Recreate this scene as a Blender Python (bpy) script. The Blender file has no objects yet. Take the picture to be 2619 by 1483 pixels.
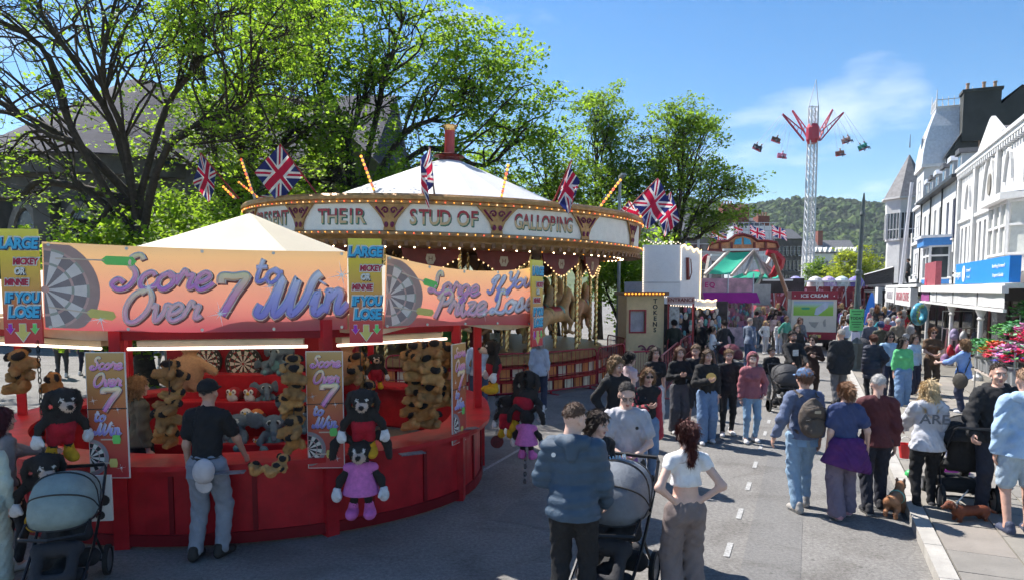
import bpy, bmesh, math, random
import numpy as np
from mathutils import Vector, Matrix, Euler
R = math.radians
random.seed(7)
np.random.seed(7)
scene = bpy.context.scene
COL = scene.collection

# ------------------------------------------------------------------ camera
FPX, CX, HOR, CAMZ, PITCH = 1746.0, 1309.5, 740.0, 2.75, R(4.5)
PY = HOR + FPX * math.tan(PITCH)          # principal row of the shifted lens
cam_data = bpy.data.cameras.new('camera')
cam = bpy.data.objects.new('camera', cam_data)
COL.objects.link(cam)
cam.location = (0, 0, CAMZ)
cam.rotation_euler = (R(90) - PITCH, 0, 0)
cam_data.sensor_width = 36.0
cam_data.lens = 36.0 * FPX / 2619.0
cam_data.shift_y = (PY - 741.5) / 2619.0
cam_data.clip_start = 0.1
cam_data.clip_end = 4000
scene.camera = cam

# ------------------------------------------------------------------ sky, sun, exposure
SUN_EL, SUN_AZ = R(52), R(-46)            # azimuth from +Y, negative = left
world = bpy.data.worlds.new('World'); scene.world = world; world.use_nodes = True
wn = world.node_tree; wn.nodes.clear()
w_out = wn.nodes.new('ShaderNodeOutputWorld'); w_bg = wn.nodes.new('ShaderNodeBackground')
sky = wn.nodes.new('ShaderNodeTexSky'); sky.sky_type = 'NISHITA'; sky.sun_disc = False
sky.sun_elevation = SUN_EL; sky.sun_rotation = SUN_AZ
sky.air_density = 1.0; sky.dust_density = 0.15; sky.ozone_density = 2.6; sky.altitude = 20
tc = wn.nodes.new('ShaderNodeTexCoord')
wsx = wn.nodes.new('ShaderNodeSeparateXYZ'); wcb = wn.nodes.new('ShaderNodeCombineXYZ'); wad = wn.nodes.new('ShaderNodeMath'); wad.inputs[1].default_value = 0.16
wn.links.new(tc.outputs['Generated'], wsx.inputs[0]); wn.links.new(wsx.outputs['Z'], wad.inputs[0])
for _a in 'XY':                                # a flat layer of fair weather cloud seen in perspective
    _d = wn.nodes.new('ShaderNodeMath'); _d.operation = 'DIVIDE'; wn.links.new(wsx.outputs[_a], _d.inputs[0]); wn.links.new(wad.outputs[0], _d.inputs[1]); wn.links.new(_d.outputs[0], wcb.inputs[_a])
wmap = wn.nodes.new('ShaderNodeMapping')
wno = wn.nodes.new('ShaderNodeTexNoise'); wno.inputs['Scale'].default_value = 1.5
wno.inputs['Detail'].default_value = 7; wno.inputs['Roughness'].default_value = 0.52
wmap.inputs['Location'].default_value = (51.617, 13.931, 0.2)
wrp = wn.nodes.new('ShaderNodeValToRGB')
wrp.color_ramp.elements[0].position = 0.56; wrp.color_ramp.elements[0].color = (0, 0, 0, 1)
wrp.color_ramp.elements[1].position = 0.80; wrp.color_ramp.elements[1].color = (0.55, 0.55, 0.55, 1)
wmx = wn.nodes.new('ShaderNodeMixRGB'); wmx.inputs['Color2'].default_value = (9.2, 9.4, 9.8, 1)
wn.links.new(wcb.outputs[0], wmap.inputs['Vector'])
wn.links.new(wmap.outputs['Vector'], wno.inputs['Vector'])
wn.links.new(wno.outputs['Fac'], wrp.inputs['Fac'])
wn.links.new(wrp.outputs['Color'], wmx.inputs['Fac'])
whs = wn.nodes.new('ShaderNodeHueSaturation'); whs.inputs['Saturation'].default_value = 1.25
wn.links.new(sky.outputs['Color'], whs.inputs['Color']); wn.links.new(whs.outputs['Color'], wmx.inputs['Color1'])
wn.links.new(wmx.outputs['Color'], w_bg.inputs['Color'])
w_bg.inputs['Strength'].default_value = 0.083
wn.links.new(w_bg.outputs['Background'], w_out.inputs['Surface'])
sd = bpy.data.lights.new('sun', 'SUN'); sun = bpy.data.objects.new('sun', sd); COL.objects.link(sun)
sd.energy = 4.6; sd.angle = R(0.53); sd.color = (1.0, 0.955, 0.89)
_sv = Vector((math.sin(SUN_AZ) * math.cos(SUN_EL), math.cos(SUN_AZ) * math.cos(SUN_EL), math.sin(SUN_EL)))
sun.rotation_euler = _sv.to_track_quat('Z', 'Y').to_euler()
vs = scene.view_settings
vs.view_transform = 'Standard'; vs.look = 'None'; vs.exposure = 1.1; vs.gamma = 1.0
vs.use_curve_mapping = False
scene.render.engine = 'CYCLES'
cy = scene.cycles
cy.max_bounces = 6; cy.diffuse_bounces = 4; cy.glossy_bounces = 3; cy.transmission_bounces = 4
cy.transparent_max_bounces = 6; cy.use_denoising = True
cy.sample_clamp_indirect = 6.0; cy.use_adaptive_sampling = True; cy.adaptive_threshold = 0.035; cy.adaptive_min_samples = 20

# ------------------------------------------------------------------ picture <-> place
K = 2619.0 / 2571.0                        # working sheet of the photo was 2571 wide
_c, _s = math.cos(PITCH), math.sin(PITCH)
def ray(u, v):
    a, b = (u * K - CX) / FPX, (PY - v * K) / FPX
    return Vector((a, _c + b * _s, b * _c - _s))
def gnd(u, v, z=0.0):
    r = ray(u, v); k = (z - CAMZ) / r.z
    return Vector((r.x * k, r.y * k, z))
def at(u, v, Y):
    r = ray(u, v); k = Y / r.y
    return Vector((r.x * k, Y, CAMZ + r.z * k))

# ------------------------------------------------------------------ materials
_mats = {}
def mat(name, col, rough=0.6, metal=0.0, var=0.10, scale=6.0, bump=0.0, bscale=60.0, emit=0.0, alpha=1.0, spec=0.4, trans=0.0, col2=None, coat=0.0, crease=False):
    if name in _mats: return _mats[name]
    m = bpy.data.materials.new(name); m.use_nodes = True
    nt = m.node_tree; b = nt.nodes['Principled BSDF']
    c = tuple(col) + (1.0,)
    b.inputs['Roughness'].default_value = rough; b.inputs['Metallic'].default_value = metal
    b.inputs['Specular IOR Level'].default_value = spec
    b.inputs['Coat Weight'].default_value = coat
    b.inputs['Base Color'].default_value = c
    if trans: b.inputs['Transmission Weight'].default_value = trans
    if alpha < 1: b.inputs['Alpha'].default_value = alpha
    t = nt.nodes.new('ShaderNodeTexCoord')
    if var > 0 or col2:
        n = nt.nodes.new('ShaderNodeTexNoise'); n.inputs['Scale'].default_value = scale
        n.inputs['Detail'].default_value = 5; n.inputs['Roughness'].default_value = 0.6
        rp = nt.nodes.new('ShaderNodeValToRGB')
        rp.color_ramp.elements[0].position = 0.3; rp.color_ramp.elements[1].position = 0.7
        lo = tuple(max(0, x * (1 - var)) for x in col); hi = tuple(min(1, x * (1 + var)) for x in (col2 or col))
        rp.color_ramp.elements[0].color = lo + (1,); rp.color_ramp.elements[1].color = hi + (1,)
        nt.links.new(t.outputs['Object'], n.inputs['Vector']); nt.links.new(n.outputs['Fac'], rp.inputs['Fac'])
        nt.links.new(rp.outputs['Color'], b.inputs['Base Color'])
    if bump > 0 and crease:
        n2 = nt.nodes.new('ShaderNodeTexNoise'); n2.inputs['Scale'].default_value = bscale; n3 = nt.nodes.new('ShaderNodeTexNoise'); n3.inputs['Scale'].default_value = 11; n3.inputs['Detail'].default_value = 2; n3.inputs['Distortion'].default_value = 1.2
        b1 = nt.nodes.new('ShaderNodeBump'); b1.inputs['Strength'].default_value = bump; b1.inputs['Distance'].default_value = .02; b2 = nt.nodes.new('ShaderNodeBump'); b2.inputs['Strength'].default_value = .28; b2.inputs['Distance'].default_value = .035
        for n_, b_ in ((n2, b1), (n3, b2)): nt.links.new(t.outputs['Object'], n_.inputs['Vector']); nt.links.new(n_.outputs['Fac'], b_.inputs['Height'])
        nt.links.new(b2.outputs['Normal'], b1.inputs['Normal']); nt.links.new(b1.outputs['Normal'], b.inputs['Normal'])
    elif bump > 0:
        n2 = nt.nodes.new('ShaderNodeTexNoise'); n2.inputs['Scale'].default_value = bscale; n2.inputs['Detail'].default_value = 3
        bp = nt.nodes.new('ShaderNodeBump'); bp.inputs['Strength'].default_value = bump; bp.inputs['Distance'].default_value = 0.02
        nt.links.new(t.outputs['Object'], n2.inputs['Vector']); nt.links.new(n2.outputs['Fac'], bp.inputs['Height'])
        nt.links.new(bp.outputs['Normal'], b.inputs['Normal'])
    if emit > 0:
        b.inputs['Emission Color'].default_value = c; b.inputs['Emission Strength'].default_value = emit
    _mats[name] = m
    return m

def mat_ramp(name, stops, axis='Z', lo=0.0, hi=1.0, rough=0.5, src='Generated', var=0.0, trans=0.0):
    """colour print that runs along one axis of the object"""
    if name in _mats: return _mats[name]
    m = bpy.data.materials.new(name); m.use_nodes = True
    nt = m.node_tree; b = nt.nodes['Principled BSDF']; b.inputs['Roughness'].default_value = rough
    t = nt.nodes.new('ShaderNodeTexCoord'); sx = nt.nodes.new('ShaderNodeSeparateXYZ')
    mr = nt.nodes.new('ShaderNodeMapRange'); mr.inputs['From Min'].default_value = lo; mr.inputs['From Max'].default_value = hi
    rp = nt.nodes.new('ShaderNodeValToRGB')
    while len(rp.color_ramp.elements) < len(stops): rp.color_ramp.elements.new(0.5)
    for e, (p, c) in zip(rp.color_ramp.elements, stops): e.position = p; e.color = tuple(c) + (1,)
    nt.links.new(t.outputs[src], sx.inputs[0]); nt.links.new(sx.outputs[axis], mr.inputs['Value'])
    nt.links.new(mr.outputs[0], rp.inputs['Fac']); nt.links.new(rp.outputs['Color'], b.inputs['Base Color'])
    if trans:
        tr = nt.nodes.new('ShaderNodeBsdfTranslucent'); mx = nt.nodes.new('ShaderNodeMixShader'); mx.inputs[0].default_value = trans
        nt.links.new(rp.outputs['Color'], tr.inputs['Color']); nt.links.new(b.outputs[0], mx.inputs[1]); nt.links.new(tr.outputs[0], mx.inputs[2])
        nt.links.new(mx.outputs[0], nt.nodes['Material Output'].inputs['Surface'])
    _mats[name] = m
    return m

def mat_thin(name, col, trans=0.4, rough=0.6, var=0.08, scale=3.0, rgh2=None):
    """cloth or leaf that lets light through"""
    if name in _mats: return _mats[name]
    m = mat(name, col, rough, var=var, scale=scale)
    nt = m.node_tree; b = nt.nodes['Principled BSDF']
    tr = nt.nodes.new('ShaderNodeBsdfTranslucent'); mx = nt.nodes.new('ShaderNodeMixShader'); mx.inputs[0].default_value = trans
    src = b.inputs['Base Color'].links[0].from_socket if b.inputs['Base Color'].links else None
    if src: nt.links.new(src, tr.inputs['Color'])
    else: tr.inputs['Color'].default_value = tuple(col) + (1,)
    nt.links.new(b.outputs[0], mx.inputs[1]); nt.links.new(tr.outputs[0], mx.inputs[2])
    nt.links.new(mx.outputs[0], nt.nodes['Material Output'].inputs['Surface'])
    return m

PAINTED = set()
def mat_paint(name, base, rough=0.75, var=0.08, scale=12.0, bump=0.0, bscale=150.0, crease=False, col2=None):
    """base colour with printed/pigmented areas stored as the 'paint' attribute (rgb, a = cover)"""
    if name in _mats: return _mats[name]
    m = mat(name, base, rough, var=max(var, 0.01), scale=scale, bump=bump, bscale=bscale, crease=crease, col2=col2)
    nt = m.node_tree; b = nt.nodes['Principled BSDF']
    src = b.inputs['Base Color'].links[0].from_socket
    PAINTED.add(m.name)
    at_ = nt.nodes.new('ShaderNodeAttribute'); at_.attribute_name = 'paint'
    mx = nt.nodes.new('ShaderNodeMixRGB')
    nt.links.new(at_.outputs['Alpha'], mx.inputs['Fac']); nt.links.new(src, mx.inputs['Color1']); nt.links.new(at_.outputs['Color'], mx.inputs['Color2'])
    nt.links.new(mx.outputs[0], b.inputs['Base Color'])
    return m

def glow(name, col, power):
    if name in _mats: return _mats[name]
    m = mat(name, col, 0.4, var=0); b = m.node_tree.nodes['Principled BSDF']
    b.inputs['Emission Color'].default_value = tuple(col) + (1,); b.inputs['Emission Strength'].default_value = power
    return m

# ------------------------------------------------------------------ objects
def tag(o, label=None, cat=None, group=None, kind=None):
    if label: o['label'] = label
    if cat: o['category'] = cat
    if group: o['group'] = group
    if kind: o['kind'] = kind
    return o
def thing(name, label, cat, loc=(0, 0, 0), rotz=0.0, group=None, rot=None, scale=None):
    o = bpy.data.objects.new(name, None); COL.objects.link(o); o.empty_display_size = 0.2
    o.location = loc; o.rotation_euler = rot if rot else (0, 0, rotz)
    if scale: o.scale = (scale,) * 3
    return tag(o, label, cat, group)
def link(name, me, parent=None, loc=(0, 0, 0), rot=(0, 0, 0), scale=(1, 1, 1), mats=None):
    o = bpy.data.objects.new(name, me); COL.objects.link(o)
    if parent: o.parent = parent
    o.location = loc; o.rotation_euler = rot; o.scale = scale if hasattr(scale, '__len__') else (scale,) * 3
    if mats:
        if not len(me.materials):
            for m in mats: me.materials.append(None)
        for i, m in enumerate(mats):
            o.material_slots[i].link = 'OBJECT'; o.material_slots[i].material = m
    return o
def copy_tree(o, parent=None):
    c = o.copy(); COL.objects.link(c); c.parent = parent
    for ch in o.children: copy_tree(ch, c)
    return c

class MB:
    def __init__(s): s.v = []; s.f = []; s.mi = []; s.cur = 0
    def add(s, vs_, fs):
        b = len(s.v); s.v += [tuple(p) for p in vs_]
        for f in fs: s.f.append(tuple(i + b for i in f)); s.mi.append(s.cur)
    def box(s, c, d, rz=0.0, rx=0.0, ry=0.0, M=None):
        x, y, z = d[0] / 2, d[1] / 2, d[2] / 2
        P = [Vector(p) for p in ((-x, -y, -z), (x, -y, -z), (x, y, -z), (-x, y, -z), (-x, -y, z), (x, -y, z), (x, y, z), (-x, y, z))]
        m = M if M else Euler((rx, ry, rz)).to_matrix()
        c = Vector(c)
        s.add([m @ p + c for p in P], [(0, 3, 2, 1), (4, 5, 6, 7), (0, 1, 5, 4), (1, 2, 6, 5), (2, 3, 7, 6), (3, 0, 4, 7)])
        return s
    def span(s, a, b): # box from two corners
        a, b = Vector(a), Vector(b); return s.box((a + b) / 2, [abs(x) for x in (b - a)])
    def bar(s, a, b, w, h=None): # rectangular bar from a to b
        a, b = Vector(a), Vector(b); d = b - a; h = h or w
        q = d.to_track_quat('Z', 'Y').to_matrix()
        return s.box((a + b) / 2, (w, h, d.length), M=q)
    def tube(s, a, b, r0, r1=None, n=8, caps=True):
        a, b = Vector(a), Vector(b); r1 = r0 if r1 is None else r1
        q = (b - a).to_track_quat('Z', 'Y').to_matrix()
        vs_ = []
        for c, r in ((a, r0), (b, r1)):
            for i in range(n):
                t = 2 * math.pi * i / n; vs_.append(q @ Vector((math.cos(t) * r, math.sin(t) * r, 0)) + c)
        fs = [(i, (i + 1) % n, n + (i + 1) % n, n + i) for i in range(n)]
        if caps: fs += [tuple(range(n - 1, -1, -1)), tuple(range(n, 2 * n))]
        s.add(vs_, fs); return s
    def path(s, pts, r, n=6, closed=False, flat=None, nrm=None):
        """sweep; r a number or list. flat=(w,t) with nrm gives a ribbon with oval section"""
        P = [Vector(p) for p in pts]; N = len(P)
        vs_ = []; up = Vector(nrm) if nrm is not None else None
        prev = None
        for i, p in enumerate(P):
            if closed: d = P[(i + 1) % N] - P[i - 1]
            else: d = P[min(i + 1, N - 1)] - P[max(i - 1, 0)]
            if d.length < 1e-9: d = Vector((0, 0, 1))
            d.normalize()
            if up is not None: e2 = (up - d * up.dot(d)).normalized()
            else:
                ref = prev if prev is not None else (Vector((0, 0, 1)) if abs(d.z) < 0.9 else Vector((1, 0, 0)))
                e2 = (ref - d * ref.dot(d))
                e2 = e2.normalized() if e2.length > 1e-6 else d.orthogonal().normalized()
                prev = e2
            e1 = d.cross(e2)
            rr = r[i] if hasattr(r, '__len__') else r
            for k in range(n):
                t = 2 * math.pi * k / n
                if flat: o = e1 * (math.cos(t) * flat[0]) + e2 * (math.sin(t) * flat[1])
                else: o = e1 * (math.cos(t) * rr) + e2 * (math.sin(t) * rr)
                vs_.append(p + o)
        fs = []
        M_ = N if closed else N - 1
        for i in range(M_):
            j = (i + 1) % N
            for k in range(n): fs.append((i * n + k, i * n + (k + 1) % n, j * n + (k + 1) % n, j * n + k))
        if not closed: fs += [tuple(range(n - 1, -1, -1)), tuple((N - 1) * n + k for k in range(n))]
        s.add(vs_, fs); return s
    def lathe(s, prof, n=16, c=(0, 0, 0), a0=0.0, a1=2 * math.pi, caps=True):
        full = abs(a1 - a0 - 2 * math.pi) < 1e-6
        k = n if full else n + 1; c = Vector(c); vs_ = []
        for r, z in prof:
            for i in range(k):
                t = a0 + (a1 - a0) * i / n; vs_.append(c + Vector((math.cos(t) * r, math.sin(t) * r, z)))
        fs = []
        for j in range(len(prof) - 1):
            for i in range(n): fs.append((j * k + i, j * k + (i + 1) % k, (j + 1) * k + (i + 1) % k, (j + 1) * k + i))
        if full and caps:
            if prof[0][0] > 1e-6: fs.append(tuple(range(k - 1, -1, -1)))
            if prof[-1][0] > 1e-6: fs.append(tuple((len(prof) - 1) * k + i for i in range(k)))
        s.add(vs_, fs); return s
    def prism(s, poly, z0, z1): # plan polygon (ccw) extruded up
        n = len(poly)
        s.add([(x, y, z0) for x, y in poly] + [(x, y, z1) for x, y in poly],
              [tuple(range(n - 1, -1, -1)), tuple(range(n, 2 * n))] + [(i, (i + 1) % n, n + (i + 1) % n, n + i) for i in range(n)]); return s
    def slab(s, poly, y0, y1): # polygon in x,z extruded along y
        n = len(poly)
        s.add([(x, y0, z) for x, z in poly] + [(x, y1, z) for x, z in poly],
              [tuple(range(n)), tuple(range(2 * n - 1, n - 1, -1))] + [((i + 1) % n, i, n + i, n + (i + 1) % n) for i in range(n)]); return s
    def grid(s, fn, nu, nv, two=None):
        vs_ = [fn(i / nu, j / nv) for j in range(nv + 1) for i in range(nu + 1)]
        s.add(vs_, [(j * (nu + 1) + i, j * (nu + 1) + i + 1, (j + 1) * (nu + 1) + i + 1, (j + 1) * (nu + 1) + i) for j in range(nv) for i in range(nu)]); return s
    def ball(s, c, r, n=8, m=5, sc=(1, 1, 1)):
        c = Vector(c)
        prof = [(r * math.sin(math.pi * i / m), -r * math.cos(math.pi * i / m)) for i in range(m + 1)]
        k0 = len(s.v); s.lathe(prof, n)
        for i in range(k0, len(s.v)):
            p = s.v[i]; s.v[i] = (p[0] * sc[0] + c.x, p[1] * sc[1] + c.y, p[2] * sc[2] + c.z)
        return s
    def mesh(s, name='mesh', smooth=False):
        me = bpy.data.meshes.new(name); me.from_pydata(s.v, [], s.f)
        if any(s.mi): me.polygons.foreach_set('material_index', s.mi)
        if smooth: me.polygons.foreach_set('use_smooth', [True] * len(me.polygons))
        me.update(); return me
    def build(s, name, m, parent=None, loc=(0, 0, 0), rot=(0, 0, 0), smooth=False, bevel=0.0):
        me = s.mesh(name, smooth)
        if bevel:
            bm = bmesh.new(); bm.from_mesh(me)
            bmesh.ops.bevel(bm, geom=bm.edges[:], offset=bevel, segments=1, affect='EDGES', clamp_overlap=True)
            bm.to_mesh(me); bm.free()
        for x in (m if isinstance(m, (list, tuple)) else [m]):
            me.materials.append(x)
            if x.name in PAINTED and 'paint' not in me.color_attributes:
                at_ = me.color_attributes.new('paint', 'FLOAT_COLOR', 'POINT'); at_.data.foreach_set('color', np.zeros(len(me.vertices) * 4, np.float32))
        o = bpy.data.objects.new(name, me); COL.objects.link(o)
        if parent: o.parent = parent
        o.location = loc; o.rotation_euler = rot
        return o

def catmull(P, k=6):
    P = [Vector(p) for p in P]; out = []
    for i in range(len(P) - 1):
        a, b, c, d = P[max(i - 1, 0)], P[i], P[i + 1], P[min(i + 2, len(P) - 1)]
        for j in range(k):
            t = j / k
            out.append(0.5 * ((2 * b) + (c - a) * t + (2 * a - 5 * b + 4 * c - d) * t * t + (3 * b - a - 3 * c + d) * t ** 3))
    out.append(P[-1]); return out

def text(s, size, m, parent, loc, rot=(R(90), 0, 0), name='lettering', ext=0.004, bold=0.0, shear=0.0, align='CENTER', sx=1.0, space=1.0):
    cu = bpy.data.curves.new(name, 'FONT'); cu.body = s; cu.size = size; cu.extrude = ext; cu.offset = bold; cu.shear = shear
    cu.align_x = align; cu.align_y = 'CENTER'; cu.space_character = space; cu.resolution_u = 3
    tmp = bpy.data.objects.new(name, cu); COL.objects.link(tmp)
    me = bpy.data.meshes.new_from_object(tmp); COL.objects.unlink(tmp); bpy.data.objects.remove(tmp); bpy.data.curves.remove(cu)
    me.materials.clear(); me.materials.append(m)
    o = bpy.data.objects.new(name, me); COL.objects.link(o)
    if parent: o.parent = parent
    o.location = loc; o.rotation_euler = rot; o.scale = (sx, 1, 1)
    return o

# ------------------------------------------------------------------ distance-field modeller (bodies, cloth, plush, animals)
class Field:
    """blend of tapered capsules and ovals; meshed by surface nets"""
    def __init__(s, k=0.03): s.p = []; s.k = k; s.cuts = []; s.wr = None
    def cap(s, a, b, r0, r1=None, col=None, fy=1.0, k=None):
        s.p.append(('c', np.array(a, float), np.array(b, float), r0, r0 if r1 is None else r1, col, fy, k)); return s
    def oval(s, c, r, col=None, rot=None, k=None):
        m = None if rot is None else np.array(Euler(rot).to_matrix().transposed())
        s.p.append(('e', np.array(c, float), np.array(r, float), m, None, col, 1.0, k)); return s
    def chain(s, pts, rs, col=None, k=None):
        for i in range(len(pts) - 1): s.cap(pts[i], pts[i + 1], rs[i], rs[i + 1], col, 1.0, k)
        return s
    def cut(s, p, n): s.cuts.append((np.array(p, float), np.array(n, float))); return s   # keep the side n points away from
    def one(s, q, P):
        if q[0] == 'c':
            a, b, r0, r1, fy = q[1], q[2], q[3], q[4], q[6]
            pa = P - a; ba = b - a
            t = np.clip((pa @ ba) / max(ba @ ba, 1e-9), 0, 1).astype(np.float32)
            d = pa - t[..., None] * ba.astype(np.float32)
            if fy != 1.0: d = d / np.array((1, fy, 1), np.float32)
            return np.sqrt((d * d).sum(-1)) - (r0 + (r1 - r0) * t)
        c, r, m = q[1], q[2], q[3]
        d = P - c.astype(np.float32)
        if m is not None: d = d @ m.T.astype(np.float32)
        e = d / r.astype(np.float32); l = np.sqrt((e * e).sum(-1)); g = np.sqrt(((e / r.astype(np.float32)) ** 2).sum(-1))
        return l * (l - 1.0) / np.maximum(g, 1e-6)
    def bounds(s, pad):
        lo, hi = np.full(3, 1e9), np.full(3, -1e9)
        for q in s.p:
            if q[0] == 'c':
                r = max(q[3], q[4]) * max(1.0, q[6])
                for e in (q[1], q[2]): lo = np.minimum(lo, e - r); hi = np.maximum(hi, e + r)
            else:
                r = q[2] if q[3] is None else np.full(3, q[2].max())
                lo = np.minimum(lo, q[1] - r); hi = np.maximum(hi, q[1] + r)
        return lo - pad, hi + pad
    def solve(s, h):
        """-> verts, faces, paint"""
        lo, hi = s.bounds(2.2 * h + s.k * 0.5)
        n = np.ceil((hi - lo) / h).astype(int) + 1
        ax = [(lo[i] + h * np.arange(n[i])).astype(np.float32) for i in range(3)]
        P = np.stack(np.meshgrid(*ax, indexing='ij'), -1)
        D = np.full(tuple(n), 0.5, np.float32)
        for q in s.p:
            k = q[7] or s.k; pad = k + 4 * h
            if q[0] == 'c':
                r = max(q[3], q[4]) * max(1.0, q[6]) + pad; l0, h0 = np.minimum(q[1], q[2]) - r, np.maximum(q[1], q[2]) + r
            else:
                r = (q[2] if q[3] is None else np.full(3, q[2].max())) + pad; l0, h0 = q[1] - r, q[1] + r
            i0 = np.clip(np.floor((l0 - lo) / h).astype(int), 0, n); i1 = np.clip(np.ceil((h0 - lo) / h).astype(int) + 1, 0, n)
            if (i1 <= i0).any(): continue
            sl = tuple(slice(a_, b_) for a_, b_ in zip(i0, i1))
            d = s.one(q, P[sl]); Ds = D[sl]
            hh = np.clip(0.5 + 0.5 * (Ds - d) / k, 0, 1)
            D[sl] = Ds + (d - Ds) * hh - k * hh * (1 - hh)
        if s.wr is not None: D = D + s.wr(P)
        for p, nn in s.cuts: D = np.maximum(D, (P - p.astype(np.float32)) @ nn.astype(np.float32))
        V, F = nets(D, ax, h)
        paint = None
        if any(q[5] is not None for q in s.p) and len(V):
            best = np.full(len(V), 1e9); paint = np.zeros((len(V), 4), np.float32)
            for q in s.p:
                d = s.one(q, V.astype(np.float32)); m = d < best
                best[m] = d[m]; paint[m] = (0, 0, 0, 0) if q[5] is None else tuple(q[5]) + (1.0,)
        return V, F, paint
    def mesh(s, h, name='field', fuzz=None):
        V, F, p = s.solve(h)
        if fuzz and len(V):                    # pile or strands: thin blades rooted in the surface
            n, L, w, down, lift = fuzz; rg = np.random.default_rng(len(V)); a, b, c = V[F[:, 0]], V[F[:, 1]], V[F[:, 2]]; fn = np.cross(b - a, c - a); fn /= np.linalg.norm(fn, axis=1)[:, None] + 1e-9
            k = rg.integers(0, len(F), n); q = rg.random((n, 1)); P = V[F[k, 0]] * q + V[F[k, 2]] * (1 - q); N = fn[k]
            D = np.array(down)[None] + rg.normal(0, .38, (n, 3)); D = D - N * (D * N).sum(1)[:, None] * (1 - lift); D += N * lift; D /= np.linalg.norm(D, axis=1)[:, None] + 1e-9
            S = np.cross(N, D); S /= np.linalg.norm(S, axis=1)[:, None] + 1e-9; l = L * rg.uniform(.5, 1.2, (n, 1)); T = P + D * l * .55 + N * L * .08
            Q = np.stack([P - S * w, P + S * w, T + S * w * .8, P + D * l], 1).reshape(-1, 3); p2 = None
            if p is not None: p = np.concatenate([p, np.repeat(p[F[k, 0]], 4, 0)])
            F = np.concatenate([F, np.arange(4 * n).reshape(n, 4) + len(V)]); V = np.concatenate([V, Q])
        return fmesh(V, F, p if p is not None else np.zeros((len(V), 4), np.float32), name)

def nets(D, ax, h):
    ins = D < 0
    nx, ny, nz = D.shape
    c = [(i, j, k) for i in (0, 1) for j in (0, 1) for k in (0, 1)]
    sl = lambda o: (slice(o[0], nx - 1 + o[0]), slice(o[1], ny - 1 + o[1]), slice(o[2], nz - 1 + o[2]))
    cnt = np.zeros((nx - 1, ny - 1, nz - 1), np.int8)
    for o in c: cnt += ins[sl(o)]
    act = (cnt > 0) & (cnt < 8)
    idx = -np.ones(act.shape, np.int64); ii = np.argwhere(act); idx[act] = np.arange(len(ii))
    if not len(ii): return np.zeros((0, 3)), np.zeros((0, 4), int)
    S = np.zeros((len(ii), 3)); W = np.zeros(len(ii))
    val = {o: D[ii[:, 0] + o[0], ii[:, 1] + o[1], ii[:, 2] + o[2]] for o in c}
    for a in c:
        for axn in range(3):
            if a[axn] == 1: continue
            b = list(a); b[axn] = 1; b = tuple(b)
            va, vb = val[a], val[b]; m = (va < 0) != (vb < 0)
            t = np.where(m, va / np.where(m, va - vb, 1), 0)
            p = np.array(a, float)[None] + np.zeros((len(ii), 3)); p[:, axn] += t
            S += p * m[:, None]; W += m
    V = (ii + S / W[:, None]) * h + np.array([a[0] for a in ax])
    F = []
    for axn in range(3):
        o1, o2 = [(1, 2), (2, 0), (0, 1)][axn]
        s0 = [slice(None)] * 3; s1 = [slice(None)] * 3
        s0[axn] = slice(0, -1); s1[axn] = slice(1, None)
        a, b = ins[tuple(s0)], ins[tuple(s1)]
        e = np.argwhere(a != b)
        if not len(e): continue
        e = e[(e[:, o1] > 0) & (e[:, o2] > 0) & (e[:, o1] < D.shape[o1] - 1) & (e[:, o2] < D.shape[o2] - 1)]
        fl = a[e[:, 0], e[:, 1], e[:, 2]]
        q = []
        for d1, d2 in ((-1, -1), (0, -1), (0, 0), (-1, 0)):
            x = e.copy(); x[:, o1] += d1; x[:, o2] += d2
            q.append(idx[x[:, 0], x[:, 1], x[:, 2]])
        q = np.stack(q, 1); q[~fl] = q[~fl][:, ::-1]
        F.append(q)
    return V, np.concatenate(F)

def fmesh(V, F, paint=None, name='field', mi=None):
    me = bpy.data.meshes.new(name)
    me.vertices.add(len(V)); me.vertices.foreach_set('co', np.asarray(V, np.float32).ravel())
    me.loops.add(len(F) * 4); me.loops.foreach_set('vertex_index', np.asarray(F, np.int32).ravel())
    me.polygons.add(len(F)); me.polygons.foreach_set('loop_start', np.arange(0, len(F) * 4, 4, dtype=np.int32))
    me.polygons.foreach_set('use_smooth', np.ones(len(F), bool))
    if mi is not None: me.polygons.foreach_set('material_index', np.asarray(mi, np.int32))
    me.update(calc_edges=True)
    if paint is not None:
        a = me.color_attributes.new('paint', 'FLOAT_COLOR', 'POINT'); a.data.foreach_set('color', paint.astype(np.float32).ravel())
    return me
# ================================================================== SETTING
DS, NS = Vector((.3995, .9167, 0)), Vector((.9167, -.3995, 0))      # along the street, across it (to the right)
SROT = math.atan2(-.9167, -.3995)                                   # local -y looks at the street, local -x runs away from us
def street(s, t, z=0.0): return DS * s + NS * t + Vector((0, 0, z))

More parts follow.
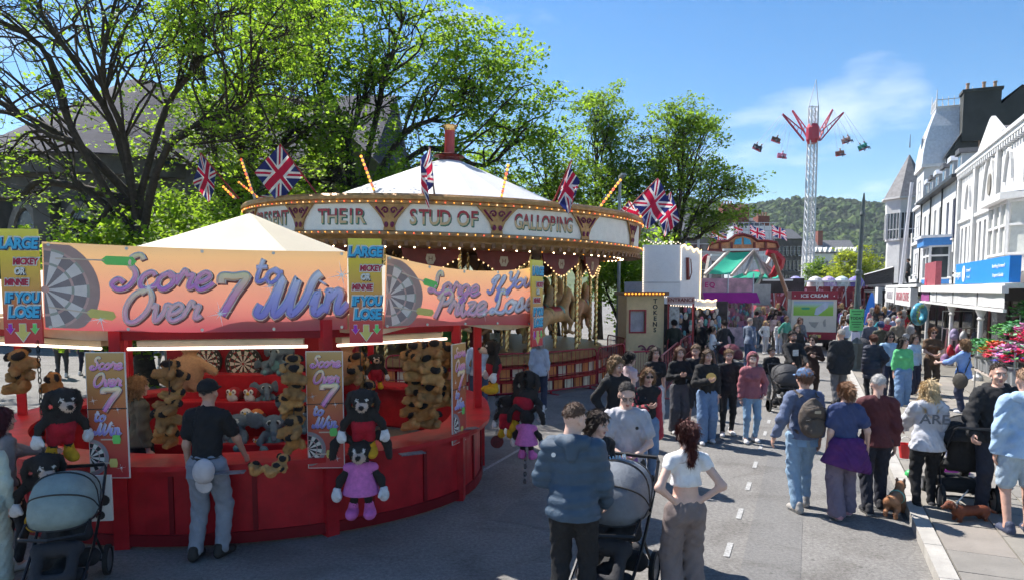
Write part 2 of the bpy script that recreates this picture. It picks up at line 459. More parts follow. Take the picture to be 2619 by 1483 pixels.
def asphalt(name, c0, c1, speck):
    m = mat(name, c0, 0.92, var=0.0, bump=0.5, bscale=220, spec=0.25)
    nt = m.node_tree; b = nt.nodes['Principled BSDF']; t = nt.nodes.new('ShaderNodeTexCoord')
    n1 = nt.nodes.new('ShaderNodeTexNoise'); n1.inputs['Scale'].default_value = 0.45; n1.inputs['Detail'].default_value = 8; n1.inputs['Roughness'].default_value = .65
    n2 = nt.nodes.new('ShaderNodeTexNoise'); n2.inputs['Scale'].default_value = 24; n2.inputs['Detail'].default_value = 4; n2.inputs['Roughness'].default_value = .85
    r1 = nt.nodes.new('ShaderNodeValToRGB'); r1.color_ramp.elements[0].position = .3; r1.color_ramp.elements[1].position = .72
    r1.color_ramp.elements[0].color = tuple(c0) + (1,); r1.color_ramp.elements[1].color = tuple(c1) + (1,)
    r2 = nt.nodes.new('ShaderNodeValToRGB'); r2.color_ramp.elements[0].position = .36; r2.color_ramp.elements[1].position = .66
    r2.color_ramp.elements[0].color = (1 - speck,) * 3 + (1,); r2.color_ramp.elements[1].color = (1 + speck,) * 3 + (1,)
    mx = nt.nodes.new('ShaderNodeMixRGB'); mx.blend_type = 'MULTIPLY'; mx.inputs[0].default_value = 1
    for n in (n1, n2): nt.links.new(t.outputs['Object'], n.inputs['Vector'])
    nt.links.new(n1.outputs[0], r1.inputs[0]); nt.links.new(n2.outputs[0], r2.inputs[0])
    nt.links.new(r1.outputs[0], mx.inputs[1]); nt.links.new(r2.outputs[0], mx.inputs[2])
    vo = nt.nodes.new('ShaderNodeTexVoronoi'); vo.inputs['Scale'].default_value = 2.6; r3 = nt.nodes.new('ShaderNodeValToRGB'); r3.color_ramp.elements[0].position = .035; r3.color_ramp.elements[1].position = .075
    r3.color_ramp.elements[0].color = (.62, .62, .62, 1); r3.color_ramp.elements[1].color = (1, 1, 1, 1)          # gum and oil spots
    n4 = nt.nodes.new('ShaderNodeTexNoise'); n4.inputs['Scale'].default_value = 1.3; n4.inputs['Detail'].default_value = 9; n4.inputs['Distortion'].default_value = .8; r4 = nt.nodes.new('ShaderNodeValToRGB')
    r4.color_ramp.elements[0].position = .34; r4.color_ramp.elements[1].position = .5; r4.color_ramp.elements[0].color = (.80, .79, .78, 1); r4.color_ramp.elements[1].color = (1, 1, 1, 1)
    cur = mx.outputs[0]
    for tx_, rp_ in ((vo.outputs['Distance'], r3), (n4.outputs[0], r4)):
        m2 = nt.nodes.new('ShaderNodeMixRGB'); m2.blend_type = 'MULTIPLY'; m2.inputs[0].default_value = 1; nt.links.new(tx_, rp_.inputs[0]); nt.links.new(cur, m2.inputs[1]); nt.links.new(rp_.outputs[0], m2.inputs[2]); cur = m2.outputs[0]
    for n in (vo, n4): nt.links.new(t.outputs['Object'], n.inputs['Vector'])
    nt.links.new(cur, b.inputs['Base Color'])
    return m
M_ROAD = asphalt('asphalt_worn', (.168, .161, .153), (.240, .229, .215), .32)
M_TAR = asphalt('asphalt_tar', (.11, .11, .11), (.15, .148, .145), .25)
M_BAND = asphalt('asphalt_relaid', (.158, .154, .15), (.20, .194, .187), .22)
M_EARTH = mat('earth_and_grass', (.09, .12, .045), .95, var=.3, scale=.15)
M_SLAB = [mat('paving_%d' % i, c, .85, var=.12, scale=3.0, bump=.25, bscale=40) for i, c in enumerate(((.225, .207, .18), (.255, .233, .20), (.203, .188, .168), (.238, .212, .186)))]
M_KERB = mat('kerb_stone', (.36, .34, .31), .85, var=.15, scale=5, bump=.3, bscale=50)
M_LINE = mat('road_paint', (.46, .46, .45), .85, var=.05, scale=24, col2=(.20, .195, .19))

MB().grid(lambda a, b: ((a - .5) * 5200, -300 + b * 3600, -0.02), 2, 2).build('ground', M_EARTH)['kind'] = 'structure'
def strip(name, s0, s1, t0, t1, z, m, n=1):
    mb = MB(); mb.grid(lambda a, b: street(s0 + (s1 - s0) * b, t0 + (t1 - t0) * a, z), n, 4); o = mb.build(name, m); o['kind'] = 'structure'; return o
ROAD = strip('road', -30, 420, -46, 1.2, 0.0, M_ROAD)
strip('road_patch', -10, 60, -.55, .0, 0.004, M_BAND)
for i in range(26):                                  # broken white line
    s = 4.6 + i * 1.28
    mb = MB(); mb.grid(lambda a, b: street(s + .42 * b, -.74 + .06 * a, 0.008), 1, 1)
    mb.build('line_dash', M_LINE, ROAD)
mb = MB()
_l0, _l1 = gnd(1150, 1212, .008), gnd(1330, 1110, .008)
mb.grid(lambda a, b: _l0.lerp(_l1, b) + Vector((.07 * a, 0, 0)), 1, 8); mb.build('bay_line', M_LINE, ROAD)
for i, (s, t, w, l) in enumerate(((7.2, -3.4, 1.5, .9), (12.5, -2.2, .8, 1.8), (17, -5.5, 1.2, 2.2), (10.2, .55, .5, 1.1), (22, -1.8, 1.0, 2.5))):
    mb = MB(); mb.grid(lambda a, b: street(s + l * b + .04 * math.sin(9 * a), t + w * a + .03 * math.sin(7 * b), 0.005), 5, 5); mb.build('tar_patch', M_TAR if i % 2 else M_BAND, ROAD)
rs = random.Random(9)
for i in range(0):
    s, t = rs.uniform(6, 16), rs.uniform(-6, 1); P = [street(s, t, .0062)]
    for k in range(14): s += rs.uniform(.05, .3); t += rs.uniform(-.16, .16); P.append(street(s, t, .0062))
    MB().path(P, 0, 4, flat=(.011, .0015), nrm=(0, 0, 1)).build('tar_seam', M_TAR, ROAD)
for s, t in ((9.4, .92), (19.5, .92)):
    g = MB().box((0, 0, 0), (.42, .46, .012)).build('drain_cover', mat('cast_iron', (.07, .068, .065), .6, var=.3), ROAD, street(s, t, .004), (0, 0, math.atan2(-.3995, .9167)))
    for k in range(6): MB().box((0, 0, 0), (.36, .025, .01)).build('drain_bar', mat('iron_worn', (.16, .155, .15), .5), g, (0, -.18 + k * .072, .008))
# pavement with kerb and flags
PAV = MB()
PAV.grid(lambda a, b: street(-20 + 330 * b, 1.33 + 7.2 * a, 0.10), 1, 2)
PAV = PAV.build('pavement', mat('paving_joint', (.16, .15, .13), .9, var=.2)); PAV['kind'] = 'structure'
rs = random.Random(3)
kme = MB().box((0, 0, .055), (.165, .905, .15)).mesh('kerb'); slab_me = {}
for i in range(46):
    s = 3.0 + i * .915
    o = link('kerb_stone', kme, PAV, street(s, 1.245, 0), (0, rs.uniform(-.012, .012), math.atan2(-.3995, .9167)), mats=[M_KERB])
o = MB().box((0, 0, .055), (.165, 300, .14)).build('kerb_run', M_KERB, PAV, street(195, 1.245, 0), (0, 0, math.atan2(-.3995, .9167)))
rows = [.62, .52, .72, .62, .55, .66, .60, .70, .60, .55]
t = 1.345
n = 0
for r_, wd in enumerate(rows):
    s = 5.4 + rs.uniform(0, .5)
    while s < 24 and n < 296:
        ln = rs.choice((.6, .72, .9, .9))
        key = (round(wd, 2), ln)
        if key not in slab_me:
            slab_me[key] = MB().box((0, 0, 0), (wd - .016, ln - .016, .06)).mesh('slab')
        o = link('paving_slab', slab_me[key], PAV, street(s + ln / 2, t + wd / 2, .085 + rs.uniform(-.003, .004)), (rs.uniform(-.004, .004), rs.uniform(-.004, .004), math.atan2(-.3995, .9167)), mats=[rs.choice(M_SLAB)])
        s += ln; n += 1
    t += wd

# ------------------------------------------------------------------ wooded hills
M_HILL = mat('hill_scrub', (.055, .085, .028), .95, var=.35, scale=.02, col2=(.10, .13, .04))
def hill(x, y):
    a = 73 * math.exp(-((x - 190) / 120) ** 2) + 70 * math.exp(-((x - 355) / 115) ** 2) + 52 * math.exp(-((x - 40) / 140) ** 2) + 58 * math.exp(-((x - 560) / 200) ** 2)
    f = 1 / (1 + math.exp(-(y - 575) / 62))
    return a * f + 5 * math.sin(x * .045 + y * .02) * f - 2
mb = MB(); mb.grid(lambda a, b: (-350 + 1400 * a, 330 + 620 * b, hill(-350 + 1400 * a, 330 + 620 * b)), 70, 40)
HILL = mb.build('hills', M_HILL, smooth=True); HILL['kind'] = 'structure'
M_WOOD = [mat('woodland_%d' % i, c, .95, var=.45, scale=.35, bump=1.0, bscale=1.1, spec=.1) for i, c in enumerate(((.035, .060, .018), (.055, .090, .024), (.080, .115, .032), (.045, .062, .026)))]
rs = random.Random(5)
mb = MB()
for k in range(4000):
    x, y = rs.uniform(60, 520), rs.uniform(470, 700)
    u_ = x / y
    if u_ < .16 or u_ > .72: continue
    z = hill(x, y)
    if rs.random() < .22 and z > 50: continue
    r_ = rs.uniform(2.6, 6.2)
    b0 = len(mb.v); mb.cur = rs.choice((0, 0, 1, 1, 2, 3))
    mb.ball((0, 0, 0), r_, 8, 5, (1, 1, rs.uniform(.7, 1.05)))
    for i in range(b0, len(mb.v)):
        p = Vector(mb.v[i]) * rs.uniform(.72, 1.22); mb.v[i] = (p.x + x, p.y + y, p.z + z + r_ * .45)
WD = mb.build('hillside_woodland', M_WOOD, smooth=False); tag(WD, 'mass of green trees covering the hillside behind the town', 'woodland', kind='stuff')
# ================================================================== DART STALL
M_RED = mat('stall_red', (.42, .014, .022), .42, var=.28, scale=3.5, spec=.22, bump=.12, bscale=9)
def scuffed(m, c):
    nt = m.node_tree; b = nt.nodes['Principled BSDF']; src = b.inputs['Base Color'].links[0].from_socket; t = nt.nodes.new('ShaderNodeTexCoord'); mp = nt.nodes.new('ShaderNodeMapping'); mp.inputs['Scale'].default_value = (1, 1, .45)
    n = nt.nodes.new('ShaderNodeTexNoise'); n.inputs['Scale'].default_value = 9; n.inputs['Detail'].default_value = 9; n.inputs['Roughness'].default_value = .75; rp = nt.nodes.new('ShaderNodeValToRGB'); rp.color_ramp.elements[0].position = .58; rp.color_ramp.elements[1].position = .74; rp.color_ramp.elements[1].color = (.6, .6, .6, 1)
    mx = nt.nodes.new('ShaderNodeMixRGB'); mx.inputs[2].default_value = tuple(c) + (1,); nt.links.new(t.outputs['Object'], mp.inputs[0]); nt.links.new(mp.outputs[0], n.inputs['Vector']); nt.links.new(n.outputs[0], rp.inputs[0]); nt.links.new(rp.outputs[0], mx.inputs[0]); nt.links.new(src, mx.inputs[1]); nt.links.new(mx.outputs[0], b.inputs['Base Color'])
scuffed(M_RED, (.24, .05, .045))
M_DRED = mat('stall_dark_red', (.20, .008, .014), .5, var=.2, scale=2.5, spec=.2)
M_CANV = mat_thin('cream_canvas', (.80, .72, .55), .42, var=.06, scale=1.2)
M_CANVD = mat_thin('old_canvas', (.50, .44, .31), .3, var=.2, scale=3)
M_TUBEL = glow('fluorescent_tube', (1.0, .76, .62), 1.25)
M_STEEL = mat('zinc_steel', (.45, .45, .46), .35, metal=.8)
M_CHAIN = mat('white_chain', (.72, .68, .64), .45, var=.1)
M_BK, M_WH = mat('print_black', (.03, .028, .028), .6, var=.1), mat('print_white', (.72, .70, .66), .6, var=.05)
Q = [Vector((x, y, 0)) for x, y in ((-4.15, 7.12), (-2.05, 7.52), (-.70, 8.80), (-.52, 10.6), (-1.0, 12.4), (-2.8, 13.5), (-5.0, 13.4), (-6.8, 12.0), (-7.2, 9.9), (-6.2, 8.0))]
PI_ = 0.0
QC = sum(Q, Vector()) / len(Q)
EV = [Vector((x, y, 0)) for x, y in ((-4.9, 6.95), (-1.62, 7.62), (.30, 9.2), (.0, 11.2), (-1.2, 13.5), (-3.0, 15.0), (-6.2, 14.8), (-8.5, 12.8), (-8.9, 10.0), (-7.6, 7.6))]
st_ = thing('dart_game_stall', 'round red fairground dart stall with cream canvas roof and open counters', 'stall', (QC.x, QC.y, 0))
def L2(p): return (p[0] - QC.x, p[1] - QC.y, p[2] if len(p) > 2 else 0)
def arc(i, k=8):                          # rounded run of the counter between two posts
    P = [Q[(i + j) % 10] for j in (-1, 0, 1, 2)]; out = []
    for j in range(k + 1):
        u = j / k; p = .5 * ((2 * P[1]) + (P[2] - P[0]) * u + (2 * P[0] - 5 * P[1] + 4 * P[2] - P[3]) * u * u + (3 * P[1] - P[0] - 3 * P[2] + P[3]) * u ** 3)
        tg = .5 * ((P[2] - P[0]) + 2 * (2 * P[0] - 5 * P[1] + 4 * P[2] - P[3]) * u + 3 * (3 * P[1] - P[0] - 3 * P[2] + P[3]) * u * u); tg.normalize(); out.append((p, Vector((tg.y, -tg.x, 0))))
    return out
def bent(A, o0, o1, z0, z1):               # curved bar: outside offset o1, inside o0
    mb = MB(); n = len(A)
    for p, nn in A:
        for o, z in ((o0, z0), (o1, z0), (o1, z1), (o0, z1)): q = p + nn * o; mb.v.append(L2((q.x, q.y, z)))
    for i in range(n - 1):
        for k in range(4): mb.f.append((i * 4 + k, i * 4 + (k + 1) % 4, i * 4 + 4 + (k + 1) % 4, i * 4 + 4 + k)[::-1]); mb.mi.append(0)
    mb.f += [(0, 1, 2, 3)[::1], tuple((n - 1) * 4 + k for k in (3, 2, 1, 0))]; mb.mi += [0, 0]
    return mb
for i in range(10):
    a, b = Q[i], Q[(i + 1) % 10]; d = (b - a); w = d.length; ang = math.atan2(d.y, d.x); A = arc(i)
    e = bent(A, -.02, .02, .07, .86).build('counter_panel', M_RED, st_); bent(A, .021, .05, .03, .15).build('panel_rail', M_DRED, e); bent(A, .021, .05, .79, .865).build('panel_rail', M_RED, e)
    for q in (.33, .67): p, nn = A[int(q * 8)]; MB().box(L2((p.x + nn.x * .03, p.y + nn.y * .03, .47)), (.05, .022, .62), math.atan2(-nn.x, nn.y) + PI_).build('panel_batten', M_DRED, e)
    bent(A, -.42, .16, .865, .92).build('counter_top', M_RED, st_)
    mb = MB(); mb.span((-.075, -.075, 0), (.075, .075, .864)); mb.span((-.055, -.035, .921), (.055, .075, 2.42)); mb.build('post', M_RED, st_, L2(a), (0, 0, ang))
    mb = MB(); mb.span((-.02, .0, 2.22), (w + .02, .10, 2.40)); mb.build('beam', M_DRED, st_, L2(a), (0, 0, ang))
    if i in (9, 0, 1):
        mb = MB(); mb.span((.2, .02, 2.15), (w - .25, .16, 2.21)); o = mb.build('lamp_tray', M_CANVD, st_, L2(a), (0, 0, ang))
        MB().tube((.12, -.02, 2.13), (w - .2, -.02, 2.13), .017, n=8).build('lamp_tube', M_TUBEL, o)
# roof: canvas gores from the apex
AP = Vector((-4.25, 11.2, 3.98))
for i in range(10):
    a, b = EV[i], EV[(i + 1) % 10]
    mb = MB()
    def gore(p, q):
        s = AP.lerp(Vector((a.x, a.y, 2.48)).lerp(Vector((b.x, b.y, 2.48)), p), q); s.z -= .10 * math.sin(math.pi * q) + .05 * math.sin(math.pi * p) * q; return L2(s)
    mb.grid(gore, 6, 8); mb.build('roof_canvas', M_CANV, st_, smooth=True)
    mb = MB()
    def val(p, q):
        s = a.lerp(b, p); d = (b - a).normalized(); nn = Vector((d.y, -d.x, 0)); off = -.05 + .05 * math.sin(p * 11 + i) * q
        return L2((s.x + nn.x * off, s.y + nn.y * off, 2.50 - (.22 + .06 * math.sin(p * 7 + i * 2)) * q))
    mb.grid(val, 14, 5); mb.build('valance', M_CANVD, st_, smooth=True)
mb = MB()
for i in range(10): mb.bar(L2((AP.x, AP.y, 3.75)), L2((EV[i].x, EV[i].y, 2.36)), .05)
mb.build('roof_frame', M_STEEL, st_)
MB().tube(L2((AP.x, AP.y, 0)), L2((AP.x, AP.y, 3.96)), .06).build('centre_pole', M_STEEL, st_)
# central prize island
cx0, cx1 = -4.45, -2.35
mb = MB(); mb.span(L2((cx0 - .3, 9.35, 0)), L2((cx1 + .2, 9.55, 2.3))); mb.build('back_board', M_DRED, st_)
for j, (y0, y1, z) in enumerate(((8.25, 8.75, .86), (8.75, 9.05, 1.30), (9.05, 9.35, 1.62))):
    mb = MB(); mb.span(L2((cx0, y0, .2)), L2((cx1, y1 - .001, z))); mb.build('prize_step', M_RED, st_, bevel=.006)
mb = MB(); mb.span(L2((-4.7, 7.75, .1)), L2((-2.5, 8.0, .80))); mb.build('inner_bench', M_DRED, st_)
for u, v in ((578, 1186), (1035, 1138), (1175, 1075)):
    p = gnd(u, v, .925); MB().box((0, 0, .004), (.28, .13, .008)).build('price_plate', mat('price_plate', (.12, .13, .16), .4, var=.6, scale=40), st_, L2(p), (0, 0, .5 if u > 1000 else .2))

# ---- handwriting for the banners: monoline script, drawn as raised strokes
SCRIPT = {
 'S': (1.35, [[(1.25, 1.7), (1.0, 2.0), (.65, 1.85), (.6, 1.45), (.95, 1.1), (1.1, .65), (.85, .1), (.35, -.05), (0, .25), (.25, .55), (.6, .35)]]),
 'c': (.92, [[(.75, .8), (.5, 1.0), (.15, .75), (.1, .3), (.4, 0), (.8, .15), (1.0, .4)]]),
 'o': (1.0, [[(.5, 1.0), (.1, .7), (.1, .25), (.45, 0), (.8, .3), (.8, .75), (.5, 1.0), (.6, .78), (1.05, .8)]]),
 'r': (.92, [[(0, .3), (.2, 1.0), (.3, 1.15), (.45, .85), (.75, .9), (.7, .5), (.75, .1), (1.05, .3)]]),
 'e': (.95, [[(.1, .4), (.5, .5), (.75, .8), (.5, 1.05), (.15, .75), (.15, .25), (.45, 0), (.85, .2), (1.05, .45)]]),
 'O': (1.6, [[(.7, 1.75), (1.1, 1.95), (1.45, 1.4), (1.35, .6), (.85, 0), (.35, .05), (.1, .8), (.35, 1.6), (.9, 2.0)]]),
 'v': (.95, [[(0, .8), (.2, 1.0), (.3, .3), (.42, .0), (.75, .5), (.8, 1.0), (1.1, .9)]]),
 '7': (1.35, [[(.1, 1.55), (.05, 1.9), (.6, 1.9), (1.2, 1.92), (.85, 1.0), (.55, 0)]]),
 't': (.85, [[(.35, 1.7), (.25, .5), (.4, .05), (.75, .2), (.95, .45)], [(.0, 1.1), (.4, 1.12), (.75, 1.15)]]),
 'W': (2.1, [[(-.1, .6), (-.2, .2), (.1, .1), (.35, .7), (.55, 1.75), (.5, .7), (.65, .05), (1.05, .6), (1.25, 1.7), (1.2, .7), (1.38, .05), (1.8, .6), (2.0, 1.6), (2.25, 1.9)]]),
 'i': (.7, [[(.1, .4), (.25, 1.0), (.25, .3), (.45, .0), (.75, .35)], [(.33, 1.42), (.36, 1.5)]]),
 'n': (1.05, [[(0, .9), (.12, 1.0), (.12, .05)], [(.12, .6), (.45, 1.0), (.65, .85), (.65, .3), (.8, 0), (1.15, .4)]]),
 'L': (1.25, [[(.9, 1.6), (.7, 2.0), (.45, 1.7), (.5, .8), (.3, .15), (.0, .15), (.15, .4), (.6, .1), (1.05, .0), (1.3, .25)]]),
 'a': (1.05, [[(.75, .85), (.45, 1.0), (.1, .7), (.12, .2), (.4, 0), (.7, .35), (.78, .95), (.75, .25), (.9, 0), (1.1, .3)]]),
 'g': (1.0, [[(.75, .85), (.45, 1.0), (.1, .7), (.12, .25), (.4, .05), (.7, .4), (.78, .95), (.7, -.3), (.4, -.8), (.15, -.55), (.6, -.1), (1.05, .35)]]),
 'P': (1.2, [[(.3, -.15), (.4, .8), (.5, 1.6)], [(.1, 1.3), (.4, 1.9), (.95, 1.95), (1.2, 1.5), (.95, 1.05), (.5, .95)]]),
 'z': (.95, [[(.1, .85), (.35, 1.0), (.75, .9), (.2, .1), (.5, .1), (.85, .0), (1.05, .3)]]),
 'I': (.95, [[(.0, .4), (.3, .05), (.55, .3), (.65, 1.3), (.85, 1.95), (.5, 1.8), (.3, 1.3), (.8, 1.1)]]),
 'f': (.8, [[(.05, .4), (.5, 1.3), (.55, 1.9), (.35, 1.7), (.3, .3), (.25, -.7), (.45, -.6), (.45, .05), (.9, .35)]]),
 'Y': (1.1, [[(0, 1.7), (.2, 1.95), (.3, 1.2), (.55, .95), (.9, 1.4), (1.05, 1.95), (.85, .6), (.5, -.6), (.25, -.4), (.7, .1), (1.1, .4)]]),
 'u': (1.1, [[(0, .8), (.15, 1.0), (.15, .25), (.4, 0), (.7, .4), (.75, 1.0), (.75, .25), (.95, 0), (1.15, .3)]]),
 's': (.9, [[(.05, .2), (.45, 1.05), (.6, .6), (.65, .2), (.3, .0), (.1, .15), (.5, .05), (1.0, .35)]]),
}
M_INK = mat('ink_shadow', (.28, .11, .11), .6, var=0)
M_INKW = mat('ink_white', (.92, .88, .86), .6, var=0)
def script(word, surf, nrm, x, y, h, parent, fill, slant=.28, rise=0.0, sxx=1.0, w=.15):
    """one word of script; x,y in metres on the surface, h the x-height"""
    layers = ((w + .045, .0020, M_INK, .0015, (.07, -.07)), (w + .028, .0030, M_INKW, .003, (0, 0)), (w - .026, .0035, fill, .0055, (0, 0)))
    first = None
    for wd, th, m, off, sh in layers:
        mb = MB(); px = 0
        for chh in word:
            adv, strokes = SCRIPT[chh]
            for S_ in strokes:
                pts = []
                for p in catmull([(a, b, 0) for a, b in S_], 5):
                    lx = (px + p.x + slant * p.y + sh[0]) * h * sxx; ly = (p.y + sh[1]) * h + rise * lx
                    pts.append(surf(x + lx, y + ly, off))
                mb.path(pts, 0, 6, flat=(wd * h, th), nrm=nrm)
            px += adv
        o = mb.build('lettering', m, parent if first is None else first, smooth=True)
        if first is None: first = o
    return first
def sparkle(surf, nrm, x, y, r, parent, m=None):
    mb = MB()
    for k in range(8):
        a = k * math.pi / 4 + .2; l = r if k % 2 == 0 else r * .5
        pts = [surf(x, y, .009), surf(x + math.cos(a) * l * .5, y + math.sin(a) * l * .5, .008), surf(x + math.cos(a) * l, y + math.sin(a) * l, .007)]
        A, B, C = [Vector(p) for p in pts]; n_ = Vector(nrm).normalized(); sd_ = (C - A).cross(n_).normalized() * r * .045
        mb.add([A + sd_, A - sd_, C, A + n_ * .003], [(0, 3, 2), (3, 1, 2)])
    mb.build('sparkle', m or M_INKW, parent)
def dartface(surf, x, y, r, parent, off=.004, ang0=0.0, cols=None, clip=None, rings=True):
    """printed dart board: 20 wedges, two rings and a bull"""
    cols = cols or (M_BK, M_WH, mat('print_pink', (.62, .32, .34), .6, var=0), mat('print_green', (.30, .42, .33), .6, var=0), mat('print_rim', (.30, .26, .28), .6, var=.1))
    mb = MB()
    for k in range(20):
        for (r0, r1, ci) in ((.07, .48, k % 2), (.48, .53, 2 + k % 2), (.53, .76, k % 2), (.76, .81, 2 + k % 2), (.81, 1.0, 4)):
            mb.cur = ci; pts = []
            for rr, aa in ((r0, 0), (r1, 0), (r1, .5), (r1, 1), (r0, 1), (r0, .5)):
                a = ang0 + (k + aa) * math.pi / 10; qx, qy = x + math.cos(a) * rr * r, y + math.sin(a) * rr * r
                if clip: qx = min(max(qx, clip[0]), clip[1]); qy = min(max(qy, clip[2]), clip[3])
                pts.append(surf(qx, qy, off))
            A, B, C = Vector(pts[0]), Vector(pts[1]), Vector(pts[3])
            if (B - A).cross(C - A).length < 1e-5 and (Vector(pts[4]) - A).length < 1e-4: continue
            mb.add(pts, [(0, 1, 2, 5), (5, 2, 3, 4)])
    mb.cur = 2; pts = [surf(x + math.cos(k * math.pi / 5) * .07 * r, y + math.sin(k * math.pi / 5) * .07 * r, off + .0012) for k in range(10)]
    if not clip or (clip[0] < x < clip[1]): mb.add(pts, [tuple(range(10))])
    return mb.build('dart_board_print', cols, parent)
def dart(surf, nrm, x, y, l, parent, col, ang=0.0):
    c, s = math.cos(ang), math.sin(ang); pt = lambda a, b, o: surf(x + a * c - b * s, y + a * s + b * c, o)
    mb = MB(); mb.path([pt(0, 0, .008), pt(l * .6, 0, .008)], 0, 5, flat=(.008, .003), nrm=nrm); o = mb.build('dart_print', mat('print_tan', (.62, .50, .40), .6), parent)
    mb = MB(); mb.add([pt(l * .55, 0, .0095), pt(l * .62, -.045, .0095), pt(l * .95, -.045, .0095), pt(l, 0, .0095), pt(l * .95, .045, .0095), pt(l * .62, .045, .0095)], [(0, 1, 2, 3, 4, 5)]); mb.build('dart_flight', col, o)

G_BAN = mat_ramp('banner_print', [(0, (.64, .10, .13)), (.18, (.68, .22, .18)), (.5, (.70, .31, .20)), (.85, (.72, .43, .20)), (1, (.56, .38, .20))], 'Z', rough=.5, trans=.38)
G_PUR = mat_ramp('script_purple', [(0, (.60, .20, .62)), (.5, (.88, .40, .54)), (1, (.95, .82, .42))], 'Z')
G_PINK = mat_ramp('script_pink', [(0, (.88, .40, .58)), (.5, (.92, .54, .54)), (1, (.95, .78, .52))], 'Z')
G_BLUE = mat_ramp('script_blue', [(0, (.26, .22, .66)), (.5, (.48, .45, .80)), (1, (.92, .88, .86))], 'Z')
G_PALE = mat_ramp('script_pale', [(0, (.60, .58, .74)), (.5, (.82, .78, .80)), (1, (.93, .85, .62))], 'Z')
C_GRN, C_YEL = mat('flight_green', (.18, .62, .14), .6, var=.05), mat('flight_yellow', (.66, .56, .16), .6, var=.05)
def banner(name, label, TL, TR, BL, BR, sag, sagb):
    TL, TR, BL, BR = [Vector(p) for p in (TL, TR, BL, BR)]
    W_ = ((TR - TL).length + (BR - BL).length) / 2; H_ = ((TL - BL).length + (TR - BR).length) / 2
    ex = (TR - TL); ex.z = 0; ex.normalize(); nrm = Vector((ex.y, -ex.x, 0))
    root = thing(name, label, 'banner', (BL + BR) / 2); org = root.location.copy()
    def surf(x, y, off=0.0):
        p, q = x / W_, y / H_
        s = BL.lerp(BR, p).lerp(TL.lerp(TR, p), q)
        s.z -= sag * 4 * p * (1 - p) * q + sagb * 4 * p * (1 - p) * (1 - q)
        s = s + nrm * (off + .035 * math.sin(p * 5.1 + q * 1.4) * math.sin(math.pi * p) + .018 * math.sin(p * 17 + q * 4) * (1 - q))
        return s - org
    mb = MB(); mb.grid(lambda a, b: surf(a * W_, b * H_), 40, 14); o = mb.build('sheet', G_BAN, root, smooth=True)
    mb = MB()
    for i in range(5):
        for q in (.03, .97):
            c = Vector(surf(W_ * (.02 + .24 * i), H_ * q, .004)); mb.lathe([(.006, 0), (.017, 0), (.017, .004), (.006, .004)], 10, (0, 0, 0)); n_ = 40
            for k in range(len(mb.v) - n_, len(mb.v)): x_, y_, z_ = mb.v[k]; mb.v[k] = tuple(c + ex * x_ + Vector((0, 0, 1)) * y_ + nrm * z_)
    e = mb.build('eyelets', M_STEEL, root); e['kind'] = 'stuff'
    return root, surf, nrm, W_, H_
b1, sf, nr, W_, H_ = banner('score_banner', 'long sagging orange banner reading Score Over 7 to Win on the stall front', at(105, 607, 6.9), at(872, 632, 7.56), at(112, 826, 6.9), at(872, 826, 7.56), .02, .03)
dartface(sf, .02, H_ * .46, .50, b1, ang0=.157, clip=(.012, W_, .02, H_ - .02), cols=(mat('faded_black', (.26, .21, .21), .6), mat('faded_white', (.70, .62, .58), .6), mat('faded_pink', (.58, .36, .32), .6), mat('faded_green', (.36, .36, .30), .6), mat('faded_rim', (.42, .28, .25), .6)))
dart(sf, nr, .12, H_ * .82, .75, b1, C_GRN, .0); dart(sf, nr, .05, H_ * .26, .62, b1, C_YEL, -.12)
script('Score', sf, nr, .62, H_ * .50, .172, b1, G_PUR, rise=.01, sxx=1.06); script('Over', sf, nr, .70, H_ * .11, .165, b1, G_PINK, rise=.04, sxx=1.02)
script('7', sf, nr, 1.56, H_ * .20, .215, b1, G_PUR, w=.2); script('to', sf, nr, 1.98, H_ * .60, .15, b1, G_BLUE); script('Win', sf, nr, 2.06, H_ * .17, .235, b1, G_BLUE, rise=.05, sxx=.98, w=.19)
for x, y, r in ((.98, .52, .14), (1.66, .22, .14), (2.16, .56, .10), (2.92, .70, .17), (.52, .14, .14)): sparkle(sf, nr, x, H_ * y, r, b1)
b2, sf, nr, W_, H_ = banner('lose_banner', 'shorter sagging orange banner reading Large Prize If You Lose on the stall side', at(969, 640, 7.75), at(1337, 672, 9.12), at(962, 824, 7.75), at(1336, 816, 9.12), .10, -.02)
dartface(sf, .05, H_ * .45, .44, b2, ang0=.157, clip=(.012, W_, .02, H_ - .02), cols=(mat('faded_black', (.26, .21, .21), .6), mat('faded_white', (.70, .62, .58), .6), mat('faded_pink', (.58, .36, .32), .6), mat('faded_green', (.36, .36, .30), .6), mat('faded_rim', (.42, .28, .25), .6)))
dart(sf, nr, .2, H_ * .80, .5, b2, C_GRN, -.2); dart(sf, nr, .1, H_ * .30, .55, b2, C_YEL, -.12)
script('Large', sf, nr, .56, H_ * .56, .145, b2, G_PUR, sxx=1.0, rise=-.03); script('Prize', sf, nr, .62, H_ * .16, .175, b2, G_PINK, sxx=.98, rise=.03)
script('If', sf, nr, 1.44, H_ * .58, .13, b2, G_BLUE, sxx=1.15); script('You', sf, nr, 1.74, H_ * .66, .12, b2, G_BLUE, sxx=1.15, rise=.05); script('Lose', sf, nr, 1.50, H_ * .20, .165, b2, G_PALE, sxx=1.08, rise=.09)
for x, y, r in ((1.0, .5, .10), (1.42, .2, .12), (1.78, .52, .10), (2.18, .62, .14)): sparkle(sf, nr, x, H_ * y, r, b2)
b3, sf, nr, W_, H_ = banner('side_banner', 'end of another orange banner at the extreme left of the stall', (-7.7, 7.55, 3.2), at(-6, 612, 7.0), (-7.7, 7.55, 2.3), at(-4, 830, 7.0), .03, .02)

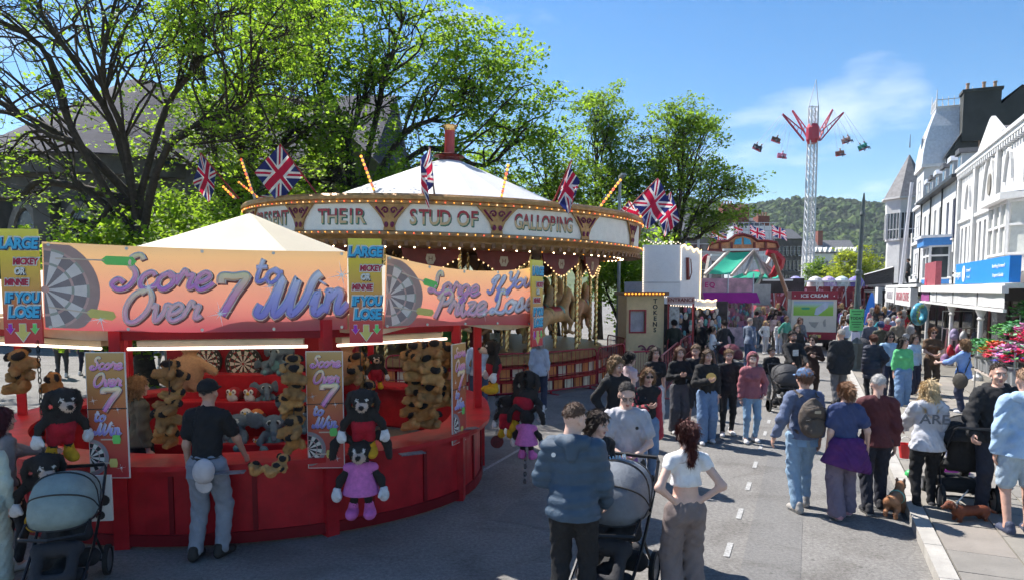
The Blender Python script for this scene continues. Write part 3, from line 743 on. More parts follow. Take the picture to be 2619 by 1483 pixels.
G_BOARD = mat_ramp('prize_board_print', [(0, (.55, .03, .04)), (.22, (.60, .07, .06)), (.5, (.72, .36, .08)), (.8, (.78, .58, .05)), (1, (.80, .70, .08))], 'Z', rough=.45)
M_CY, M_CYD = mat('print_cyan', (.06, .42, .68), .5, var=.05), mat('print_navy', (.03, .06, .14), .5, var=0)
M_MAR = mat('print_maroon', (.42, .02, .06), .5, var=0)
def puffy(s, size, par, x, z, m, mo, sx=1.0, shear=.12, space=.95, mo2=None):
    text(s, size, mo2 or M_WH, par, (x, -.016, z - .0), name='lettering', ext=.001, bold=.030 * size / .2, shear=shear, sx=sx, space=space)
    text(s, size, mo, par, (x + .004, -.0195, z - .006), name='lettering', ext=.001, bold=.018 * size / .2, shear=shear, sx=sx, space=space)
    text(s, size, m, par, (x, -.023, z), name='lettering', ext=.001, bold=.009 * size / .2, shear=shear, sx=sx, space=space)
def prizeboard(label, p, rz, lean=0.0, w=.36, h=1.14):
    o = thing('prize_board', label, 'sign', p, group='tall prize boards on the stall corners', rot=(0, lean, rz))
    MB().span((-w / 2, -.012, 0), (w / 2, .012, h)).build('board', G_BOARD, o)
    puffy('LARGE', .145, o, 0, h * .87, M_CY, M_CYD, sx=.86)
    puffy('MICKEY', .088, o, w * .16, h * .715, M_MAR, M_WH, sx=.78); puffy('OR', .085, o, 0, h * .63, M_WH, M_BK, sx=.8); puffy('MINNIE', .088, o, -w * .10, h * .535, M_MAR, M_WH, sx=.78)
    puffy('IF YOU', .135, o, .01, h * .40, M_CY, M_CYD, sx=.80); puffy('LOSE', .15, o, .015, h * .275, M_CY, M_CYD, sx=.88)
    for x, s, m in ((-.115, .075, mat('print_purple', (.42, .03, .45), .5)), (0, .13, C_YEL), (.115, .075, C_GRN)):
        A = [(x - s * .22, .2), (x - s * .22, .2 - s * .6), (x - s * .5, .2 - s * .6), (x, .2 - s * 1.35), (x + s * .5, .2 - s * .6), (x + s * .22, .2 - s * .6), (x + s * .22, .2)]
        MB().slab([(x + (a - x) * 1.2, .2 + (b - .2) * 1.1 + .006) for a, b in A], -.0135, -.0185).build('arrow_edge', M_WH, o); MB().slab(A, -.019, -.0225).build('arrow', m, o)
    return o
prizeboard('tall prize board reading LARGE and IF YOU LOSE at the left edge of the stall', at(62, 862, 6.86), .10, -.0)
prizeboard('tall prize board reading LARGE and IF YOU LOSE between the two orange banners', at(920, 860, 7.55), .22)
prizeboard('tall prize board seen nearly edge on at the right end of the short banner', at(1347, 868, 9.15), 1.12)
def scoreboard(label, p, rz, w=.38, h=1.27):
    o = thing('score_board', label, 'sign', p, rz, group='upright score boards tied to the stall posts')
    MB().span((-w / 2 - .008, -.006, -.008), (w / 2 + .008, .012, h + .008)).build('edge', M_WH, o)
    MB().span((-w / 2, -.009, 0), (w / 2, .0, h)).build('board', mat_ramp('score_board_print', [(0, (.50, .03, .04)), (.4, (.52, .10, .05)), (.75, (.50, .22, .06)), (1, (.52, .32, .12))], 'Z', rough=.5), o)
    sf2 = lambda x, y, off=0: Vector((x - w / 2, -.010 - off, y))
    script('Score', sf2, (0, -1, 0), .04, h * .87, .060, o, G_PUR, sxx=1.02, w=.19); script('Over', sf2, (0, -1, 0), .06, h * .735, .066, o, G_PUR, sxx=.95, w=.19)
    script('7', sf2, (0, -1, 0), .09, h * .535, .115, o, G_PUR, w=.24, sxx=1.15); script('to', sf2, (0, -1, 0), .05, h * .455, .062, o, G_BLUE, w=.19); script('Win', sf2, (0, -1, 0), .06, h * .345, .068, o, G_BLUE, w=.19, sxx=.95)
    dartface(sf2, .0, h * .165, .19, o, clip=(.003, w, .004, h)); dart(sf2, (0, -1, 0), .12, h * .31, .2, o, C_GRN); dart(sf2, (0, -1, 0), .08, h * .12, .2, o, C_YEL)
    for x, y, r in ((.06, .62, .05), (.3, .55, .045), (.31, .08, .05)): sparkle(sf2, (0, -1, 0), x, h * y, r, o)
    mb = MB(); mb.tube((-w / 2 - .01, -.014, h * .55), (w / 2 + .01, -.014, h * .56), .005, n=5); mb.build('tie', M_BK, o)
    return o
scoreboard('upright Score Over 7 to Win board on the left post, behind the pushchair', at(278, 1197, 6.82), .02)
scoreboard('upright Score Over 7 to Win board on the middle post beside the grey trousered man', at(820, 1172, 7.36), .05)
scoreboard('upright Score Over 7 to Win board turned edge on at the right post', at(1153, 1108, 8.72), 1.2)
# ---- dart boards on the back board
def realboard(label, p, r):
    o = thing('dart_board', label, 'dart board', p, group='round dart boards on the back board')
    sf3 = lambda x, y, off=0: Vector((x, -.02 - off, y))
    MB().lathe([(0, .0), (r * 1.08, 0), (r * 1.08, -.03), (0, -.03)], 28).build('disc', M_BK, o, (0, -.012, 0), (R(90), 0, 0))
    d = dartface(sf3, 0, 0, r, o, ang0=.157, cols=(mat('board_black', (.035, .02, .018), .7), mat('board_white', (.55, .50, .42), .7), mat('board_red', (.30, .03, .03), .7), mat('board_green', (.05, .18, .08), .7), mat('board_rim', (.025, .022, .022), .7)))
    for k in range(20):
        a = math.pi / 2 - k * math.pi / 10; text(str((20, 1, 18, 4, 13, 6, 10, 15, 2, 17, 3, 19, 7, 16, 8, 11, 14, 9, 12, 5)[k]), r * .17, M_WH, d, (math.cos(a) * r * .9, -.0245, math.sin(a) * r * .9), ext=.0005, name='numeral')
realboard('dart board with pale wires facing out above the plush, right of the other', at(612, 912, 9.3), .235)
realboard('dart board half hidden by the big tan bear', at(520, 905, 9.33), .19)

# ================================================================== PLUSH PRIZES
def plushmat(name, c, v=.15): return mat_paint(name, c, .95, var=v, scale=25, bump=.5, bscale=220)
TAN, TAN2, BLK, CRM = (.44, .20, .06), (.52, .28, .10), (.022, .018, .018), (.62, .46, .33)
f = Field(.03)
f.oval((0, 0, .07), (.085, .075, .09)).oval((0, -.015, .19), (.085, .075, .075)).oval((0, -.083, .178), (.052, .036, .042), BLK).oval((-.078, -.015, .215), (.034, .024, .055), BLK, (0, .5, 0), .01).oval((.078, -.015, .215), (.034, .024, .055), BLK, (0, -.5, 0), .01)
f.oval((-.035, -.072, .205), (.014, .012, .016), BLK, k=.006).oval((.035, -.072, .205), (.014, .012, .016), BLK, k=.006)
for x in (-1, 1): f.cap((x * .06, -.03, .10), (x * .10, -.09, .06), .028, .032).cap((x * .05, -.02, .02), (x * .09, -.10, .0), .034, .038)
ME_PUG = f.mesh(.014, 'plush_dog', (1500, .011, .003, (0, -.2, -.6), .4))
M_PUG = [plushmat('plush_tan_%d' % i, c) for i, c in enumerate((TAN, TAN2, (.36, .19, .07)))]
ME_PUG.materials.append(M_PUG[0])
GB = (.13, .18, .22)
f = Field(.035)
TEAL = (.16, .33, .34)
f.oval((0, 0, .12), (.125, .11, .14)).oval((0, -.05, .12), (.08, .085, .10), TEAL, k=.01).oval((0, -.02, .33), (.125, .11, .105))
for x in (-1, 1): f.oval((x * .19, .02, .36), (.085, .022, .11), None, (0, x * -.35, x * .3)).cap((x * .11, -.04, .2), (x * .17, -.12, .11), .038, .042).cap((x * .07, -.05, .04), (x * .12, -.17, .03), .05, .055, None).oval((x * .12, -.215, .04), (.035, .012, .035), TEAL, k=.005).oval((x * .05, -.112, .355), (.02, .012, .026), BLK, k=.006).oval((x * .052, -.106, .355), (.036, .012, .04), (.55, .6, .58), k=.006)
f.chain([(0, -.11, .31), (0, -.17, .25), (0, -.19, .18), (0, -.22, .16)], [.045, .036, .03, .028])
ME_ELE = f.mesh(.017, 'plush_elephant', (2600, .016, .0035, (0, 0, -.6), .45)); ME_ELE.materials.append(plushmat('plush_blue_grey', GB))
f = Field(.03)
f.oval((0, 0, .09), (.10, .095, .10)).oval((0, -.05, .06), (.075, .06, .07), (.62, .58, .52), k=.01).cap((0, -.09, .11), (0, -.125, .10), .022, .006, (.7, .45, .06), k=.006)
for x in (-1, 1): f.oval((x * .04, -.083, .135), (.032, .014, .034), (.75, .72, .68), k=.006).oval((x * .04, -.094, .135), (.013, .01, .014), BLK, k=.004).oval((x * .1, .0, .08), (.02, .05, .06), (.12, .02, .02), k=.01)
ME_BIRD = f.mesh(.012, 'plush_bird'); ME_BIRD.materials.append(plushmat('plush_red', (.33, .02, .03))); M_BIRDO = plushmat('plush_orange', (.55, .18, .05)); M_BIRDW = plushmat('plush_white', (.6, .56, .52))
f = Field(.06)   # big tan bear seen from behind
f.oval((0, 0, .45), (.26, .22, .34)).oval((0, -.02, .95), (.20, .19, .19)).oval((-.16, 0, 1.11), (.06, .04, .07)).oval((.16, 0, 1.11), (.06, .04, .07)).cap((-.2, 0, .62), (-.42, -.14, .42), .09, .085).cap((.2, 0, .62), (.46, -.1, .55), .09, .085).cap((-.12, 0, .15), (-.2, -.3, .06), .11, .1).cap((.12, 0, .15), (.2, -.3, .06), .11, .1)
ME_BEAR = f.mesh(.028, 'plush_bear', (2600, .03, .006, (0, 0, -.6), .45)); ME_BEAR.materials.append(plushmat('plush_buff', (.52, .30, .16)))
def put(name, me, label, cat, p, rz, sc, group=None, m=None, rx=0.0, ry=0.0):
    o = link(name, me, None, p, (rx, ry, rz), sc, [m] if m else None); return tag(o, label, cat, group)
rs = random.Random(21)
strings = [  # (u, v0, v1, count, Y, columns, where)
 (425, 928, 1095, 7, 7.25, 1, 'string in front of the stall woman'), (738, 912, 1100, 7, 7.25, 1, 'string right of the dart boards'), (905, 905, 1010, 4, 7.75, 1, 'string behind the middle post'), (1062, 880, 1050, 7, 8.35, 2, 'string near the right post'), (1112, 878, 1000, 6, 8.75, 1, 'back string by the right post'), (60, 900, 960, 3, 7.2, 1, 'string at the left edge'), (140, 955, 955, 1, 7.4, 1, 'single hook at the left edge')]
for u, v0, v1, n, Y, cols, where in strings:
    c_ = MB()
    for k in range(n):
        for cc in range(cols):
            v = v0 + (v1 - v0) * (k / max(1, n - 1)); p = at(u + (cc - (cols - 1) / 2) * 46 + rs.uniform(-9, 9), v + 22 + rs.uniform(-5, 5), Y + rs.uniform(-.06, .06))
            put('plush_dog', ME_PUG, 'tan plush puppy, %s%s from top of %s' % (('first', 'second', 'third', 'fourth', 'fifth', 'sixth', 'seventh')[k], '' if cols == 1 else (' on the left', ' on the right')[cc], where), 'plush toy', p, rs.uniform(-.8, .8), tuple(q_ * rs.uniform(.92, 1.12) * (1.0 if Y < 8 else 1.1) for q_ in (1.0, .92, .78)), 'tan puppy plushes hung in strings', rs.choice(M_PUG), rs.uniform(-.7, .1), rs.uniform(-.4, .4))
    a, b = at(u, v0 - 30, Y), at(u, v1 + 20, Y); c_.tube((0, 0, 0), (b.x - a.x, 0, b.z - a.z), .006, n=5); o = c_.build('plush_string', M_BK); o.location = a; tag(o, 'thin cord carrying the puppy plushes on the %s' % where, 'cord', 'cords of the puppy strings')
for i, (u, v) in enumerate(((640, 1188), (672, 1192), (702, 1178))):
    put('plush_dog', ME_PUG, ('leftmost', 'middle', 'rightmost')[i] + ' of three small plush puppies lying on the red counter', 'plush toy', gnd(u, v, .945), rs.uniform(-1, 1), .62, 'three puppies on the counter', M_PUG[1], -1.2 if i < 2 else -.3, .3)
els = [(600, 1122, 8.45, .98, -.3, 'seated big eyed plush elephant at the left of the lower shelf'), (688, 1122, 8.45, .98, .35, 'seated plush elephant at the right of the lower shelf'), (735, 1060, 8.7, .8, .3, 'plush elephant half behind the puppy string'), (668, 1022, 8.95, .75, .5, 'plush elephant lying on the middle shelf'), (700, 935, 9.2, .85, -.2, 'plush elephant high up right of the dart board'), (560, 1098, 8.6, .62, -.2, 'small plush elephant beside the man elbow'), (668, 952, 9.25, .6, .9, 'small plush elephant on its side under the dart board'), (765, 1080, 8.6, .7, -.4, 'plush elephant hidden by the middle board')]
for u, v, Y, s, rz, lb in els: put('plush_elephant', ME_ELE, 'blue grey ' + lb, 'plush toy', at(u, v, Y), rz, s, 'blue grey elephants on the shelves', rx=rs.uniform(-.1, .1))
for u, v, Y, s, m, lb in ((590, 1006, 8.9, 1, None, 'red plush bird at the left of the middle shelf'), (633, 1006, 8.9, 1, None, 'red plush bird right of its twin on the middle shelf'), (645, 1062, 8.62, 1, M_BIRDO, 'orange plush bird between the elephants'), (618, 1050, 8.62, .7, M_BIRDW, 'small white plush bird above the elephants'), (648, 1118, 8.4, .6, None, 'tiny red plush bird between the elephants feet')):
    put('plush_bird', ME_BIRD, lb, 'plush toy', at(u, v, Y), rs.uniform(-.3, .3), s, 'round plush birds', m)
put('plush_bear', ME_BEAR, 'large buff plush bear hung by its neck under the stall roof', 'plush toy', at(480, 985, 8.3), 2.9, .62)
put('plush_bear', ME_BEAR, 'second buff plush bear behind the middle prize board', 'plush toy', at(872, 960, 8.2), 2.7, .5)
# big dressed plush: black bear in red with yellow boots, black rabbit in pink
def dressed(kind):
    parts = []
    fb = Field(.05); ear = (.6, .45, .36)
    fb.oval((0, 0, .40), (.115, .10, .15)).oval((0, -.02, .64), (.112, .11, .108)).oval((0, -.13, .60), (.06, .085, .048), ear, k=.02).oval((0, -.21, .62), (.028, .02, .022), BLK, k=.008)
    for x in (-1, 1):
        if kind == 'hound': fb.chain([(x * .085, .01, .71), (x * .13, .01, .68), (x * .15, .0, .59), (x * .145, .0, .52)], [.018, .024, .032, .024], None, .012)
        else: fb.chain([(x * .07, 0, .73), (x * .17, .03, .80), (x * .25, .04, .70), (x * .27, .03, .58)], [.03, .036, .042, .035], None, .02)
        fb.oval((x * .045, -.118, .665), (.014, .01, .018), (.7, .66, .62), k=.005)
        fb.cap((x * .10, 0, .49), (x * .19, -.02, .37), .036, .032).cap((x * .19, -.02, .37), (x * .215, -.05, .28), .032, .03).cap((x * .055, 0, .28), (x * .075, -.01, .10), .042, .036)
    parts.append(('body', fb.mesh(.017, 'plush_body', (3000, .018, .0035, (0, 0, -.7), .4)), plushmat('plush_black', (.030, .026, .025))))
    for x in (-1, 1):
        fm = Field(.02).oval((x * .222, -.06, .225), (.052, .045, .065)).cap((x * .20, -.09, .26), (x * .185, -.115, .225), .022, .02).oval((x * .22, -.05, .29), (.04, .04, .018))
        parts.append(('mitt', fm.mesh(.013, 'plush_mitt'), plushmat('plush_mitt_white', (.68, .67, .68))))
        fo = Field(.03).oval((x * .085, -.06, .045), (.062, .105, .055)).cap((x * .078, -.005, .06), (x * .075, -.005, .12), .05, .046)
        parts.append(('boot', fo.mesh(.014, 'plush_boot'), plushmat('plush_boot_yellow', (.62, .34, .02)) if kind == 'hound' else plushmat('plush_boot_pink', (.66, .16, .46))))
    if kind == 'hound': fc = Field(.04).oval((0, 0, .36), (.128, .113, .12)).cap((-.055, 0, .3), (-.065, 0, .2), .06, .06).cap((.055, 0, .3), (.065, 0, .2), .06, .06).cut((0, 0, .47), (0, 0, 1)); parts.append(('dungarees', fc.mesh(.017, 'plush_clothes'), plushmat('plush_dungarees', (.40, .012, .03))))
    else:
        fc = Field(.04).cap((0, 0, .46), (0, 0, .22), .11, .185).oval((-.12, 0, .48), (.05, .05, .05)).oval((.12, 0, .48), (.05, .05, .05)).cut((0, 0, .23), (0, 0, -1))
        parts.append(('dress', fc.mesh(.015, 'plush_clothes'), plushmat('plush_dress', (.62, .17, .45))))
    return parts
PARTS = {k: dressed(k) for k in ('hound', 'rabbit')}
for k in PARTS:
    for _, me, m in PARTS[k]: me.materials.append(m)
def big(kind, label, u, vtop, vbot, Y, rz, rx=0.0, ry=0.0):
    a, b = at(u, vtop, Y), at(u, vbot, Y); s = (a.z - b.z) / .80
    o = thing('plush_' + kind, label, 'plush toy', b, group='big dressed plush prizes on chains', rot=(rx, ry, rz), scale=s)
    for nm, me, m in PARTS[kind]: link(nm, me, o)
    return o
big('hound', 'black plush hound in red dungarees hanging upper left, above the pushchair', 150, 948, 1150, 6.62, .9, .25); big('hound', 'black plush hound in red dungarees hanging lower left behind the pushchair hood', 105, 1100, 1310, 6.5, .8, .35)
big('hound', 'black plush hound in red dungarees hanging at the middle post over the pink rabbit', 915, 950, 1138, 7.15, .15, .25); big('rabbit', 'black plush rabbit in a pink dress hanging lowest at the middle post', 908, 1090, 1295, 7.1, .1)
big('hound', 'black plush hound in red hanging highest off the stall right corner', 1240, 842, 985, 9.25, -1.3); big('hound', 'black plush hound in red slumped forward on the right hand chain', 1303, 915, 1088, 9.0, 2.6, .3)
big('hound', 'smaller black plush hound in red below the highest one', 1268, 985, 1098, 9.1, 2.9, .25); big('rabbit', 'black plush rabbit in pink at the end of the right hand chain', 1322, 1020, 1152, 8.95, 2.8)
big('hound', 'small plush hound in red hung inside the stall behind the middle post', 945, 880, 975, 8.6, .3)
lk = MB(); lk.path([(math.cos(t) * .009, 0, math.sin(t) * .017) for t in [i * math.pi / 4 for i in range(8)]], .0035, 4, closed=True)
def chain(label, u, v0, v1, Y, sway=0.0):
    a, b = at(u, v0, Y), at(u, v1, Y); n = int((a.z - b.z) / .052); mb = MB()
    for k in range(n):
        c, s = (1, 0) if k % 2 else (0, 1); off = Vector((sway * math.sin(k * .25), 0, -k * .052)); i0 = len(mb.v)
        mb.v += [(x * c * 1.7 + off.x, x * s * 1.7, z * 1.75 + off.z) for x, _, z in lk.v]; mb.f += [tuple(i + i0 for i in q) for q in lk.f]; mb.mi += [0] * len(lk.f)
    o = mb.build('white_chain', M_CHAIN); o.location = a; tag(o, label, 'chain', 'chains holding the plush prizes')
chain('white plastic chain at the left edge of the stall', 95, 862, 1150, 6.7); chain('white plastic chain down the middle post behind the plush', 914, 862, 1110, 7.3); chain('white plastic chain with its free end hanging over the road', 1317, 872, 1218, 9.08, .01); chain('short white chain of the highest plush right of the stall', 1247, 830, 1100, 9.2)
o = MB().lathe([(0, .012), (.085, .012), (.09, 0), (.085, -.012), (0, -.012)], 20).build('round_tag', mat('tag_maroon', (.10, .01, .015), .6, var=.5, scale=30)); o.location = at(1248, 1108, 9.15); o.rotation_euler = (R(90), 0, .1); tag(o, 'round dark red tag hanging below the small plush hound', 'tag')
# ================================================================== CAROUSEL
CC = Vector((-2.25, 22.9, 0)); RB = 6.22
M_GOLD = mat('gilding', (.40, .22, .085), .42, metal=.35, var=.3, scale=6, bump=.6, bscale=18)
M_BRASS = mat('brass', (.66, .46, .20), .25, metal=.9, var=.15)
M_CREAMP = mat('fair_cream', (.84, .80, .73), .5, var=.05)
M_ROOFW = mat_thin('white_canvas', (.84, .84, .86), .3, var=.03)
M_MAROON = mat('fair_maroon', (.17, .02, .02), .45, var=.25, scale=3)
M_BROWN = mat('fair_brown', (.24, .11, .05), .5, var=.35, scale=4, bump=.4, bscale=14)
BULBS = [glow('bulb_amber', (1.0, .40, .05), .9), glow('bulb_red', (1.0, .12, .05), .9), glow('bulb_warm', (1.0, .62, .28), 1.0), glow('bulb_soffit', (1.0, .70, .42), 9.0)]
TILT = R(-1.0)
ca = thing('galloper_carousel', 'big gilded galloper carousel with lettered rounding boards and white canvas top', 'carousel', CC)
topp = bpy.data.objects.new('canopy', None); COL.objects.link(topp); topp.parent = ca; topp.location = (0, 0, 0); topp.rotation_euler = (R(.9), R(1.6), 0)
def cyl(name, prof, n, m, parent=topp, a0=0.0, a1=2 * math.pi, smooth=False): return MB().lathe(prof, n, (0, 0, 0), a0, a1).build(name, m, parent, smooth=smooth)
# rounding boards: 16 panels
ZB, ZT = 4.24, 4.88
NP = 15; words = {}
A_V = math.degrees(math.atan2(-CC.y, -CC.x))            # direction from the carousel to us
PW = 360.0 / NP
start = A_V - 2.55 * PW
for i in range(NP):
    a0, a1 = R(start + i * PW), R(start + (i + 1) * PW)
    mb = MB(); mb.lathe([(RB, ZB), (RB, ZT), (RB - .06, ZT), (RB - .06, ZB), (RB, ZB)], 6, (0, 0, 0), a0, a1); mb.build('rounding_board', M_CREAMP, topp)
    # carved bracket over each joint
    ang = a0; c, s = math.cos(ang), math.sin(ang)
    sh = [(-.52, ZT), (-.36, ZT - .16), (-.20, ZT - .36), (-.13, ZB + .10), (-.15, ZB), (.15, ZB), (.13, ZB + .10), (.20, ZT - .36), (.36, ZT - .16), (.52, ZT)]
    mb = MB(); mb.slab([(x, z) for x, z in sh], -.045, .0); br = mb.build('carved_bracket', M_GOLD, topp, ((RB + .005) * c, (RB + .005) * s, 0), (0, 0, ang + R(90)))
    mb = MB()
    for x in (-1, 1):
        mb.path([(x * (.10 + .09 * math.cos(t) * (1 - t / 9)), -.055, ZT - .17 + .09 * math.sin(t) * (1 - t / 9)) for t in [k * .7 for k in range(11)]], .022, 5)
        mb.ball((x * .075, -.055, ZB + .14), .055, 7, 4, (1, .4, 1.3))
        mb.path([(x * .34, -.05, ZT - .08), (x * .22, -.055, ZT - .22), (x * .12, -.05, ZB + .30)], [.03, .025, .015], 5)
    mb.build('scrolls', mat('plum_paint', (.16, .015, .06), .5, var=.2), br)
TXT = {0: 'PRESENT', 1: 'THEIR', 2: 'STUD OF', 3: 'GALLOPING'}
M_LT = mat_ramp('fair_letter', [(0, (.62, .42, .22)), (.48, (.66, .48, .30)), (.55, (.35, .03, .05)), (1, (.42, .04, .05))], 'Y', rough=.5)
M_LS = mat('fair_letter_shade', (.10, .30, .20), .6, var=0)
M_LK = mat('fair_letter_dark', (.05, .04, .03), .6, var=0)
CW = {'I': .55, 'J': .8, 'L': .85, 'P': .95, ' ': .6, 'R': 1.05, 'N': 1.12, 'G': 1.1, 'O': 1.1, 'D': 1.08}
for k, wd in TXT.items():
    mid = start + (k + .5) * PW; ws = [CW.get(q, 1.0) for q in wd]; tot = sum(ws); un = min(.30, 1.72 / tot); x = -tot * un / 2
    for q, w in zip(wd, ws):
        cxm = x + w * un / 2; x += w * un
        if q == ' ': continue
        ang = R(mid) + cxm / RB; c, s = math.cos(ang), math.sin(ang); zc = (ZB + ZT) / 2 + .0
        fs = .50; sxx = un / .30 * .92
        e = text(q, fs, M_LT, topp, ((RB + .014) * c, (RB + .014) * s, zc), (R(90), 0, ang + R(90)), name='letter', ext=.003, bold=.010, sx=sxx)
        text(q, fs, M_LS, e, (.018, -.014, -.0065), (0, 0, 0), name='letter_shade', ext=.002, bold=.014); text(q, fs, M_LK, e, (.030, -.026, -.0105), (0, 0, 0), name='letter_shade', ext=.001, bold=.016)
# cornices
cyl('top_cornice', [(RB - .05, ZT), (RB + .10, ZT + .01), (RB + .10, ZT + .07), (RB + .16, ZT + .10), (RB + .16, ZT + .18), (RB + .10, ZT + .24), (RB - .1, ZT + .24)], 72, M_GOLD)
cyl('bottom_cornice', [(RB - .3, ZB - .36), (RB + .02, ZB - .34), (RB + .10, ZB - .26), (RB + .04, ZB - .20), (RB + .14, ZB - .10), (RB + .12, ZB - .03), (RB - .02, ZB)], 72, M_GOLD)
def bulbs(pts, name, parent, r=.018, cols=(0, 1, 0, 2)):
    mb = MB()
    for i, p in enumerate(pts): mb.cur = cols[i % len(cols)]; mb.ball(p, r, 6, 4)
    o = mb.build(name, BULBS, parent, smooth=True); o['kind'] = 'stuff'; return o
ring = lambda r, z, n, off=0: [((r) * math.cos(2 * math.pi * (i + off) / n), r * math.sin(2 * math.pi * (i + off) / n), z) for i in range(n)]
bulbs(ring(RB + .125, ZT + .04, 190), 'cornice_bulbs', topp); bulbs(ring(RB + .155, ZB - .06, 190, .5), 'cornice_bulbs', topp)
# carved band teeth
mb = MB()
for p in ring(RB + .05, ZB - .30, 150): a = math.atan2(p[1], p[0]); mb.box((p[0], p[1], p[2]), (.10, .09, .12), a)
o = mb.build('dentils', M_BROWN, topp); o['kind'] = 'stuff'
# inner soffit with rows of bulbs
cyl('soffit', [(1.6, 4.45), (RB - .3, ZB - .36)], 60, M_BROWN)
bulbs(sum([ring(r, 4.45 - (r - 1.6) / (RB - 1.9) * (4.45 - ZB + .36) - .03, int(r * 17), j * .5) for j, r in enumerate((5.75, 5.4, 5.05, 4.6, 4.1))], []), 'soffit_bulbs', topp, .02, (3, 0, 3, 3))
# drop shields along the inner ring
for i in range(16):
    ang = R(start + 11 + i * 22.5); c, s = math.cos(ang), math.sin(ang); r = 4.95
    sh = [(-.78, .02), (-.72, -.20), (-.45, -.34), (-.22, -.5), (0, -.56), (.22, -.5), (.45, -.34), (.72, -.20), (.78, .02)]
    e = MB().slab(sh, -.02, .03).build('drop_shield', M_MAROON, topp, (r * c, r * s, ZB - .38), (0, 0, ang + R(90)))
    MB().slab([(-.10, -.12), (-.13, -.25), (-.07, -.38), (.07, -.38), (.13, -.25), (.10, -.12)], -.035, -.021).build('badge', mat('badge_cream', (.55, .46, .36), .5), e)
    text('H', .17, M_MAROON, e, (0, -.038, -.25), name='initial', ext=.001)
    bulbs([(x, -.045, z - .035) for x, z in sh[1:-1]] + [((sh[k][0] + sh[k + 1][0]) / 2, -.045, (sh[k][1] + sh[k + 1][1]) / 2 - .035) for k in range(1, 7)], 'shield_bulbs', e, .022, (2,))
# canvas roof, chimney
n = 24; mb = MB()
for i in range(n):
    a0, a1 = 2 * math.pi * i / n, 2 * math.pi * (i + 1) / n
    def g(p, q):
        r = .32 + (5.0 - .32) * q; a = a0 + (a1 - a0) * p; z = 6.96 - (6.96 - 4.98) * (q ** 1.02) - .06 * math.sin(math.pi * p) * q; return (r * math.cos(a), r * math.sin(a), z)
    mb2 = MB(); mb2.grid(g, 4, 8); mb2.build('roof_canvas', M_ROOFW, topp, smooth=True)
cyl('roof_deck', [(RB - .08, ZT + .10), (4.95, 4.98), (4.8, 4.8)], 60, mat('deck_grey', (.40, .40, .42), .7))
MB().lathe([(.62, 6.62), (.42, 6.95), (.34, 6.98), (.34, 7.15), (.45, 7.12)], 14).build('chimney_skirt', M_MAROON, topp)
MB().lathe([(.52, 7.08), (.20, 7.12), (.165, 7.16), (.165, 7.88), (.18, 7.9)], 16).build('chimney', mat('chimney_red', (.36, .03, .03), .35, coat=.3), topp, smooth=False)
MB().lathe([(.175, 7.9), (.2, 7.96), (.25, 8.04), (.26, 8.07), (.2, 8.07)], 16).build('chimney_top', M_BRASS, topp)
# light sticks leaning out from the cornice
def stick(u0, v0, u1, v1, Y):
    a, b = at(u0, v0, Y), at(u1, v1, Y); d = b - a
    o = MB().bar((0, 0, 0), d * 1.0, .07, .05).build('light_stick', mat('stick_grey', (.46, .42, .38), .5), ca, a - CC)
    k = int(d.length / .115); mb = MB()
    nn = Vector((0, -1, 0)); bulbs([tuple(d * (.16 + .82 * i / k) + nn * .05) for i in range(k + 1)], 'stick_bulbs', o, .036, (0, 1, 0, 0))
for q in ((640, 500, 606, 400, 19.0), (592, 500, 562, 470, 19.5), (655, 502, 600, 458, 22), (944, 492, 907, 392, 17), (1257, 506, 1276, 415, 17.2), (1500, 528, 1558, 452, 19), (1600, 552, 1650, 505, 20.5), (1610, 560, 1668, 520, 22)): stick(*q)
# platform, centre truck, mirrors
cyl('platform', [(5.15, .98), (1.6, .98)], 48, mat('platform_green', (.10, .16, .11), .35, var=.5, scale=2.5), ca)
cyl('platform_edge', [(5.15, .70), (5.22, .74), (5.22, .96), (5.15, .985)], 60, M_GOLD, ca)
for i in range(44):
    a0, a1 = 2 * math.pi * i / 44, 2 * math.pi * (i + 1) / 44
    for j, (z0, z1, r) in enumerate(((.36, .66, 5.35), (.02, .32, 5.62))):
        for k, m in enumerate((mat('step_cream', (.78, .68, .50), .5), mat('step_orange', (.74, .27, .08), .5))):
            w0 = a0 + (a1 - a0) * k * .5
            mb = MB(); mb.lathe([(r, z0), (r, z1)], 1, (0, 0, 0), w0 + .006, w0 + (a1 - a0) * .5 - .006); mb.build('step_panel', m, ca)
for (z, r) in ((.33, 5.5), (.68, 5.3)): cyl('step_tread', [(r - .18, z), (r + .16, z), (r + .16, z - .03), (r - .18, z - .03)], 60, M_RED, ca)
cyl('step_backing', [(5.3, 0), (5.3, .65)], 48, M_DRED, ca); cyl('step_backing', [(5.58, 0), (5.58, .3)], 48, M_DRED, ca)
cyl('centre_drum', [(1.5, .9), (1.5, 4.5)], 16, M_BROWN, ca)
for i in range(16):
    a = 2 * math.pi * (i + .5) / 16; mb = MB(); mb.slab([(-.24, 1.5), (.24, 1.5), (.24, 3.3), (0, 3.6), (-.24, 3.3)], -.03, 0); mb.build('mirror_panel', mat('mirror', (.55, .55, .55), .08, metal=.9) if i % 2 else M_GOLD, ca, (1.5 * math.cos(a), 1.5 * math.sin(a), 0), (0, 0, a + R(90)))
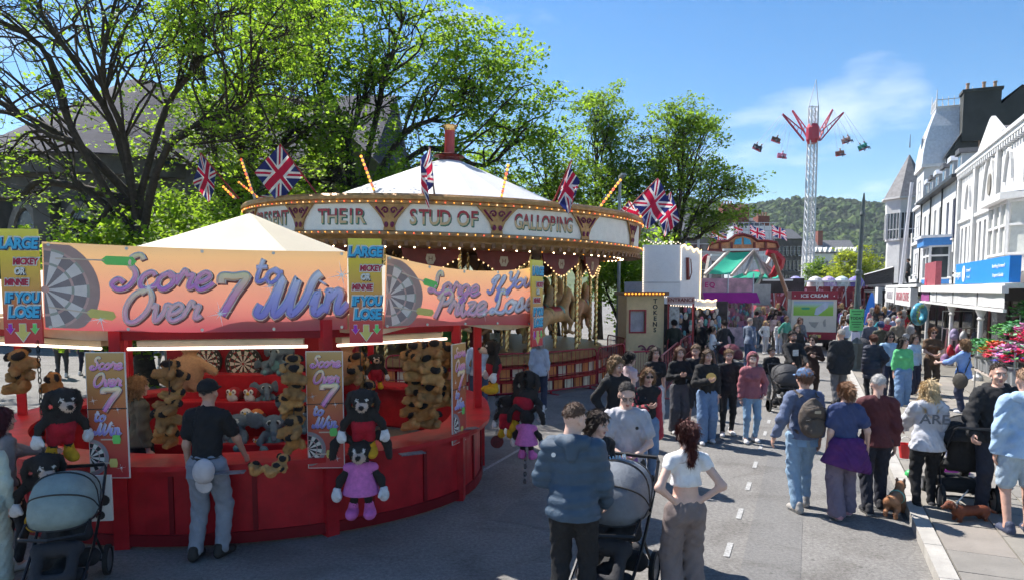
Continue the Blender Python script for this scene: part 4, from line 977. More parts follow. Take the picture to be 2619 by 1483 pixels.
# twisted brass poles
def twist(L, r=.042, tw=5.5, nz=None, n=10):
    nz = nz or int(L / .045); mb = MB(); vs_ = []
    for j in range(nz + 1):
        z = L * j / nz
        for i in range(n): t = 2 * math.pi * i / n; rr = r * (1 + .22 * math.cos(2 * (t - z * 2 * math.pi * tw / 2))); vs_.append((rr * math.cos(t), rr * math.sin(t), z))
    mb.add(vs_, [(j * n + i, j * n + (i + 1) % n, (j + 1) * n + (i + 1) % n, (j + 1) * n + i) for j in range(nz) for i in range(n)]); me = mb.mesh('twisted_pole', True); me.materials.append(M_BRASS); return me
ME_POLE = twist(3.3); ME_POLE2 = twist(3.6, .055)
# horse
f = Field(.06); H1, H2, MN, SD, SD2 = (.40, .23, .10), (.34, .19, .09), (.66, .46, .18), (.40, .05, .06), (.20, .42, .34)
f.cap((-.32, 0, .82), (.30, 0, .84), .20, .19).oval((-.42, 0, .84), (.22, .2, .2)).oval((.34, 0, .86), (.2, .18, .22)).chain([(.40, 0, .95), (.58, 0, 1.18), (.66, 0, 1.38)], [.15, .115, .10]).cap((.66, 0, 1.40), (.88, 0, 1.20), .095, .06).oval((.93, 0, 1.15), (.06, .05, .05))
f.chain([(.52, 0, 1.12), (.58, 0, 1.32), (.60, 0, 1.52)], [.05, .06, .04], MN, .02)
for y in (-1, 1):
    f.cap((.64, y * .05, 1.46), (.62, y * .06, 1.56), .028, .008, k=.02)
    f.chain([(.40, y * .10, .74), (.62, y * .10, .60), (.60 + .06 * y, y * .10, .36), (.70, y * .1, .30)], [.10, .062, .04, .05]).chain([(-.46, y * .10, .76), (-.66, y * .10, .56), (-.58, y * .10, .40), (-.80 + .08 * y, y * .1, .26)], [.12, .07, .045, .05])
f.chain([(-.60, 0, .92), (-.78, 0, .86), (-.90, 0, .60), (-.92, 0, .40)], [.05, .06, .07, .03], MN, .03)
f.oval((0, 0, .98), (.26, .19, .09), SD, k=.03).oval((.22, 0, .93), (.06, .21, .14), SD2, k=.02).oval((-.24, 0, .93), (.06, .215, .14), MN, k=.02).oval((.44, 0, .80), (.05, .19, .17), SD2, k=.02)
ME_HORSE = f.mesh(.035, 'horse'); M_HORSE = [mat_paint('horse_%d' % i, c, .4, var=.25, scale=9) for i, c in enumerate(((.56, .32, .14), (.46, .22, .10), (.64, .44, .24)))]
ME_HORSE.materials.append(M_HORSE[0])
rs = random.Random(4); k = 0
for ringi, r in enumerate((4.6, 3.75, 2.9)):
    for i in range(16):
        a = 2 * math.pi * (i + ringi * .33 + .2) / 16; z = 1.05 + .22 * (1 + math.sin(i * 2.1 + ringi))
        p = Vector((r * math.cos(a), r * math.sin(a), 0))
        vis = (CC + p); uu = CX + FPX * vis.x / vis.y
        if p.y < 1.5 and ringi < 3:
            o = link('horse', ME_HORSE, ca, (p.x, p.y, z), (0, rs.uniform(-.12, .12), a + R(90)), 1.12, [rs.choice(M_HORSE)])
        link('twisted_pole', ME_POLE, ca, (p.x, p.y, 1.05))
for i in range(16):
    a = 2 * math.pi * (i + .45) / 16; link('canopy_pole', ME_POLE2, ca, (5.05 * math.cos(a), 5.05 * math.sin(a), .8))
# organ and a painted chariot side seen through the stall
cc_ = thing('carousel_organ', 'painted fairground organ front in red, green and gold inside the carousel', 'organ', CC + Vector((.3, -1.9, 1.0)))
MB().span((-1.0, -.3, 0), (1.0, .3, 2.2)).build('case', M_MAROON, cc_)
for i in range(9): MB().tube((-.8 + i * .2, -.36, .9), (-.8 + i * .2, -.36, 1.5 + .25 * math.sin(i * .4)), .05, n=8).build('pipe', M_BRASS, cc_)
mb = MB(); mb.lathe([(.5, 0), (.62, 0), (.62, .08), (.5, .08)], 20); mb.build('painted_panel', mat('organ_green', (.10, .30, .08), .5), cc_, (0, -.33, .5), (R(90), 0, 0))
# ---- flags
def flagmat():
    m = bpy.data.materials.new('union_flag_print'); m.use_nodes = True; nt = m.node_tree; b = nt.nodes['Principled BSDF']; b.inputs['Roughness'].default_value = .75
    N = nt.nodes.new; t = N('ShaderNodeUVMap'); t.uv_map = 'uv'; sx = N('ShaderNodeSeparateXYZ'); nt.links.new(t.outputs[0], sx.inputs[0])
    def mth(op, a, b=None, c=None):
        n = N('ShaderNodeMath'); n.operation = op
        for i, q in enumerate((a, b, c)):
            if q is None: continue
            if isinstance(q, (int, float)): n.inputs[i].default_value = q
            else: nt.links.new(q, n.inputs[i])
        return n.outputs[0]
    x = mth('MULTIPLY', mth('SUBTRACT', sx.outputs[0], .5), 2.0); y = mth('SUBTRACT', sx.outputs[1], .5)       # x -1..1, y -.5..0.5
    ax, ay = mth('ABSOLUTE', x), mth('ABSOLUTE', y)
    d1 = mth('MULTIPLY', mth('SUBTRACT', mth('MULTIPLY', x, .5), y), .894); d2 = mth('MULTIPLY', mth('ADD', mth('MULTIPLY', x, .5), y), .894)
    def lt(a, v): return mth('LESS_THAN', a, v)
    wd = mth('MAXIMUM', lt(mth('ABSOLUTE', d1), .10), lt(mth('ABSOLUTE', d2), .10)); rd = mth('MAXIMUM', lt(mth('ABSOLUTE', d1), .034), lt(mth('ABSOLUTE', d2), .034))
    wc = mth('MAXIMUM', lt(ax, .167), lt(ay, .167)); rc = mth('MAXIMUM', lt(ax, .10), lt(ay, .10))
    def mix(f, a, c):
        n = N('ShaderNodeMixRGB'); nt.links.new(f, n.inputs[0])
        if isinstance(a, tuple): n.inputs[1].default_value = a
        else: nt.links.new(a, n.inputs[1])
        n.inputs[2].default_value = c; return n.outputs[0]
    BL, WH, RD = (.02, .03, .16, 1), (.75, .73, .74, 1), (.55, .012, .06, 1)
    c = mix(wd, BL, WH); c = mix(rd, c, RD); c = mix(wc, c, WH); c = mix(rc, c, RD); nt.links.new(c, b.inputs['Base Color'])
    tr = N('ShaderNodeBsdfTranslucent'); mx = N('ShaderNodeMixShader'); mx.inputs[0].default_value = .35; nt.links.new(c, tr.inputs[0]); nt.links.new(b.outputs[0], mx.inputs[1]); nt.links.new(tr.outputs[0], mx.inputs[2]); nt.links.new(mx.outputs[0], nt.nodes['Material Output'].inputs['Surface'])
    return m
M_FLAG = flagmat()
M_FPOLE = mat('flag_pole_red', (.30, .03, .04), .5)
def flag(label, base, tip, w, h, fly, furl=.12, seed=0, group='union flags on the carousel top', mp=None, droop=0.0):
    """pole from base to tip; cloth of hoist h along the pole top, flying along vector fly"""
    base, tip = Vector(base), Vector(tip); o = thing('union_flag', label, 'flag', base, group=group); d = tip - base
    MB().tube((0, 0, 0), d, .025, .016, 6).build('pole', mp or M_FPOLE, o)
    dn = -d.normalized(); fl = Vector(fly).normalized(); nn = dn.cross(fl).normalized(); mb = MB(); nu, nv = 18, 10
    def g(p, q):
        s = d + dn * (h * (1 - q)) + fl * (w * p * (1 - furl * .6)) + nn * (furl * w * math.sin(p * 6.5 + seed + q * 1.2) * (.25 + p) * .8); s.z -= droop * w * p * p; return s
    mb.grid(g, nu, nv); me = mb.mesh('cloth', True); uv = me.uv_layers.new(name='uv')
    for lp in me.loops: i = lp.vertex_index; uv.data[lp.index].uv = ((i % (nu + 1)) / nu, (i // (nu + 1)) / nv)
    me.materials.append(M_FLAG); c = bpy.data.objects.new('cloth', me); COL.objects.link(c); c.parent = o; return o
flag('Union flag, rumpled, leftmost of the flags on the carousel', at(600, 500, 19.0), at(503, 384, 18.4), 1.0, .62, (-.25, 0, -1), .28, 1.0, droop=0)
flag('Union flag flying flat, largest one above the word PRESENT', at(797, 490, 18.2), at(703, 362, 17.4), 1.0, .95, (-.82, 0, -.88), .05, 2.0)
flag('Union flag partly hidden below the largest one', at(725, 497, 22), at(690, 445, 22.5), .9, .7, (-.5, 0, -.9), .2, 3.0)
flag('Union flag hanging limp above the gap after THEIR', at(1092, 500, 17.0), at(1077, 370, 16.4), 0.9, .8, (-.30, -.4, -1), .22, 4.0, mp=mat('flag_pole_grey', (.16, .16, .17), .5))
flag('Union flag hanging folded above STUD OF', at(1386, 516, 17.6), at(1436, 402, 17.0), 0.85, .8, (.12, -.4, -1), .2, 5.0)
flag('Union flag tilted above the end of GALLOPING', at(1562, 540, 20), at(1652, 448, 19.4), .95, .95, (.45, -.2, -.9), .14, 2.4)
flag('lower Union flag just right of GALLOPING', at(1545, 548, 22.5), at(1580, 505, 22.0), .95, .6, (.8, 0, -.5), .16, 1.2)
flag('Union flag farthest right on the carousel edge', at(1610, 560, 22.5), at(1685, 483, 22.0), 1.05, .7, (.35, 0, -1), .14, .4)
# ---- red crowd barriers round the ride
def barrier_mesh(w=2.1, h=1.12, m=12):
    mb = MB(); r = .024
    mb.path([(0, 0, .12), (0, 0, h - .12), (.06, 0, h - .03), (.15, 0, h), (w - .15, 0, h), (w - .06, 0, h - .03), (w, 0, h - .12), (w, 0, .12), (w - .08, 0, .10), (.08, 0, .10)], r, 6, closed=True)
    mb.tube((0, 0, .50), (w, 0, .50), .014, n=5); mb2 = MB()
    for i in range(1, m): mb2.tube((w * i / m, 0, .10), (w * i / m, 0, h), .0085, n=5)
    mb3 = MB()
    for x in (.25, w - .25): mb3.bar((x, -.28, .02), (x, .28, .02), .05, .02); mb3.bar((x, 0, .02), (x, 0, .12), .04)
    return mb.mesh('rail_frame', True), mb2.mesh('bars', True), mb3.mesh('feet')
BM = barrier_mesh(); M_BAR = mat('barrier_red', (.36, .015, .03), .4, coat=.2)
for me in BM: me.materials.append(M_BAR)
def barrier(label, a, b):
    a, b = Vector(a), Vector(b); d = b - a; o = thing('crowd_barrier', label, 'barrier', a, math.atan2(d.y, d.x), 'red crowd barriers round the carousel'); s = d.length / 2.12
    for nm, me in zip(('rail_frame', 'bars', 'feet'), BM): link(nm, me, o, scale=(s, 1, 1))
fp = [gnd(870, 1003), gnd(1125, 1005), gnd(1335, 1000), gnd(1526, 992), gnd(1560, 980)]
ang0 = -118
prev = None
lbs = ['behind the stall, far left', 'behind the dart stall puppies', 'beside the white jumpered man', 'in front of the striped steps', 'right of the striped steps', 'behind the girl in pink', 'near the token booth', 'behind the black clad girls', 'by the entrance']
for i in range(7):
    a0, a1 = R(ang0 + i * 19.6), R(ang0 + (i + 1) * 19.6 - .6)
    barrier('red tubular crowd barrier ' + lbs[i], CC + Vector((6.05 * math.cos(a0), 6.05 * math.sin(a0), 0)), CC + Vector((6.05 * math.cos(a1), 6.05 * math.sin(a1), 0)))
for i, (a, b) in enumerate((((1562, 990), (1640, 985)), ((1655, 1010), (1702, 945)), ((1706, 940), (1745, 902)))):
    barrier('red sheeted barrier ' + ('behind the girl in the black tee', 'leading away to the token booth', 'farthest along by the entrance')[i], gnd(*a), gnd(*b))
# ================================================================== BUILDINGS
M_WHITE = mat('white_render', (.57, .565, .555), .75, var=.12, scale=1.0, bump=.08, bscale=30)
M_CREAM = mat('cream_render', (.60, .57, .52), .75, var=.07, scale=1.2)
M_TRIM = mat('white_trim', (.62, .615, .605), .6, var=.08)
M_GREYW = mat('shaded_dark_render', (.055, .058, .055), .9, var=.25, scale=.8)  # shade of the gable wall put into its colour; chimney and fascia share it
M_SLATE = mat('slate_roof', (.075, .078, .085), .7, var=.3, scale=3, bump=.3, bscale=12)
M_SLATE2 = mat('grey_slate', (.17, .165, .17), .7, var=.25, scale=3)
M_LEAD = mat('lead_sheet', (.56, .58, .62), .45, var=.15)
M_GLASS = mat('window_glass', (.05, .06, .07), .08, var=.3, scale=.8, spec=.7)
M_CURT = mat('net_curtain', (.55, .56, .52), .5, var=.12, scale=5, spec=.6)
M_BRICK = mat('red_brick', (.20, .065, .045), .85, var=.25, scale=6)
M_STONE = mat('grey_stone', (.20, .185, .16), .9, var=.35, scale=1.6, bump=.5, bscale=5)
M_DSTONE = mat('dark_stone', (.085, .08, .072), .9, var=.35, scale=1.2, bump=.5, bscale=5)
M_POT = mat('clay_pot', (.42, .26, .17), .8, var=.2)
M_NAVYF = mat('navy_frame', (.03, .035, .12), .5)
M_BLUEP = mat('blue_paint', (.05, .20, .50), .5)
M_BLACK = mat('black_iron', (.02, .02, .022), .5)
M_GUT = mat('dark_gutter', (.03, .032, .035), .5)
def wallm(x0, x1, z0, z1, holes, y=0.0, rec=.16):
    """front sheet with openings and their reveals, looking to -y"""
    mb = MB(); xs = sorted({x0, x1} | {h[0] for h in holes} | {h[1] for h in holes}); zs = sorted({z0, z1} | {h[2] for h in holes} | {h[3] for h in holes})
    for a, b in zip(xs, xs[1:]):
        for c, d in zip(zs, zs[1:]):
            mx_, mz = (a + b) / 2, (c + d) / 2
            if any(h[0] < mx_ < h[1] and h[2] < mz < h[3] for h in holes): continue
            mb.add([(a, y, c), (b, y, c), (b, y, d), (a, y, d)], [(0, 1, 2, 3)])
    for a, b, c, d in holes:
        q = y + rec
        mb.add([(a, y, c), (b, y, c), (b, y, d), (a, y, d), (a, q, c), (b, q, c), (b, q, d), (a, q, d)], [(0, 4, 5, 1), (1, 5, 6, 2), (2, 6, 7, 3), (3, 7, 4, 0)])
    return mb
def window(par, a, b, c, d, y=0.0, mf=None, mg=None, sill=True, nx=1, nz=2, fw=.07, rec=.12):
    mf = mf or M_TRIM; mb = MB(); q = y + rec
    mb.span((a, q - .03, c), (a + fw, q + .03, d)); mb.span((b - fw, q - .03, c), (b, q + .03, d))
    mb.span((a + fw, q - .03, c), (b - fw, q + .03, c + fw)); mb.span((a + fw, q - .03, d - fw), (b - fw, q + .03, d))
    for i in range(1, nx): x = a + (b - a) * i / nx; mb.span((x - .025, q - .025, c + fw), (x + .025, q + .025, d - fw))
    for i in range(1, nz): z = c + (d - c) * i / nz; mb.span((a + fw, q - .028, z - .025), (b - fw, q + .022, z + .025))
    o = mb.build('window', mf, par)
    MB().span((a + .01, q + .034, c + .01), (b - .01, q + .05, d - .01)).build('pane', mg or M_GLASS, o)
    if sill: MB().span((a - .08, y - .10, c - .09), (b + .08, y + .05, c - .005)).build('sill', M_TRIM, o)
    return o
def hull(par, x0, x1, y0, y1, z1, m, name='wall'):   # sides, back and top behind a front sheet
    mb = MB(); mb.add([(x0, y0, 0), (x0, y1, 0), (x0, y1, z1), (x0, y0, z1)], [(0, 1, 2, 3)][::1]); mb.add([(x1, y0, 0), (x1, y1, 0), (x1, y1, z1), (x1, y0, z1)], [(3, 2, 1, 0)])
    mb.add([(x0, y1, 0), (x1, y1, 0), (x1, y1, z1), (x0, y1, z1)], [(3, 2, 1, 0)]); return mb.build(name, m, par)
def pots(par, x, y, z, n=3, dx=.35, r=.12, h=.55, m=None):
    for i in range(n):
        MB().lathe([(r * 1.1, 0), (r, .08), (r * .85, h * .8), (r * 1.15, h * .85), (r * 1.1, h), (r * .8, h)], 8).build('chimney_pot', m or M_POT, par, (x + i * dx, y, z), smooth=False)
def lancet(a, b, c, d):   # outline of a pointed arch, x/z
    w = b - a; pts = [(a, c), (b, c), (b, d - w)]
    for i in range(1, 5): t = i / 5; pts.append((b - (w / 2) * t ** 1.4, d - w + w * math.sin(t * math.pi / 2)))
    pts.append(((a + b) / 2, d))
    for i in range(4, 0, -1): t = i / 5; pts.append((a + (w / 2) * t ** 1.4, d - w + w * math.sin(t * math.pi / 2)))
    pts.append((a, d - w)); return pts
def ring2(mb, pts, w, y0, y1):   # raised moulding that follows an outline in x/z
    P = [Vector((x, 0, z)) for x, z in pts]
    for p, q in zip(P, P[1:]):
        mb.bar((p.x, (y0 + y1) / 2, p.z), (q.x, (y0 + y1) / 2, q.z), w, abs(y1 - y0))
T0 = 7.5
# ---- gothic white building (near), s 20..45.5
gb = thing('gothic_shop_building', 'tall white gothic fronted building with pointed arches and toothed parapet above the blue sign', 'building', street(20, T0), SROT)
L = 25.5
holes = []
for i in range(7):
    a = -24.6 + i * 1.02 + (.25 if i > 2 else 0); holes.append((a, a + .5, 3.9, 6.05))
holes += [(-12.9, -12.2, 6.9, 9.0), (-11.9, -11.2, 6.9, 9.0), (-10.9, -10.2, 6.9, 9.0)]
wallm(-L, 0, 2.9, 9.2, holes).build('wall', M_WHITE, gb)
for h in holes: window(gb, *h, sill=h[2] < 5, nz=2 if h[2] < 5 else 1, mg=M_GLASS if h[2] < 5 else M_CURT)
hull(gb, -L, 0, 0, 9, 9.2, M_WHITE)
mb = MB(); mb.span((-L, -.22, 9.0), (0, .35, 9.2)); mb.span((-L, -.30, 9.2), (0, .4, 9.36)); mb.span((-L, -.12, 6.35), (-14.0, 0, 6.5)); mb.span((-L, -.16, 3.45), (0, 0, 3.6)); mb.build('cornice', M_TRIM, gb)
mb = MB()
for i in range(64): x = -L + .2 + i * .4; mb.span((x, -.2, 8.78), (x + .18, -.001, 8.998))
o = mb.build('parapet_teeth', M_TRIM, gb); o['kind'] = 'stuff'
mb = MB(); mb.slab([(-20.2, 9.36), (-16.2, 9.36), (-18.2, 10.25)], -.25, .15); mb.build('gable', M_WHITE, gb)
mb = MB(); ring2(mb, [(-20.4, 9.34), (-18.2, 10.4), (-16.0, 9.34)], .16, -.34, .2); mb.build('gable_coping', M_TRIM, gb)
mb = MB(); mb.slab([(-20.2, 9.36), (-16.2, 9.36), (-18.2, 10.2)], .15, 5); mb.build('gable_roof', M_SLATE2, gb)
for (a, b, c, d) in ((-23.6, -22.3, 6.6, 8.3), (-19.6, -17.2, 6.6, 9.0), (-15.6, -14.3, 6.8, 8.6)):
    mb = MB(); ring2(mb, [p for p in lancet(a, b, c, d)][2:], .12, -.11, 0); o = mb.build('blind_arch', M_TRIM, gb)
mb = MB(); mb.lathe([(.42, -.07), (.5, -.07), (.5, .03), (.42, .03)], 14); o = mb.build('round_panel', M_STONE, gb, (-18.4, -.03, 7.6), (R(90), 0, 0)); o.scale = (.62, 1, 1)
for a in (-16.9, -21.4, -L): MB().span((a, -.16, 3.7), (a + .45, 0, 8.9)).build('pilaster', M_WHITE, gb)
# bay window of the gothic building
bay = [(-14.0, 0), (-13.1, -1.0), (-10.3, -1.0), (-9.4, 0)]
def baybox(par, bay, z0, z1, name, m, cap=.15):
    pr = list(bay); c = sum((Vector((x, y, 0)) for x, y in pr), Vector()) / len(pr)
    big = [(c.x + (x - c.x) * (1 + cap / 2), y * (1 + cap)) for x, y in pr]
    return MB().prism(big[::1], z0, z1).build(name, m, par)
baybox(gb, bay, 3.4, 4.0, 'bay_base', M_WHITE, .0); baybox(gb, bay, 6.0, 6.25, 'bay_cornice', M_TRIM, .3)
mb = MB(); mb.add([(-14.4, 0, 6.25), (-13.3, -1.3, 6.25), (-10.1, -1.3, 6.25), (-9.0, 0, 6.25), (-13, 0, 6.85), (-10.4, 0, 6.85)], [(0, 1, 4), (1, 2, 5, 4), (2, 3, 5)]); mb.build('bay_roof', M_LEAD, gb)
for p, q, n in ((bay[0], bay[1], 1), (bay[1], bay[2], 3), (bay[2], bay[3], 1)):
    P, Q = Vector((*p, 0)), Vector((*q, 0)); w = (Q - P).length
    e = bpy.data.objects.new('bay_light', None); COL.objects.link(e); e.parent = gb; e.location = P; e.rotation_euler = (0, 0, math.atan2(Q.y - P.y, Q.x - P.x))
    for i in range(n):
        a = i * w / n
        mb = MB(); fw = .09
        mb.span((a, -.04, 4.0), (a + fw, .06, 6.0)); mb.span((a + w / n - fw, -.04, 4.0), (a + w / n, .06, 6.0))
        for z in (4.0, 5.05, 5.9): mb.span((a + fw, -.035, z), (a + w / n - fw, .055, z + .09))
        o = mb.build('window', M_TRIM, e); MB().span((a + .03, .062, 4.02), (a + w / n - .03, .075, 5.98)).build('pane', M_CURT, o)
mb = MB(); mb.span((-18.9, 2.2, 9.2), (-17.5, 3.2, 11.6)); mb.span((-19.0, 2.1, 11.6), (-17.4, 3.3, 11.75)); mb.build('chimney', M_DSTONE, gb); MB().span((-12.4, 2.0, 9.2), (-10.8, 3.0, 11.4)).build('chimney', M_DSTONE, gb)
pots(gb, -18.6, 2.7, 11.75, 2, .6, .22, .8); pots(gb, -12.0, 2.5, 11.4, 3, .4, .15)
mb = MB(); mb.slab([(-L, 9.3), (0, 9.3), (0, 9.31), (-L, 9.31)], .3, .31); mb.add([(-L, .4, 9.3), (0, .4, 9.3), (0, 4.6, 10.4), (-L, 4.6, 10.4), (-L, 9, 9.3), (0, 9, 9.3)], [(0, 1, 2, 3), (3, 2, 5, 4)]); mb.build('roof', M_SLATE, gb)
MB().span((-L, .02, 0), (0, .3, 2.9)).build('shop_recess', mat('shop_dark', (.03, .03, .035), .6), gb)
# ---- white terrace with dormers, s 45.5..61
tb = thing('dormer_terrace', 'white terrace with small dormers, dark gutter and blue framed bay beyond the gothic building', 'building', street(45.5, T0), SROT)
L = 14.2; holes = []
for i, x in enumerate((-1.6, -3.6, -6.2, -8.2, -10.6, -12.6)):
    holes.append((x - .42, x + .42, 5.6 + .1, 8.0)); holes.append((x - .42, x + .42, 3.5, 4.9))
wallm(-L, 0, 2.9, 9.0, holes).build('wall', M_WHITE, tb)
for i, h in enumerate(holes): window(tb, *h, mf=M_NAVYF if (i < 4 and h[2] > 5) else M_TRIM, mg=M_GLASS if i < 6 else M_CURT)
hull(tb, -L, 0, 0, 8, 9.0, M_WHITE)
mb = MB(); mb.span((-L, -.45, 9.0), (0, .1, 9.18)); mb.build('gutter', M_GUT, tb)
mb = MB(); mb.add([(-L, -.3, 9.18), (0, -.3, 9.18), (0, 3.2, 10.7), (-L, 3.2, 10.7), (-L, 6.6, 9.18), (0, 6.6, 9.18)], [(0, 1, 2, 3), (3, 2, 5, 4), (0, 3, 4), (1, 5, 2)]); mb.build('roof', M_SLATE, tb)
for i, x in enumerate((-1.5, -4.0, -6.6, -9.2, -11.6, -13.4)):
    d = MB().span((x - .55, .15, 9.1), (x + .55, 2.0, 10.45)).build('dormer', M_TRIM, tb)
    MB().slab([(x - .7, 10.45), (x + .7, 10.45), (x + .5, 10.75), (x - .5, 10.75)], .0, 2.6).build('dormer_roof', M_LEAD if i % 2 else M_SLATE, d)
    MB().span((x - .38, .13, 9.45), (x + .38, .147, 10.3)).build('pane', M_GLASS, d)
for x in (-.15, -5.0, -9.4, -13.7): MB().tube((x, -.12, 3), (x, -.12, 9.0), .055, n=6).build('downpipe', M_GUT, tb)
MB().span((-14.0, 3, 10), (-13, 4, 11.6)).build('chimney', M_BRICK, tb); pots(tb, -13.8, 3.5, 11.6, 2)
bayb = [(-5.4, 0), (-4.9, -1.0), (-2.5, -1.0), (-2.0, 0)]
baybox(tb, bayb, 2.9, 3.35, 'bay_base', M_BLUEP, .05); baybox(tb, bayb, 5.35, 5.8, 'bay_fascia', M_BLUEP, .35); baybox(tb, bayb, 5.8, 5.95, 'bay_top', M_LEAD, .5)
for p, q, n in ((bayb[0], bayb[1], 1), (bayb[1], bayb[2], 2), (bayb[2], bayb[3], 1)):
    P, Q = Vector((*p, 0)), Vector((*q, 0)); w = (Q - P).length
    e = bpy.data.objects.new('bay_light', None); COL.objects.link(e); e.parent = tb; e.location = P; e.rotation_euler = (0, 0, math.atan2(Q.y - P.y, Q.x - P.x))
    for i in range(n):
        a = i * w / n; mb = MB(); mb.span((a, -.03, 3.35), (a + .1, .06, 5.35)); mb.span((a + w / n - .1, -.03, 3.35), (a + w / n, .06, 5.35))
        for z in (3.35, 4.7, 5.25): mb.span((a + .1, -.025, z), (a + w / n - .1, .055, z + .1))
        o = mb.build('window', M_TRIM, e); MB().span((a + .03, .062, 3.4), (a + w / n - .03, .075, 5.3)).build('pane', M_GLASS, o)
# ---- tall block with dark gable and mansard tower, s 62..73
kb = thing('tower_hotel', 'tall block with bare dark gable wall and white corner tower under a curved mansard cap', 'building', street(60, 8.9), SROT)
L = 5.5; holes = [(-x - .5, -x + .5, z, z + 1.7) for x in (1.4, 3.0) for z in (3.9, 6.9, 9.7)]
wallm(-L, 0, 2.9, 12.4, holes).build('wall', M_WHITE, kb)
for h in holes: window(kb, *h, mg=M_CURT)
mb = MB(); mb.add([(0, .0, 0), (0, 11.2, 0), (0, 11.2, 12.6), (0, 4.4, 17.1), (0, 2.6, 15.4), (0, 1.1, 14.4), (0, 0, 12.4)], [tuple(range(7))])
mb.add([(-L, .0, 0), (-L, 11.2, 0), (-L, 11.2, 12.6), (-L, 4.4, 17.1), (-L, 0, 12.4)], [(4, 3, 2, 1, 0)]); mb.add([(0, 11.2, 0), (-L, 11.2, 0), (-L, 11.2, 12.6), (0, 11.2, 12.6)], [(0, 1, 2, 3)])
mb.build('gable_wall', M_GREYW, kb)
mb = MB(); mb.add([(.1, -.2, 12.4), (-L, -.2, 12.4), (-L, 1.1, 14.5), (.1, 1.1, 14.5), (-L, 4.4, 17.2), (.1, 4.4, 17.2), (-L, 11.4, 12.5), (.1, 11.4, 12.5)], [(0, 3, 2, 1), (3, 5, 4, 2), (5, 7, 6, 4)]); mb.build('roof', M_SLATE, kb)
mb = MB(); mb.span((-1.1, .9, 13.5), (.15, 3.2, 17.0)); mb.span((-1.2, .8, 17.0), (.25, 3.3, 17.2)); mb.build('chimney', M_GREYW, kb); pots(kb, -.4, 1.2, 17.2, 1); pots(kb, -.4, 2.2, 17.2, 1); pots(kb, -.5, 2.9, 17.2, 1)
MB().tube((.06, 2.0, 9), (.06, 2.0, 16.6), .05, n=6).build('downpipe', M_POT, kb)
# corner tower at the far end of its front
tx = -2.5
mb = MB(); mb.span((tx - 1.9, -1.3, 0), (tx + 1.9, 2.4, 12.0)); mb.build('tower', M_WHITE, kb)
mb = MB()
for z in (3.3, 6.2, 9.0, 11.9): mb.span((tx - 2.1, -1.5, z), (tx + 2.1, 2.6, z + .25))
mb.build('tower_moulding', M_TRIM, kb)
for z in (3.9, 6.8, 9.5): window(kb, tx - .6, tx + .6, z, z + 1.7, y=-1.44, mg=M_CURT)
prof = [(2.15, 12.15), (2.1, 12.9), (1.95, 13.9), (1.65, 15.0), (1.25, 16.1), (1.2, 16.4)]
mb = MB(); mb.lathe([(r * 1.32, z) for r, z in prof], 4, (tx, .55, 0), R(45), R(405)); mb.build('mansard_cap', M_LEAD, kb)
mb = MB(); mb.lathe([(.62, 0), (.42, .0), (.42, -.2), (.62, -.2), (.62, 0)], 14); mb.build('round_dormer', M_TRIM, kb, (tx + .1, -1.25, 14.0), (R(90), 0, 0))
MB().lathe([(.4, 0), (.4, -.05), (.0, -.05)], 14).build('round_pane', M_GLASS, kb, (tx + .1, -1.32, 14.0), (R(90), 0, 0))
mb = MB()
for i in range(4):
    a = R(45 + 90 * i); b = R(135 + 90 * i); A = Vector((tx + 1.6 * math.cos(a), .55 + 1.6 * math.sin(a), 16.45)); B = Vector((tx + 1.6 * math.cos(b), .55 + 1.6 * math.sin(b), 16.45))
    mb.tube(A, A + Vector((0, 0, 1.3)), .07, .02, 5)
    for k in range(1, 6): p = A.lerp(B, k / 6); mb.tube(p, p + Vector((0, 0, .75)), .035, .02, 4)
    mb.bar(A + Vector((0, 0, .55)), B + Vector((0, 0, .55)), .05); mb.bar(A, B, .08)
mb.build('iron_cresting', M_TRIM, kb)
# ---- spire turret building
sb = thing('turret_building', 'white building with an octagonal turret, glazed storey and pointed slate spire at the far end', 'building', street(80, 8.3), SROT)
mb = MB(); mb.span((-9, .6, 0), (3.0, 9, 8.2)); mb.build('wall', M_CREAM, sb)
mb = MB(); mb.lathe([(1.8, 0), (1.8, 7.6), (1.95, 7.6), (1.95, 7.8)], 8, (0, .4, 0), R(22.5), R(382.5)); mb.build('turret', M_WHITE, sb)
mb = MB(); mb.lathe([(1.9, 7.8), (1.9, 10.3)], 8, (0, .4, 0), R(22.5), R(382.5), caps=False); o = mb.build('turret_glazing', M_GLASS, sb)
mb = MB()
for i in range(8):
    a, b = R(22.5 + 45 * i), R(67.5 + 45 * i); A = Vector((1.95 * math.cos(a), .4 + 1.95 * math.sin(a), 7.8)); B = Vector((1.95 * math.cos(b), .4 + 1.95 * math.sin(b), 7.8))
    for k in range(4): p = A.lerp(B, k / 4); mb.bar(p, p + Vector((0, 0, 2.5)), .2 if k == 0 else .09)
    mb.bar(A + Vector((0, 0, .9)), B + Vector((0, 0, .9)), .08)
mb.build('glazing_bars', M_TRIM, sb)
mb = MB(); mb.lathe([(2.0, 10.3), (2.08, 11.6), (2.4, 11.7), (2.4, 11.85)], 8, (0, .4, 0), R(22.5), R(382.5)); mb.build('turret_frieze', M_WHITE, sb)
mb = MB(); mb.lathe([(2.3, 11.85), (1.15, 14.1), (.06, 16.2)], 8, (0, .4, 0), R(22.5), R(382.5)); mb.tube((0, .4, 16.9), (0, .4, 18.2), .06, .02, 5); mb.build('spire', M_SLATE2, sb)
for x in (-6.5, -4): window(sb, x, x + 1.2, 4.2, 6, y=.6)
